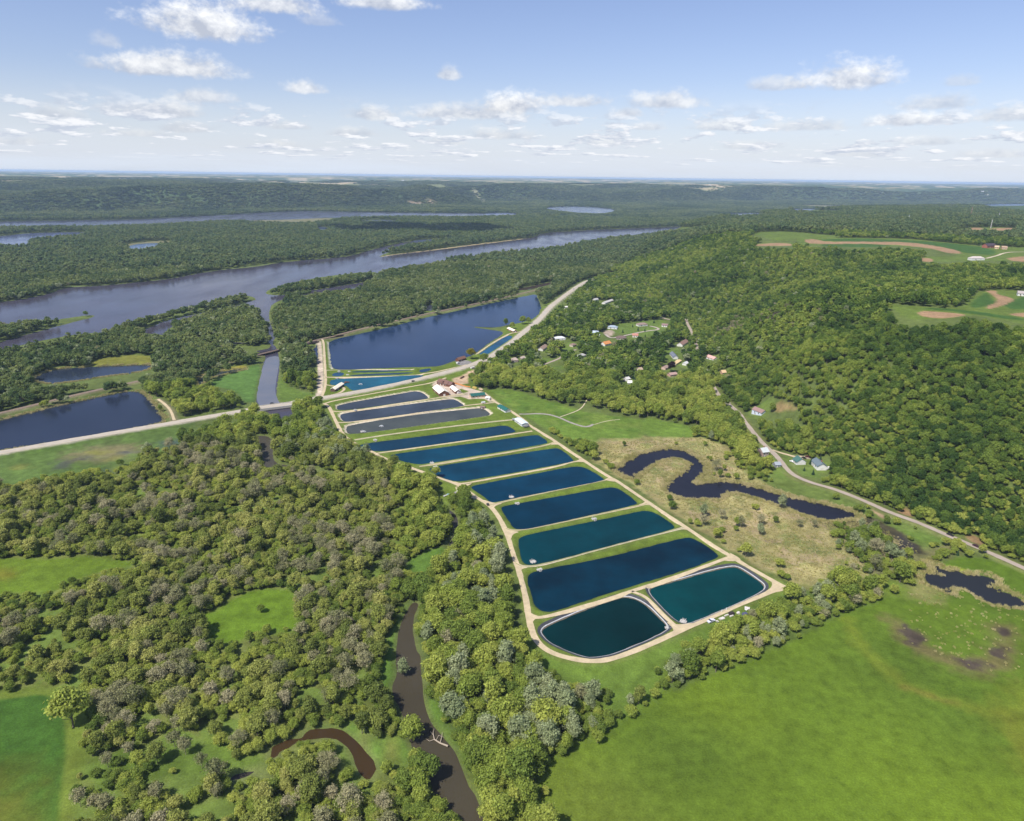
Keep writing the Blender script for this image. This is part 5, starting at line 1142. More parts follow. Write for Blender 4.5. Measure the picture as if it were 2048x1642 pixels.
# stored boats, tanks and crates on the grass at the road bend
def tank(label, p, col, r, h, name='storage_tank', cat='tank'):
    q = at(*p); o = empty(name, q, 0, label, cat)
    MB().tube((0, 0, 0), (0, 0, h), r, r, 16).build('shell', paint(col, .5), o)
    MB().tube((0, 0, h), (0, 0, h + .25), r * 1.03, r * .3, 16).build('lid', paint(tuple(c * .9 for c in col), .5), o)
tank('white cylindrical tank on the dirt road edge at the bend', P1('V', (830, 395)), (.82, .81, .78), 1.5, 2.0)
for lab, p, r, h in (('white barrel in the grass below the stored concrete pieces', (705, 1075), .45, 1.0), ('second white barrel in the grass nearer the trees', (795, 1040), .4, .9), ('white barrel standing among the leafless trunks', (1412, 850), .5, 1.4)):
    tank(lab, P1('U', p), (.8, .8, .76), r, h, 'barrel', 'barrel')
def boat(label, p, q, col, L_=5.0, w=1.7):
    A, B = at(*p), at(*q); o = empty('rowing_boat', A, math.atan2(B.y - A.y, B.x - A.x), label, 'boat')
    V, F = [], []; n = 9
    for i in range(n):
        t = i / (n - 1); wd = w / 2 * (1 - max(0, (t - .45) / .55) ** 2.2); x = -L_ / 2 + L_ * t; k_ = .12 * max(0, (t - .5)) * 2
        V += [(x, -wd, .62 + k_), (x, -wd * .75, .1 + k_), (x, wd * .75, .1 + k_), (x, wd, .62 + k_), (x, wd * .9, .62 + k_), (x, wd * .68, .2 + k_), (x, -wd * .68, .2 + k_), (x, -wd * .9, .62 + k_)]
    for i in range(n - 1):
        for j in range(8): F.append((i * 8 + j, i * 8 + (j + 1) % 8, (i + 1) * 8 + (j + 1) % 8, (i + 1) * 8 + j))
    F += [tuple(range(7, -1, -1)), tuple((n - 1) * 8 + j for j in range(8))]
    MB().add(V, F).build('hull', paint(col, .4), o)
    for x in (-1.2, .4): MB().box(x - .15, x + .15, -w * .36, w * .36, .42, .48).build('bench', paint((.5, .46, .4)), o)
boat('pale blue boat stored on the grass at the road bend', P1('V', (590, 440)), P1('V', (640, 425)), (.30, .58, .76))
boat('grey boat stored at the end of the row near the trees', P1('V', (475, 465)), P1('V', (520, 450)), (.55, .55, .56))
boat('white boat half hidden beside the leafless trees near the last pond', P1('U', (1180, 700)), P1('U', (1215, 690)), (.7, .7, .7), 4)
def crate(label, p, q, col, a, b, c, name='crate', cat='crate'):
    A, B = at(*p), at(*q); o = empty(name, A, math.atan2(B.y - A.y, B.x - A.x), label, cat)
    pm, fm_ = paint(col, .8, .2, 1.5), paint(tuple(x * .7 for x in col), .8)
    MB().box(-a / 2, a / 2, -b / 2, b / 2, .12, c).build('box', pm, o)
    m = MB()
    for y in (-.4, 0, .4): m.box(-a / 2 - .05, a / 2 + .05, y * b - .06, y * b + .06, 0, .11)
    m.build('runner', fm_, o)
    MB().box(-a / 2 - .04, a / 2 + .04, -b / 2 - .04, b / 2 + .04, c, c + .06).build('lid', fm_, o)
crate('pinkish wooden crate between the blue boat and the white tank', P1('V', (690, 425)), P1('V', (720, 415)), (.50, .34, .30), 2, 1.4, 1.0)
crate('grey crate right beside the white tank at the road bend', P1('V', (745, 390)), P1('V', (770, 380)), (.52, .48, .52), 1.8, 1.3, 1.0)
crate('dark open storage box among the concrete pieces', P1('U', (845, 815)), P1('U', (880, 800)), (.05, .04, .04), 3.2, 2, 1.4, 'storage_box', 'box')
crate('dark blue container beside the trees near the concrete pieces', P1('U', (1120, 830)), P1('U', (1150, 820)), (.11, .12, .22), 3, 2, 1.5, 'storage_box', 'box')
def block(label, p, q, a, b, c, col=(.60, .56, .52)):
    A, B = at(*p), at(*q); o = link(bpy.data.objects.new('concrete_block', None)); COL.objects.unlink(o); bpy.data.objects.remove(o)
    x, y = a / 2, b / 2; e = .12
    m = MB().prism([(-y, 0), (y, 0), (y, c - e), (y - e, c), (-y + e, c), (-y, c - e)], -x, x).build('concrete_block', CONC if col is None else paint(col, .9, .2, 1))
    m.location = A; m.rotation_euler = (0, 0, math.atan2(B.y - A.y, B.x - A.x)); tag(m, label, 'concrete block', 'concrete pieces stored by the last pond')
for lab, p, q, a, b, c in (
    ('wide pale concrete slab lying by the track near the white pickup', (650, 905), (700, 885), 3.6, 2, .5), ('grey concrete beam behind the wide pale slab', (745, 835), (800, 815), 3, .8, .7), ('low concrete block below the dark storage box', (850, 845), (900, 825), 2.6, 1, .6),
    ('pink-grey concrete block beside the dark storage box', (985, 790), (1020, 770), 2, 1.4, .8), ('concrete block on the bare earth next to the white pickup', (560, 960), (590, 1000), 1.6, 1.2, .6), ('concrete block by the track closest to the leafless trees', (1170, 690), (1210, 700), 3, 1.6, .7),
    ('grey concrete slab in the shade of the row trees', (1270, 765), (1310, 790), 3, 2, .5), ('narrow concrete block next to the long pipe', (1000, 830), (1030, 800), 1.8, .8, .7)):
    block(lab, P1('U', p), P1('U', q), a, b, c)
A, B = at(*P1('U', (890, 890))), at(*P1('U', (1045, 880)))
pm = MB(); dd_ = B - A; pl = dd_.length
for i in range(16):
    a0, a1 = i * 2 * math.pi / 16, (i + 1) * 2 * math.pi / 16
    V = [(x, r * math.cos(t), .5 + r * math.sin(t)) for x in (0, pl) for r in (.5, .42) for t in (a0, a1)]
    pm.add(V, [(0, 1, 5, 4), (2, 6, 7, 3), (0, 2, 3, 1), (4, 5, 7, 6)])
o = pm.build('culvert_pipe', paint((.62, .58, .54), .8)); o.location = A; o.rotation_euler = (0, 0, math.atan2(dd_.y, dd_.x))
tag(o, 'long pale pipe lying in front of the concrete pieces', 'pipe')
# dark timber pile and orange fence at the excavation
A = at(*P1('P', (720, 650))); B = at(*P1('P', (800, 600)))
o = empty('timber_pile', A, math.atan2(B.y - A.y, B.x - A.x), 'dark brown pile of long timbers at the excavation', 'timber pile')
for r_ in range(3):
    for k_ in range(4 - r_): MB().box(-5, 5, -1.4 + k_ * .75 + r_ * .35, -.75 + k_ * .75 + r_ * .35, r_ * .5, r_ * .5 + .46).build('timber', mat('dark_timber', (.11, .06, .04), .9, var=.3), o)
fl_ = [at(*P1('P', q)) for q in ((555, 735), (620, 755), (680, 770), (740, 790), (800, 805), (860, 810))]
o = empty('safety_fence', fl_[0], 0, 'orange safety fence between the excavation and the gravel yard', 'fence')
nt_ = MB(); 
for a, b in zip(fl_[:-1], fl_[1:]):
    a, b = a - fl_[0], b - fl_[0]
    nt_.add([a, b, b + Vector((0, 0, 1.2)), a + Vector((0, 0, 1.2)), a + Vector((.04, .04, 0)), b + Vector((.04, .04, 0)), b + Vector((.04, .04, 1.2)), a + Vector((.04, .04, 1.2))], [(0, 1, 2, 3), (7, 6, 5, 4), (3, 2, 6, 7)])
nt_.build('netting', paint((.72, .26, .08), .8), o)
for a in fl_: MB().tube(a - fl_[0], a - fl_[0] + Vector((0, 0, 1.4)), .05, .05, 6).build('post', mat('fence_post', (.3, .3, .28)), o)

# ------------------------------------------------------------------ pond fittings
def outlet(label, p, q, name='outlet_platform', sc=1.0):
    A, B = at(*p), at(*q); A.z = max(A.z, PZ + .35)
    o = empty(name, A, math.atan2(B.y - A.y, B.x - A.x), label, 'outlet platform', 'concrete outlets of the ponds'); o.scale = (sc, sc, sc)
    MB().box(-2.4, 2.4, -1.8, 1.2, -.6, .25).build('platform', CONC, o)
    s_ = MB().box(-1.1, 1.1, -3.4, -1.82, -1.2, .45).build('sump', paint((.50, .47, .43), .9), o)
    MB().box(-.7, .7, -3.1, -2.1, .455, .50).build('grate', mat('dark_grate', (.04, .04, .04), .6, .5), s_)
    for sx in (-1, 1):
        m = MB()
        for yy in (-3.3, -1.6, 1.1): m.tube((sx * 1.3, yy, .25), (sx * 1.3, yy, 1.25), .045, .045, 5)
        m.tube((sx * 1.3, -3.3, 1.25), (sx * 1.3, 1.1, 1.25), .04, .04, 5).tube((sx * 1.3, -3.3, .75), (sx * 1.3, 1.1, .75), .04, .04, 5)
        m.build('railing', mat('galvanised_rail', (.62, .62, .60), .5, .5), o)
    for i in range(4): MB().box(-1, 1, 1.25 + i * .32, 1.53 + i * .32, -.2, .3 + i * .12).build('step', CONC, o)
for lab, k_, p, q in (
    ('concrete outlet on the dike between the first two ponds below the highway', 'A', (435, 1026), (500, 1016)), ('pale concrete outlet on the upper bank of the fourth long pond', 'A', (592, 1262), (650, 1254)), ('concrete outlet at the lower left shore of the fifth long pond', 'A', (1040, 1443), (980, 1450)),
    ('concrete outlet at the upper left shore of the sixth long pond', 'A', (1065, 1472), (1120, 1464)), ('wooden-railed outlet at the lower shore of the seventh pond', 'B', (880, 1494), (820, 1506)), ('large pale concrete outlet at the upper shore of the eighth pond', 'B', (938, 1548), (1000, 1534)),
    ('railed outlet at the lower left corner of the teal ninth pond', 'C', (342, 536), (300, 545)), ('pale concrete outlet at the upper left of the darkest long pond', 'C', (378, 573), (430, 562)), ('pinkish concrete outlet in the upper bank of the teal ninth pond', 'C', (728, 246), (780, 236)),
    ('concrete outlet at the right corner of the rounded lined pond', 'C', (1205, 948), (1190, 900)), ('concrete outlet at the lower left corner of the teal lined pond', 'C', (1300, 912), (1255, 895)), ('pale outlet on the bank of the smallest round pond', 'Z', (1690, 705), (1750, 700)),
    ('pale outlet at the left end of the two narrow pools', 'Z', (1835, 765), (1880, 760)), ('pale outlet above the left end of the upper narrow pool', 'Z', (1865, 712), (1900, 708)), ('outlet at the upper left bank of the bright teal pond', 'Z', (1655, 822), (1720, 815)), ('concrete outlet at the lower left shore of the third pond below the highway', 'A', (495, 1205), (430, 1212))):
    outlet(lab, P1(k_, p), P1(k_, q), sc=.8)
A = at(*P1('Z', (1800, 920))); B = at(*P1('Z', (1840, 905)))
o = empty('jetty', (A.x, A.y, PZ), math.atan2(B.y - A.y, B.x - A.x), 'dark wooden jetty in the bright teal pond beside the cream-roofed barn', 'jetty')
MB().box(-6, 4, -1.2, 1.2, .55, .75).build('deck', mat('dark_timber', (.11, .06, .04)), o); MB().box(2, 4.6, -3.4, 3.4, .56, .74).build('head', mat('dark_timber', (.11, .06, .04)), o)
for x in (-5, -1.5, 2.5):
    for y in (-1, 1): MB().tube((x, y, -1.5), (x, y, 1.3), .12, .12, 6).build('pile', mat('dark_timber', (.11, .06, .04)), o)
for lab, k_, p in (('white splashing aerator in the middle of the bright teal pond', 'A', (476, 822)), ('white splashing aerator at the left end of the third pond', 'A', (642, 1152)), ('second white splash in the third pond near its corner', 'A', (500, 1196))):
    q = gz([P1(k_, p)], PZ)[0]; o = empty('aerator', (q[0], q[1], PZ), 0, lab, 'aerator')
    MB().tube((0, 0, -.1), (0, 0, .25), .8, .8, 12).build('float', paint((.2, .2, .2)), o)
    m = MB()
    for i in range(26):
        a = rng.uniform(0, 6.28); r_ = rng.uniform(.8, 2.2)
        m.tube((0, 0, .3), (math.cos(a) * r_ * .6, math.sin(a) * r_ * .6, rng.uniform(.8, 1.4)), .05, .07, 4).tube((math.cos(a) * r_ * .6, math.sin(a) * r_ * .6, 1.1), (math.cos(a) * r_ * 1.3, math.sin(a) * r_ * 1.3, .05), .07, .12, 4)
    m.build('spray', paint((.75, .78, .8), .4), o)
for lab, p in (('left white post on the bank of the teal lined pond', (650, 760)), ('right white post on the bank of the teal lined pond', (742, 722))):
    q = at(*P1('U', p)); o = empty('marker_post', q, 0, lab, 'post')
    MB().tube((0, 0, -.2), (0, 0, 1.5), .18, .18, 8).build('post', paint((.8, .8, .78)), o); MB().tube((0, 0, 1.5), (0, 0, 1.62), .24, .2, 8).build('cap', paint((.7, .7, .7)), o)

# fallen dead tree in the creek
DEAD = mat('bleached_wood', (.38, .32, .25), .9, var=.2, scale=2)
def g0(p, z): q = gz([P1('L', p)], z)[0]; return Vector((q[0], q[1], z))
o = empty('fallen_tree', g0((1000, 876), .3), 0, 'bleached dead tree lying fallen in the creek', 'fallen tree'); b0 = g0((1000, 876), .3)
tk = [((1012, 880), .9, .45), ((965, 862), .7, .36), ((930, 840), .6, .28), ((922, 800), .9, .16), ((928, 772), 1.2, .07)]
m = MB()
for (a, za, ra), (b, zb, rb) in zip(tk[:-1], tk[1:]): m.tube(g0(a, za) - b0, g0(b, zb) - b0, ra, rb, 7)
m.build('trunk', DEAD, o)
for br_ in ([((965, 862), .7, .25), ((975, 820), 1.0, .16), ((978, 795), 1.3, .06)], [((930, 840), .6, .2), ((900, 850), .5, .12), ((880, 835), .6, .05)], [((940, 846), .6, .16), ((955, 815), 1.0, .09), ((990, 828), 1.4, .04)], [((926, 818), .8, .14), ((905, 790), 1.1, .05)]):
    m = MB()
    for (a, za, ra), (b, zb, rb) in zip(br_[:-1], br_[1:]): m.tube(g0(a, za) - b0, g0(b, zb) - b0, ra, rb, 6)
    m.build('branch', DEAD, o)
# masts on the far ridge
def mast(label, p, h, w=2.6, col=(.40, .22, .18)):
    q = at(*p); o = empty('radio_mast', q, .4, label, 'radio mast'); m = MB(); n = int(h / 4)
    cs = [(math.cos(a), math.sin(a)) for a in (0, 2.09, 4.19)]
    for (x, y) in cs: m.tube((x * w, y * w, -1), (x * w * .25, y * w * .25, h), .35, .25, 5)
    for i in range(n):
        t0, t1 = i / n, (i + 1) / n; a0, a1 = w * (1 - .75 * t0), w * (1 - .75 * t1)
        for k_ in range(3):
            (xa, ya), (xb, yb) = cs[k_], cs[(k_ + 1) % 3]; m.tube((xa * a0, ya * a0, h * t0), (xb * a1, yb * a1, h * t1), .18, .18, 4)
    m.build('lattice', paint(col, .7), o)
    MB().tube((0, 0, h), (0, 0, h + 4), .15, .08, 5).build('antenna', paint((.6, .6, .6)), o); MB().tube((0, 0, h * .8), (0, 0, h * .8 + 1.5), 1.2, 1.2, 10).build('drum', paint((.7, .7, .7)), o)
mast('tallest reddish lattice mast on the far ridge', P1('T', (1596, 160)), 46, 3.2); mast('pale mast right of the tallest one on the far ridge', P1('T', (1830, 178)), 30, 1.6, (.62, .6, .58))
mast('pale mast beside the far ridge field', P1('T', (1768, 238)), 26, 1.4, (.62, .6, .58)); mast('pale mast left of the tallest one at the wooded ridge end', P1('T', (1075, 192)), 26, 1.4, (.62, .62, .62))

# ------------------------------------------------------------------ trees
def ico(sub=1):
    import bmesh
    bm = bmesh.new(); bmesh.ops.create_icosphere(bm, subdivisions=sub, radius=1)
    v = np.array([p.co[:] for p in bm.verts]); f = [tuple(x.index for x in q.verts) for q in bm.faces]; bm.free()
    return v, f
ICO1, ICO2 = ico(1), ico(2)

def crown_geo(seed, R_=5.0, H=8.5, z0_=4.0, lobes=16, per=100, leaf=.55, tall=0.0, droop=.0, open_=.0, core=.62):
    """a crown of leaf clumps on many lobes round a darker heart; returns verts, faces"""
    g = np.random.default_rng(seed)
    V, F = [], []; n0 = 0
    cz = z0_ + H / 2
    C = []
    ax, ay = g.uniform(.80, 1.22), g.uniform(.80, 1.22); lean = g.normal(size=2) * .12 * R_
    for i in range(lobes):
        u = (i + .5) / lobes
        ph = i * 2.39996 + g.uniform(-.7, .7)
        zz = float(np.clip(1 - 1.8 * u + g.uniform(-.2, .2), -1, 1))
        rr = math.sqrt(max(0.02, 1 - zz ** 2)) * g.uniform(.55, 1.12)
        k = .72
        c = np.array([math.cos(ph) * rr * R_ * k * ax + lean[0] * zz, math.sin(ph) * rr * R_ * k * ay + lean[1] * zz, cz + zz * H / 2 * k * g.uniform(.75, 1.25)])
        lr = R_ * (g.uniform(.20, .42) if lobes > 12 else g.uniform(.32, .5))
        C.append((c, lr))
    C.append((np.array([0, 0, cz]), R_ * .5))
    for c, lr in C:
        if core > 0:
            v, f = ICO1
            V.append(v * np.array([1, 1, .9]) * lr * core * g.uniform(.9, 1.1, (len(v), 1)) + c)
            F += [tuple(n0 + i for i in q) for q in f]; n0 += len(v)
        m = per
        d = g.normal(size=(m, 3)); d /= np.linalg.norm(d, axis=1)[:, None]
        d[:, 2] = np.where(d[:, 2] < -.5, -d[:, 2], d[:, 2])
        p = c + d * np.array([1, 1, .80]) * lr * np.where(g.random((m, 1)) < .30, g.uniform(1.0, 1.75, (m, 1)), g.uniform(.62, 1.1, (m, 1)))
        nrm = d + g.normal(size=(m, 3)) * .55; nrm[:, 2] += .25; nrm /= np.linalg.norm(nrm, axis=1)[:, None]
        t = np.cross(nrm, g.normal(size=(m, 3))); t /= np.linalg.norm(t, axis=1)[:, None]
        b = np.cross(nrm, t)
        sz = leaf * g.uniform(.6, 1.35, (m, 1)); s2 = sz * g.uniform(.5, .9, (m, 1))
        q = np.stack([p - t * sz - b * s2 * .3, p + t * sz * .2 - b * s2, p + t * sz + b * s2 * .3, p - t * sz * .2 + b * s2], 1).reshape(-1, 3)
        V.append(q); F += [(n0 + 4 * i, n0 + 4 * i + 1, n0 + 4 * i + 2, n0 + 4 * i + 3) for i in range(m)]; n0 += 4 * m
    return np.vstack(V), F

def trunk_mb(seed, h=7.0, r=.32, R_=5.0):
    g = random.Random(seed); mb = MB()
    mb.tube((0, 0, -.6), (g.uniform(-.2, .2), g.uniform(-.2, .2), h * .55), r, r * .7, 7)
    mb.tube((0, 0, h * .5), (g.uniform(-.5, .5), g.uniform(-.5, .5), h * 1.25), r * .7, r * .25, 6)
    for i in range(5):
        a = i * 1.257 + g.uniform(-.4, .4); z = h * g.uniform(.4, .75)
        mb.tube((0, 0, z), (math.cos(a) * R_ * .6, math.sin(a) * R_ * .6, z + h * g.uniform(.3, .6)), r * .42, r * .12, 5)
    return mb

def bare_geo(seed, h=12.0):
    """a leafless crown: trunk, limbs and many fine twigs"""
    g = random.Random(seed); tr = MB(); cr = MB()
    tr.tube((0, 0, -.5), (0, 0, h * .4), h * .018, h * .013, 6)
    def grow_(p, d, l, r, lev):
        e = p + d * l
        (tr if lev == 0 else cr).tube(p, e, r, r * .6, 4 if lev < 2 else 3)
        if lev >= 4: return
        for i in range(4 if lev < 3 else 5):
            u = Vector((g.gauss(0, 1), g.gauss(0, 1), g.gauss(.35, .6))).normalized()
            nd = (d * .75 + u * .75).normalized()
            grow_(p + d * l * g.uniform(.45, 1.0), nd, l * g.uniform(.5, .8), max(r * .55, .035), lev + 1)
    for i in range(3):
        a = i * 2.1 + g.uniform(-.5, .5)
        grow_(Vector((0, 0, h * .3)), Vector((math.cos(a) * .45, math.sin(a) * .45, 1)).normalized(), h * .30, h * .011, 1)
    return tr, cr

def conifer_geo(seed, h=9.0, r=2.4):
    g = np.random.default_rng(seed); V, F = [], []; n0 = 0
    for t in range(16):
        z = h * (.08 + .9 * t / 16); rr = r * (1 - t / 16.5)
        m = max(6, int(34 * (1 - t / 17)))
        for i in range(m):
            a = g.uniform(0, 6.283); l = rr * g.uniform(.7, 1.1); w = .16 + .16 * rr
            c, s = math.cos(a), math.sin(a); z2 = z - l * .35 + g.uniform(-.2, .2)
            V.append([(c * l * .15, s * l * .15, z + .25), (c * l * .6 - s * w, s * l * .6 + c * w, (z + z2) / 2), (c * l, s * l, z2), (c * l * .6 + s * w, s * l * .6 - c * w, (z + z2) / 2)])
            F.append((n0, n0 + 1, n0 + 2, n0 + 3)); n0 += 4
    return np.array(V).reshape(-1, 3), F

def me_np(name, V, F, mats, midx=None):
    me = bpy.data.meshes.new(name); me.from_pydata(V.tolist() if hasattr(V, 'tolist') else V, [], F)
    for m in mats: me.materials.append(m)
    if midx is not None: me.polygons.foreach_set('material_index', np.asarray(midx, np.int32))
    me.update(); return me
def joined(name, parts):        # parts: (V, F, material)
    V, F, mi, o = [], [], [], 0
    for k_, (v, f, m) in enumerate(parts):
        V.append(np.asarray(v)); F += [tuple(i + o for i in q) for q in f]; mi += [k_] * len(f); o += len(v)
    return me_np(name, np.vstack(V), F, [p[2] for p in parts], mi)

N_GREEN = 8
SHAPES = [dict(R_=5.0, H=8.5, z0_=4.5, lobes=18), dict(R_=5.2, H=10.0, z0_=4.5, lobes=20), dict(R_=4.6, H=11.5, z0_=4.5, lobes=20), dict(R_=5.6, H=8.0, z0_=4.0, lobes=18),
          dict(R_=4.8, H=9.5, z0_=3.5, lobes=15), dict(R_=5.4, H=10.5, z0_=5.0, lobes=22), dict(R_=4.4, H=9.0, z0_=3.0, lobes=14), dict(R_=5.0, H=9.0, z0_=3.5, lobes=17)]
crown_near = [crown_geo(100 + i, per=112, leaf=.46, core=.45, **{**s, 'lobes': s['lobes'] + 12}) for i, s in enumerate(SHAPES)]
crown_mesh = [me_np('crown', *g, [LEAF]) for g in crown_near]
crown_mesh_n = [me_np('crown', *g, [LEAF_N]) for g in crown_near]
crown_mesh_w = [me_np('crown', *crown_geo(150 + i, R_=4.6, H=10.5 + i, z0_=2.5, lobes=30, per=80, leaf=.40, core=.4), [LEAF_W]) for i in range(4)]
trunk_mesh = [trunk_mb(200 + i, s['z0_'] + 2.5, .30, s['R_']).mesh('trunk', BARK) for i, s in enumerate(SHAPES)]
bare_parts = [bare_geo(300 + i, 11 + i) for i in range(4)]
def bare_fuzz(seed, h):
    v, f = crown_geo(seed, R_=h * .36, H=h * .72, z0_=h * .30, lobes=24, per=60, leaf=.30, core=0)
    return v, f
TWIG2 = leaf_mat('budding_twigs', (.22, .235, .105), (.31, .305, .155), (.42, .385, .225), .3, .03)
bare_fz = [bare_fuzz(330 + i, 11 + i) for i in range(4)]
bare_trunk = [a.mesh('trunk', TWIG) for a, b in bare_parts]
bare_crown = [joined('crown', [(np.array(b.v), b.f, TWIG), (*fz, TWIG2)]) for (a, b), fz in zip(bare_parts, bare_fz)]
con_mesh = [me_np('crown', *conifer_geo(400 + i), [LEAF_D]) for i in range(3)]
con_trunk = MB().tube((0, 0, -.4), (0, 0, 8), .18, .05, 6).mesh('trunk', BARK)

# ---- scatter of trees: points first, then the largest become trees of their own and the rest stay woods
def jitter(s, r0, r1, half=R(53)):
    n = int(2 * r1 / s) + 2
    x = (np.arange(n) - n / 2) * s; y = np.arange(int(r1 / s) + 2) * s
    X, Y = np.meshgrid(x, y); X = X.ravel(); Y = Y.ravel()
    X = X + rng.uniform(-.46, .46, X.shape) * s; Y = Y + rng.uniform(-.46, .46, Y.shape) * s
    r = np.hypot(X, Y); k = (r > r0) & (r < r1) & (np.abs(np.arctan2(X, Y)) < half)
    return X[k], Y[k]
stack = np.stack([GZ, TREE, BARE, PALE, np.where(hill_sd < 0, 1.0, 0.0), wat_sd.clip(-50, 200)], 1)
def in_poly(poly, x, y):
    ins = np.zeros(len(x), bool)
    for (ax, ay), (bx, by) in zip(poly, np.roll(poly, -1, 0)):
        if ay != by: ins ^= ((ay > y) != (by > y)) & (x < (bx - ax) * (y - ay) / (by - ay) + ax)
    return ins
def opened(P, z=0.0):
    q = np.stack(px_of(np.column_stack([P, np.full(len(P), z) if np.isscalar(z) else z])), 1); OPEN.append(q)
for n, p in waters.items():
    if n not in ('creek', 'hidden creek', 'river', 'meander', 'spillway pool'): opened(p)
for n in ponds:
    if n not in ('p4', 'p5', 'p6'): opened(ponds[n], PZ)
opened(W_('F', (-900, 690), (-300, 640), (0, 597), (100, 587), (300, 547), (370, 512), (600, 502), (800, 482), (1000, 462), (1250, 412), (1500, 392), (1650, 362), (2048, 332), 'W', (760, 512), (960, 487), (1070, 474), (1153, 461), (1307, 455), (1460, 449),
          (1307, 466), (1200, 476), (1092, 498), (1000, 503), (880, 520), (740, 543), (620, 557), (540, 573), (530, 590), (560, 600), (640, 578), (732, 568), (735, 572), (600, 588), (549, 606), 'F', (1560, 700), (1540, 700), (1490, 600), (1500, 560), (1380, 545), (1200, 595), (900, 660), (650, 735), (600, 770), (400, 790), (0, 872), (0, 835), (150, 790), (420, 715), (570, 682), (500, 665), (0, 710), (-300, 740)))
OPEN.append(np.array(pp('Z', (455, 440), (690, 440), (670, 620), (625, 850), (605, 1060), (650, 1200), (640, 1245), (320, 1310), (280, 1180), (300, 1000), (350, 760), (400, 600))))
OPEN.append(np.array(pp('F', (1330, 838), (1480, 842), (1560, 830), (1630, 800), (1640, 815), (1570, 850), (1480, 862), (1340, 850))))
OPEN.append(np.array(pp('F', (835, 768), (960, 708), (1000, 715), (985, 770), (940, 785))))
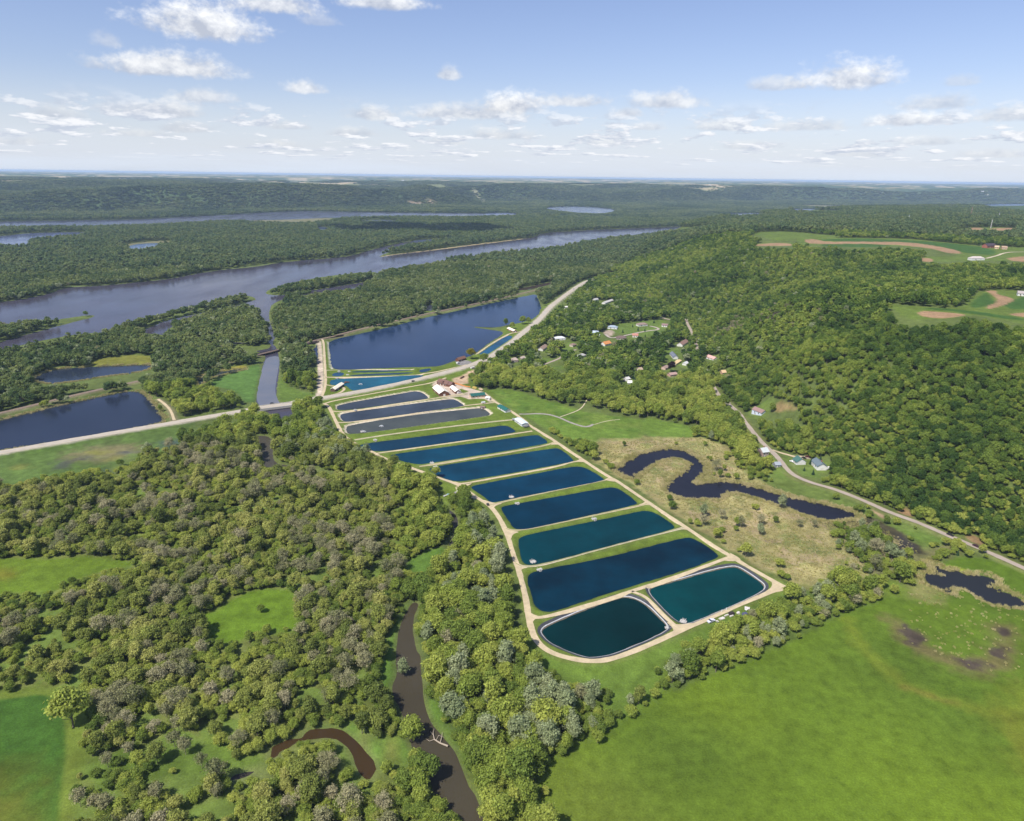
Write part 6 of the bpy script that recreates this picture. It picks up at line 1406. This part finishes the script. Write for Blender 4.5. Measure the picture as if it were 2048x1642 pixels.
for a in (('L', (720, 200), (790, 40), (820, 40), (800, 180), (840, 330), (840, 480), (870, 690), (980, 820), (1080, 1010), (1190, 1230), (1150, 1300), (990, 1220), (920, 1090), (900, 950), (800, 890), (745, 680), (690, 570), (710, 330)), ('L', (250, 780), (330, 785), (450, 850), (530, 960), (570, 1000), (540, 1060), (470, 1000), (440, 900), (380, 830)),
          ('J', (1740, 810), (2048, 705), (2048, 725), (1850, 790), (1760, 880)), ('L', (520, 900), (600, 830), (740, 830), (780, 960), (640, 1000)), ('L', (620, 400), (700, 180), (760, 60), (700, 330), (690, 480), (640, 520)),
          ('I', (0, 770), (300, 760), (620, 750), (900, 780), (600, 840), (460, 900), (320, 970), (0, 975)), ('I', (1420, 1100), (1640, 970), (1840, 950), (1880, 1150), (1640, 1220), (1500, 1290), (1340, 1230)), ('J', (0, 520), (345, 460), (430, 700), (380, 1286), (0, 1290)),
          ('K', (920, 930), (1000, 870), (1050, 880), (1000, 960)), ('I', (0, 60), (560, 0), (760, 0), (900, 60), (840, 130), (600, 190), (300, 200), (0, 210)), ('F', (540, 960), (800, 910), (900, 925), (870, 960), (620, 975)), ('F', (1220, 1090), (1300, 1040), (1535, 950), (1510, 1080), (1490, 1190), (1400, 1130)),
          ('M', (60, 800), (240, 700), (560, 520), (760, 450), (960, 350), (1280, 200), (1560, 90), (2048, 230), (2048, 1084), (0, 1084)), ('B', (640, 380), (700, 340), (900, 340), (1100, 420), (1400, 500), (1600, 490), (1740, 500), (2048, 550), (2048, 860), (1500, 850)),
          ('C', (110, 200), (240, 560), (310, 900), (420, 1100), (380, 1080), (260, 880), (180, 560), (80, 220)),
          ('D', (0, 930), (90, 940), (260, 1000), (400, 1060), (600, 1050), (690, 980), (690, 1050), (900, 1100), (1400, 1200), (1500, 1255), (300, 1255)),
          ('G', (1175, 595), (1300, 603), (1500, 622), (1650, 615), (1735, 526), (1810, 508), (2060, 510), (2060, 720), (1900, 685), (1720, 655), (1580, 690), (1330, 692), (1270, 670), (1210, 622)),
          ('G', (310, 150), (400, 139), (550, 136), (700, 150), (900, 166), (600, 176), (460, 190)), ('G', (590, 195), (720, 172), (1000, 180), (1300, 182), (1500, 202), (1700, 224), (2060, 240), (2060, 325), (1900, 320), (1800, 318), (1680, 315), (1500, 330), (1400, 312), (1400, 298), (1660, 285), (1560, 270), (1400, 238), (1200, 226), (1000, 240), (740, 224)),
          ('G', (1590, 130), (1700, 112), (2010, 114), (2000, 130), (1880, 141)), ('G', (350, 212), (590, 206), (580, 230), (360, 228)),
          ('D', (850, 440), (1000, 422), (1180, 398), (1290, 396), (1310, 440), (1260, 490), (1150, 530), (1060, 512), (1000, 540), (920, 540), (820, 500), (720, 520), (730, 490), (830, 470)), ('D', (420, 560), (510, 560), (510, 530), (430, 525)), ('D', (490, 650), (570, 575), (610, 590), (520, 660)), ('D', (1290, 630), (1410, 612), (1420, 690), (1380, 740), (1340, 760), (1300, 690)), ('D', (1385, 605), (1455, 600), (1460, 560), (1385, 560)),
          ('D', (370, 745), (415, 715), (480, 690), (470, 680), (400, 700), (350, 730)), ('D', (385, 770), (550, 755), (450, 795)), ('D', (800, 600), (860, 595), (865, 545), (800, 550)), ('D', (90, 735), (210, 735), (210, 670), (95, 680)), ('D', (300, 645), (365, 640), (365, 590), (300, 600)), ('D', (1300, 850), (1390, 845), (1390, 800), (1310, 805)), ('D', (810, 275), (890, 265), (890, 220), (810, 240)), ('D', (1630, 715), (1705, 715), (1700, 655), (1630, 660)),
          ('D', (1735, 830), (1780, 820), (1775, 780), (1735, 790)), ('D', (1000, 905), (1040, 905), (1040, 865), (990, 860)), ('D', (1265, 362), (1360, 378), (1330, 405), (1280, 385)), ('D', (1455, 375), (1480, 375), (1530, 500), (1505, 510)), ('D', (1545, 560), (1565, 560), (1565, 620), (1545, 620)), ('D', (1680, 915), (1700, 915), (1735, 985), (1715, 990)), ('D', (1790, 1055), (1870, 1075), (1860, 1095), (1800, 1075)),
          ('E', (130, 30), (150, 40), (185, 95), (165, 90)), ('E', (225, 145), (310, 160), (290, 180), (240, 165)), ('E', (350, 215), (460, 215), (540, 240), (520, 215), (460, 165), (350, 170)), ('E', (520, 160), (650, 150), (660, 190), (560, 190)), ('E', (390, 320), (420, 330), (540, 440), (700, 460), (850, 450), (850, 600), (700, 600), (640, 590), (520, 480), (410, 480), (410, 410), (470, 420), (440, 400)), ('E', (770, 630), (860, 650), (860, 665), (780, 650)), ('E', (920, 670), (980, 685), (970, 700), (920, 690)),
          ('E', (1110, 750), (1250, 800), (1400, 850), (1800, 1020), (2048, 1130), (2048, 1170), (1800, 1055), (1600, 980), (1400, 885), (1240, 830), (1150, 800)), ('T', (1700, 425), (1900, 420), (1900, 370), (1700, 370)),
          ('A', (170, 470), (215, 455), (235, 480), (260, 700), (210, 900), (140, 910)), ('D', (100, 560), (260, 440), (360, 355), (480, 225), (580, 145), (640, 100), (660, 105), (560, 190), (420, 310), (330, 400), (190, 490), (110, 570)), ('F', (0, 1470), (500, 1380), (960, 1300), (1010, 1230), (950, 1180), (970, 1170), (1035, 1250), (1040, 1285), (1380, 1235), (1390, 1260), (1000, 1330), (500, 1415), (0, 1500)),
          ('F', (0, 1240), (210, 1195), (250, 1200), (0, 1262)), ('F', (380, 1150), (590, 1100), (600, 1118), (400, 1170)), ('F', (720, 1075), (825, 1050), (825, 1070), (730, 1090)), ('F', (1500, 905), (1640, 865), (1640, 890), (1500, 920)), ('F', (1790, 835), (2000, 790), (2000, 805), (1800, 850)), ('Z', (300, 1300), (900, 1230), (900, 1300), (700, 1380), (520, 1400), (480, 1360))):
    OPEN.append(np.array(pp(*a)))
def blocks_view(X, Y, Z, h, r):
    bad = np.zeros(len(X), bool)
    c = np.hypot(X, Y) + 1e-6; sx, sy = Y / c, -X / c
    for (fz, fr) in ((.3, 0), (.6, .62), (.6, -.62), (.85, 0), (.96, .3), (.96, -.3)):
        x, y = px_of(np.column_stack([X + sx * r * fr, Y + sy * r * fr, Z + h * fz]))
        for p in OPEN:
            lo, hi = p.min(0), p.max(0)
            k_ = np.nonzero((x > lo[0]) & (x < hi[0]) & (y > lo[1]) & (y < hi[1]) & ~bad)[0]
            if len(k_): bad[k_[in_poly(p, x[k_], y[k_])]] = True
    return bad
def scatter_pts(s, r0, r1, h=14.0, r=5.0):
    X, Y = jitter(s, r0, r1)
    q = gsample(stack, X, Y)
    keep = (rng.random(len(X)) < q[:, 1] ** 1.3) & (q[:, 1] > .02)
    X, Y, q = X[keep], Y[keep], q[keep]
    k_ = ~blocks_view(X, Y, q[:, 0], h, r)
    return X[k_], Y[k_], q[k_]

def proto_coll(name, meshes):
    c = bpy.data.collections.new(name)
    for i, me in enumerate(meshes):
        o = bpy.data.objects.new(f'{name}_{i:02d}', me); c.objects.link(o)
    return c
def scatter(name, X, Y, Z, sc, idx, coll, label, cat):
    n = len(X)
    me = bpy.data.meshes.new(name); me.vertices.add(n)
    me.vertices.foreach_set('co', np.stack([X, Y, Z], 1).astype(np.float32).ravel())
    a = me.attributes.new('scl', 'FLOAT_VECTOR', 'POINT'); a.data.foreach_set('vector', np.asarray(sc, np.float32).ravel())
    a = me.attributes.new('turn', 'FLOAT', 'POINT'); a.data.foreach_set('value', rng.uniform(0, 6.28, n).astype(np.float32))
    a = me.attributes.new('tip', 'FLOAT', 'POINT'); a.data.foreach_set('value', rng.normal(0, .09, n).astype(np.float32))
    a = me.attributes.new('pick', 'INT', 'POINT'); a.data.foreach_set('value', np.asarray(idx, np.int32))
    o = link(bpy.data.objects.new(name, me))
    ng = bpy.data.node_groups.new(name, 'GeometryNodeTree')
    ng.interface.new_socket('Geometry', in_out='INPUT', socket_type='NodeSocketGeometry')
    ng.interface.new_socket('Geometry', in_out='OUTPUT', socket_type='NodeSocketGeometry')
    N, L = ng.nodes, ng.links
    gi, go = N.new('NodeGroupInput'), N.new('NodeGroupOutput')
    ip = N.new('GeometryNodeInstanceOnPoints'); ci = N.new('GeometryNodeCollectionInfo')
    ci.inputs['Collection'].default_value = coll; ci.inputs['Separate Children'].default_value = True; ci.inputs['Reset Children'].default_value = True
    def na(nm, ty):
        q = N.new('GeometryNodeInputNamedAttribute'); q.data_type = ty; q.inputs['Name'].default_value = nm; return q.outputs['Attribute']
    cx = N.new('ShaderNodeCombineXYZ')
    L.new(na('turn', 'FLOAT'), cx.inputs[2]); L.new(na('tip', 'FLOAT'), cx.inputs[0]); L.new(cx.outputs[0], ip.inputs['Rotation'])
    L.new(na('scl', 'FLOAT_VECTOR'), ip.inputs['Scale']); L.new(na('pick', 'INT'), ip.inputs['Instance Index'])
    ip.inputs['Pick Instance'].default_value = True
    L.new(gi.outputs[0], ip.inputs['Points']); L.new(ci.outputs[0], ip.inputs['Instance']); L.new(ip.outputs[0], go.inputs[0])
    md = o.modifiers.new('trees', 'NODES'); md.node_group = ng
    return tag(o, label, cat, None, 'stuff')

def mbvf(mb): return np.array(mb.v), mb.f
near_meshes = [joined('tree', [(*crown_near[i], LEAF), (*mbvf(trunk_mb(200 + i, SHAPES[i]['z0_'] + 2.5, .30)), BARK)]) for i in range(8)]
near_meshes += crown_mesh_w                                      # 8..11
near_meshes += [joined('bare', [(*mbvf(a), TWIG), (*mbvf(b), TWIG), (*fz, TWIG2)]) for (a, b), fz in zip(bare_parts, bare_fz)]   # 12..15
C_NEAR = proto_coll('near_tree_shapes', near_meshes)
C_HILL = proto_coll('hill_tree_shapes', [joined('tree', [(*crown_near[i], LEAF_H), (*mbvf(trunk_mb(200 + i, SHAPES[i]['z0_'] + 2.5, .30)), BARK)]) for i in range(8)] + near_meshes[8:])
mid_meshes = [me_np('tree', *crown_geo(500 + i, lobes=15, per=26, leaf=.85, core=.68, **{k_: v for k_, v in s.items() if k_ != 'lobes'}), [LEAF_H]) for i, s in enumerate(SHAPES)]
mid_meshes += [me_np('tree', *crown_geo(520 + i, R_=4.8, H=10, z0_=2.5, lobes=10, per=24, leaf=.9, core=.6), [LEAF_W]) for i in range(2)]
mid_meshes += [joined('bare', [(*mbvf(a), TWIG), (*mbvf(b), TWIG), (*fz, TWIG2)]) for (a, b), fz in zip(bare_parts[:2], bare_fz)]
isl_meshes = [me_np('tree', *crown_geo(540 + i, lobes=15, per=26, leaf=.85, core=.68, **{k_: v for k_, v in s.items() if k_ != 'lobes'}), [LEAF_I]) for i, s in enumerate(SHAPES)] + mid_meshes[8:]
C_ISL = proto_coll('island_tree_shapes', isl_meshes)
C_MID = proto_coll('mid_tree_shapes', mid_meshes)
far_meshes = [me_np('tree', *crown_geo(600 + i, lobes=6, per=9, leaf=1.7, core=.85, **{k_: v for k_, v in s.items() if k_ != 'lobes'}), [LEAF_F]) for i, s in enumerate(SHAPES[:6])]
C_FAR = proto_coll('far_tree_shapes', far_meshes)
def clump(seed):
    g = np.random.default_rng(seed); parts = []
    for i in range(7):
        v, f = crown_geo(seed * 10 + i, R_=5.5 * g.uniform(.8, 1.2), H=8 * g.uniform(.8, 1.2), z0_=3, lobes=4, per=3, leaf=2.2, core=.95)
        parts.append((v + np.array([*g.uniform(-11, 11, 2), 0]), f, LEAF_B))
    return joined('clump', parts)
C_CL = proto_coll('clump_shapes', [clump(70 + i) for i in range(5)])

indiv = []          # (distance, kind, x, y, z, scale)
def do_near():
    X, Y, q = scatter_pts(5.0, 190, 900)
    hill = q[:, 4] > .5
    # on slopes and in the far part crowns are smaller and closer
    d = np.hypot(X, Y)
    u = rng.random(len(X))
    bare = u < q[:, 2] * np.clip((fbm(X / 34, Y / 34, 201, 3) - .40) * 7.5, .15, 1.7)
    pale = (~bare) & (rng.random(len(X)) < q[:, 3])
    dense = q[:, 1] > .94
    size = np.where(hill, .48 + .42 * rng.random(len(X)) ** 1.5, np.where(dense, rng.uniform(.62, 1.2, len(X)), .36 + .62 * rng.random(len(X)) ** 2.4))
    size *= np.where(q[:, 1] < .3, .7, 1.0)
    size = np.where(bare, rng.uniform(.55, 1.0, len(X)), size)
    keep = rng.random(len(X)) < np.where(hill, .86, np.where(dense, np.where(size > 1.0, .42, .5), .9))
    return X[keep], Y[keep], q[keep, 0], d[keep], bare[keep], pale[keep], size[keep], hill[keep]
X, Y, Z, D, BR, PL, S, HL = do_near()
vis = np.abs(np.arctan2(X, Y)) < R(43.5)
px_d = (np.stack([X, Y, Z + 6 - CAM_H], 1) @ np.stack([_F, _Rt, _Dn], 1))
pxs, pys = 1024 + px_d[:, 1] / px_d[:, 0] * FPX, 821 + px_d[:, 2] / px_d[:, 0] * FPX
inside = (pxs > -10) & (pxs < 2058) & (pys < 1665)
used = np.zeros(len(X), bool)
def where_word(x, y, px, py):
    if px > 1290 and py < 1330 and py > 1090: return 'row'
    if px > 790 and px < 1250 and py > 900: return 'belt'
    return 'wood'
rank = np.argsort(-(S / np.sqrt(px_d[:, 0] ** 2 + 1)))
quota = {'green': 296, 'pale': 70, 'bare': 110}
WORDS = {('green', 'wood'): ('leafy green tree of the near open wood west of the muddy creek', 'leafy trees of the near wood west of the creek'),
         ('green', 'belt'): ('leafy green tree in the dense belt between the muddy creek and the dirt road', 'leafy trees of the belt beside the ponds'),
         ('green', 'row'): ('leafy green tree in the row between the last ponds and the bright field', 'leafy trees of the field row'),
         ('pale', 'wood'): ('pale grey-green tree among the leafy wood west of the muddy creek', 'pale trees west of the creek'),
         ('pale', 'belt'): ('pale silvery tree in the belt between the muddy creek and the dirt road', 'pale silvery trees of the belt'),
         ('pale', 'row'): ('pale grey-green tree in the row along the bright green field', 'pale trees of the field row'),
         ('bare', 'wood'): ('grey leafless tree of the near wood west of the muddy creek', 'leafless trees of the near wood'),
         ('bare', 'belt'): ('grey leafless tree in the belt between muddy creek and dirt road', 'leafless trees of the belt'),
         ('bare', 'row'): ('grey thinly leaved tree in the row along the bright green field', 'leafless trees of the field row')}
proto = {}
def make_tree(kind, i, loc, rz, sc, label=None, group=None, cat=None):
    key = (kind, i)
    if key not in proto:
        nm, c_, t_ = {'green': ('broadleaf_tree', crown_mesh, trunk_mesh), 'olive': ('broadleaf_tree', crown_mesh_n, trunk_mesh), 'pale': ('willow_tree', crown_mesh_w, trunk_mesh), 'bare': ('bare_tree', bare_crown, bare_trunk), 'conifer': ('conifer_tree', con_mesh, [con_trunk] * 8),
                      'yellow': ('yellow_tree', None, trunk_mesh), 'purple': ('purple_tree', None, trunk_mesh)}[kind]
        if c_ is None: c_ = [me_np('crown', *crown_near[j], [LEAF_Y if kind == 'yellow' else LEAF_P]) for j in range(8)]
        o = empty(nm, loc, rz, label, cat or {'bare': 'bare tree', 'conifer': 'conifer'}.get(kind, 'tree'), group)
        o.scale = (sc, sc, sc)
        link(bpy.data.objects.new('trunk', t_[i % len(t_)]), o); link(bpy.data.objects.new('crown', c_[i % len(c_)]), o)
        proto[key] = o; return o
    return copy_tree(proto[key], loc, rz, label, sc, group)
for i in rank:
    if not inside[i]: continue
    kd = 'bare' if BR[i] else ('pale' if PL[i] else 'green')
    if quota[kd] <= 0: continue
    quota[kd] -= 1; used[i] = True
    lab, grp = WORDS[(kd, where_word(X[i], Y[i], pxs[i], pys[i]))]
    mk_ = 'olive' if kd == 'green' and where_word(X[i], Y[i], pxs[i], pys[i]) == 'wood' else kd
    make_tree(mk_, int(rng.integers(0, 8 if kd == 'green' else 4)), (X[i], Y[i], Z[i]), rng.uniform(0, 6.28), float(S[i]), lab, grp)
pick = np.where(BR, 12 + rng.integers(0, 4, len(X)), np.where(PL, 8 + rng.integers(0, 4, len(X)), rng.integers(0, 8, len(X))))
sc3 = np.stack([S, S, S * rng.uniform(.85, 1.15, len(X))], 1)
k = ~used & HL
scatter('hillside_woods', X[k], Y[k], Z[k], sc3[k], pick[k], C_HILL, 'dense green woods covering the steep hillside right of the road', 'woods')
olive_n = [joined('tree', [(*crown_near[i], LEAF_N), (*mbvf(trunk_mb(200 + i, SHAPES[i]['z0_'] + 2.5, .30)), BARK)]) for i in range(8)]
C_FLAT = proto_coll('flat_tree_shapes', near_meshes + olive_n)
west = np.array([where_word(a, b, c, d) == 'wood' and c < 900 and d > 880 for a, b, c, d in zip(X, Y, pxs, pys)])
pick = np.where(west & ~BR & ~PL, pick + 16, pick)
k = ~used & ~HL
scatter('floodplain_woods', X[k], Y[k], Z[k], sc3[k], pick[k], C_FLAT, 'mixed green and grey woods on the flat ground around the ponds', 'woods')
# undergrowth between the near trees
Xu, Yu, qu = scatter_pts(3.7, 190, 720, 3.5, 1.5)
su = rng.uniform(.24, .50, len(Xu))
scatter('undergrowth', Xu, Yu, qu[:, 0] - 1.0 * su, np.stack([su * 1.2, su * 1.2, su], 1), rng.integers(0, 8, len(Xu)), C_NEAR, 'low leafy undergrowth between the near trees', 'undergrowth')
Xm, Ym, qm = scatter_pts(6.8, 900, 2100)
br = rng.random(len(Xm)) < qm[:, 2] * .8 + .015
pm = np.where(br, 10 + rng.integers(0, 2, len(Xm)), np.where(rng.random(len(Xm)) < np.where(qm[:, 4] > .5, .015, .10) + qm[:, 3], 8 + rng.integers(0, 2, len(Xm)), rng.integers(0, 8, len(Xm))))
sm = np.where(qm[:, 4] > .5, rng.uniform(.56, .98, len(Xm)), rng.uniform(.70, 1.15, len(Xm)))
hy = lines['highway']; o_ = np.argsort(hy[:, 1])
k = (qm[:, 4] > .5) | ((Xm > np.interp(Ym, hy[o_, 1], hy[o_, 0])) & (Ym < hy[:, 1].max()))
scatter('ridge_woods', Xm[k], Ym[k], qm[k, 0], np.stack([sm, sm, sm * rng.uniform(.8, 1.15, len(sm))], 1)[k], pm[k], C_MID, 'dense green woods over the ridges behind the village', 'woods')
k = ~k
scatter('island_woods', Xm[k], Ym[k], qm[k, 0], np.stack([sm, sm, sm * rng.uniform(.8, 1.15, len(sm))], 1)[k], pm[k], C_ISL, 'bluish green woods on the islands and banks of the river', 'woods')
Xf, Yf, qf = scatter_pts(11.5, 2100, 4600)
sf = rng.uniform(.9, 1.5, len(Xf))
scatter('far_island_woods', Xf, Yf, qf[:, 0], np.stack([sf * 1.1, sf * 1.1, sf], 1), rng.integers(0, 6, len(Xf)), C_FAR, 'woods on the flat land beyond the wide river', 'woods')
Xc, Yc, qc = scatter_pts(25, 4600, 10000, 12, 15)
sc_ = rng.uniform(.8, 1.3, len(Xc))
Xd, Yd, qd = scatter_pts(42, 10000, 15000, 12, 15)
Xc, Yc, qc = np.concatenate([Xc, Xd]), np.concatenate([Yc, Yd]), np.vstack([qc, qd])
sc_ = np.concatenate([sc_, rng.uniform(1.4, 2.0, len(Xd))])
scatter('far_bluff_woods', Xc, Yc, qc[:, 0], np.stack([sc_ * 1.15, sc_ * 1.15, np.minimum(sc_, 1.25)], 1), rng.integers(0, 5, len(Xc)), C_CL, 'hazy blue-green woods over the bluffs across the valley', 'woods')

# reeds along the sloughs and tussocks over the marsh
def tuft(seed, n, r, h):
    g = np.random.default_rng(seed); V, F = [], []
    for i in range(n):
        a = g.uniform(0, 6.283); q = r * math.sqrt(g.uniform(0, 1)); x, y = math.cos(a) * q, math.sin(a) * q
        l = h * g.uniform(.6, 1.2); b = g.uniform(0, 6.283); w = .09 * h; dx, dy = math.cos(b) * w, math.sin(b) * w; ox, oy = g.normal(size=2) * .25 * h
        V += [(x - dx, y - dy, -.2), (x + dx, y + dy, -.2), (x + ox + dx * .3, y + oy + dy * .3, l), (x + ox - dx * .3, y + oy - dy * .3, l * .96)]
        F.append((4 * i, 4 * i + 1, 4 * i + 2, 4 * i + 3))
    return np.array(V), F
REED = leaf_mat('reed_blades', (.36, .35, .12), (.50, .45, .20), (.62, .54, .30), .3, .05)
C_REED = proto_coll('reed_shapes', [me_np('reeds', *tuft(800 + i, 34, 1.1, 1.3), [REED]) for i in range(4)])
def tufts(name, mask, n, lo, hi, label):
    p = mask / mask.sum(); k_ = rng.choice(len(GX), n, p=p)
    x, y = GX[k_] + rng.normal(0, 1.0, n), GY[k_] + rng.normal(0, 1.0, n); z = zat(x, y); s_ = rng.uniform(lo, hi, n)
    scatter(name, x, y, np.maximum(z, -.05), np.stack([s_, s_, s_], 1), rng.integers(0, 4, n), C_REED, label, 'reeds')
cell = np.gradient(rad)[:, None] * rad[:, None] * np.gradient(th)[None, :]
cell = np.abs(cell).ravel()
shore = np.zeros(len(GX))
for n in ('oxbow', 'field pond', 'slough', 'meander', 'left lake'):
    sd_ = lake_sd[n]; shore = np.maximum(shore, ((sd_ > -.6) & (sd_ < 3.6)) * (1.0 if n in ('oxbow', 'field pond', 'slough') else .5))
tufts('reeds', shore * cell * (GR < 1100), 6500, .6, 1.3, 'tan and green reeds along the margins of the sloughs')
tufts('marsh_tussocks', (mk + .12 * sst(-sdf(z0('M', (1480, 20), (1640, -20), (2200, 120), (2200, 480), (1800, 460), (1500, 320)), GX, GY, 30), 0, 10)) * cell * (pond_sd > 8) * (ws > .5), 7000, .30, .75, 'tussocks of dry grass scattered over the marsh')
# trees that stand out: (kind, picture point of the foot, size, label)
for kd, k_, p, sz, lab in (
    ('yellow', 'P', (870, 330), 1.05, 'bright yellow-green tree on the lake shore beside the brown building'),
    ('green', 'P', (1090, 415), 1.05, 'dark green tree between the highway and the car park'),
    ('green', 'A', (1622, 368), .95, 'left tree of the small group on the lake spit by the cream-roofed building'),
    ('green', 'A', (1672, 385), .85, 'tree directly behind the cream-roofed building on the lake spit'),
    ('green', 'A', (1752, 350), 1.15, 'largest round tree on the lake spit beside the highway'),
    ('green', 'A', (1800, 348), .9, 'round tree on the lake spit closest to the highway'),
    ('purple', 'D', (1345, 805), .95, 'dark purple tree beside the house with the tan tarpaulin roof'),
    ('purple', 'D', (660, 635), .85, 'dark purple tree in the village beside the orange-roofed house'),
    ('green', 'J', (470, 690), 1.55, 'large round tree standing at the corner of the dark green field'),
    ('pale', 'L', (745, 465), .75, 'leaning tree standing in the creek water by the grassy bank'),
    ('green', 'L', (800, 850), 1.0, 'round tree on the creek bank above the fallen dead tree'),
    ('green', 'L', (890, 1085), 1.15, 'round tree on the creek bank below the grassy point'),
    ('green', 'L', (1345, 180), 1.05, 'dark round tree at the edge of the belt by the road bend'),
    ('pale', 'E', (560, 790), .85, 'pale round tree on the oxbow shore'),
    ('pale', 'E', (80, 840), .75, 'pale bush-like tree alone on the tan marsh left of the oxbow'),
    ('bare', 'E', (310, 905), .8, 'grey sparse tree in the middle of the tan marsh'),
    ('pale', 'E', (430, 950), .65, 'small pale tree on the tan marsh closest to the dirt road'),
    ('bare', 'E', (430, 890), .8, 'grey leaning tree behind the small pale marsh tree'),
    ('bare', 'E', (670, 905), .6, 'thin grey tree on the narrow bank below the oxbow'),
    ('bare', 'E', (760, 910), .55, 'thinnest grey tree on the bank below the oxbow'),
    ('green', 'E', (475, 560), .95, 'round green tree between the two grey-roofed houses by the road'),
    ('conifer', 'E', (1640, 1075), .55, 'small dark conifer alone on the grass below the road'),
    ('green', 'E', (1790, 1065), .6, 'small green tree on the road verge beside the second car'),
    ('green', 'E', (1655, 900), .9, 'bright green tree on the road verge below the hillside woods'),
    ('green', 'M', (600, 470), 1.1, 'large pale round tree at the lower end of the field row'),
    ('green', 'M', (715, 440), .85, 'round tree next to the muddy patch at the field edge'),
    ('pale', 'M', (345, 590), .5, 'small pale tree alone on the rough grass strip'),
    ('green', 'M', (1510, 55), 1.0, 'dark round tree right of the white trailer'),
    ('green', 'M', (1420, 80), .9, 'round tree between the white trailer and the wet meadow'),
    ('bare', 'M', (1408, 130), .7, 'grey leafless tree at the edge of the bright field near the wet meadow'),
    ('bare', 'M', (1315, 160), .9, 'grey half-leafless tree at the upper end of the field row'),
    ('green', 'I', (1670, 1105), .45, 'small bush-like tree alone in the middle meadow'),
    ('green', 'F', (505, 682), .8, 'single round tree on the point of the left river spit'),
    ('conifer', 'S', (1540, 540), .75, 'tall dark conifer behind the dark-roofed house'),
    ('conifer', 'S', (1340, 600), .8, 'dark conifer between the two houses on the road'),
    ('conifer', 'S', (1390, 820), .7, 'dark conifer in front of the dark-roofed house'),
    ('conifer', 'S', (1210, 740), .55, 'small dark conifer on the lawn before the green-roofed house'),
    ('conifer', 'D', (1045, 450), .7, 'slim conifer on the village lawn left of the middle one'),
    ('conifer', 'D', (1087, 478), .9, 'largest conifer of the village lawn'),
    ('conifer', 'D', (1140, 485), .8, 'conifer on the village lawn beside the curved drive'),
    ('conifer', 'D', (1143, 530), .7, 'conifer at the lower edge of the village lawn'),
    ('conifer', 'D', (967, 495), .9, 'broad conifer on the village lawn beside the blue-roofed house'),
    ('conifer', 'D', (1212, 418), .9, 'dark conifer at the upper edge of the village lawn'),
    ('conifer', 'D', (1060, 860), 1.6, 'tall dark conifer in the woods below the village'),
    ('yellow', 'D', (610, 265), .8, 'yellow-green tree at the top of the village near the highway'),
    ('yellow', 'D', (705, 245), .8, 'second yellow-green tree at the top of the village'),
    ('green', 'K', (1140, 265), .7, 'tree leaning over the corner of the pond at the road bend')):
    q = at(*pp(k_, p)[0])
    make_tree(kd, int(rng.integers(0, 8)) if kd in ('green', 'yellow', 'purple') else int(rng.integers(0, 3)), q, rng.uniform(0, 6.28), sz, lab, 'trees that stand apart')


# ------------------------------------------------------------------ haze: the air over the whole valley
def haze():
    mb = MB().box(-62000, 62000, -3000, 62000, -4.0, CAM_H + 8)
    m = bpy.data.materials.new('haze'); m.use_nodes = True
    nt = m.node_tree; nt.nodes.clear()
    out = nt.nodes.new('ShaderNodeOutputMaterial'); v = nt.nodes.new('ShaderNodeVolumePrincipled')
    v.inputs['Color'].default_value = (.56, .73, 1.0, 1); v.inputs['Density'].default_value = 3.7e-5; v.inputs['Anisotropy'].default_value = .0
    nt.links.new(v.outputs[0], out.inputs['Volume'])
    o = mb.build('haze', m); tag(o, kind='stuff')
haze()

# ------------------------------------------------------------------ clouds that stand above the picture and shade parts of the valley
def clouds():
    cm = mat('cloud_white', (.85, .86, .88), 1.0)
    for (px, py, zt, rx, ry, seed) in ((835, 455, 10, 430, 230, 1),):
        g = np.random.default_rng(seed); x, y = gz([(px, py)], zt)[0]; t = 1450 / sun_dir.z
        V, F = [], []; n0 = 0
        for i in range(26):
            v, f = ICO2; a = g.uniform(0, 6.283); q = math.sqrt(g.uniform(0, 1))
            r_ = min(rx, ry) * g.uniform(.28, .5)
            bump = 1 + .28 * (fbm(v[:, 0] * 2.3 + seed + i, v[:, 1] * 2.3 + v[:, 2] * 1.7, i, 3) - .5)
            w_ = v * bump[:, None] * r_ * np.array([1.2, 1.0, .55]); w_[:, 2] = np.maximum(w_[:, 2], -r_ * .12)
            V.append(w_ + np.array([math.cos(a) * q * rx, math.sin(a) * q * ry, g.uniform(0, 40)])); F += [tuple(n0 + k_ for k_ in p) for p in f]; n0 += len(v)
        me = me_np('cloud', np.vstack(V), F, [cm]); me.polygons.foreach_set('use_smooth', np.ones(len(F), bool))
        o = link(bpy.data.objects.new('cloud', me)); o.location = (x + sun_dir.x * t, y + sun_dir.y * t, zt + 1450); tag(o, kind='structure')
clouds()
build_ground()
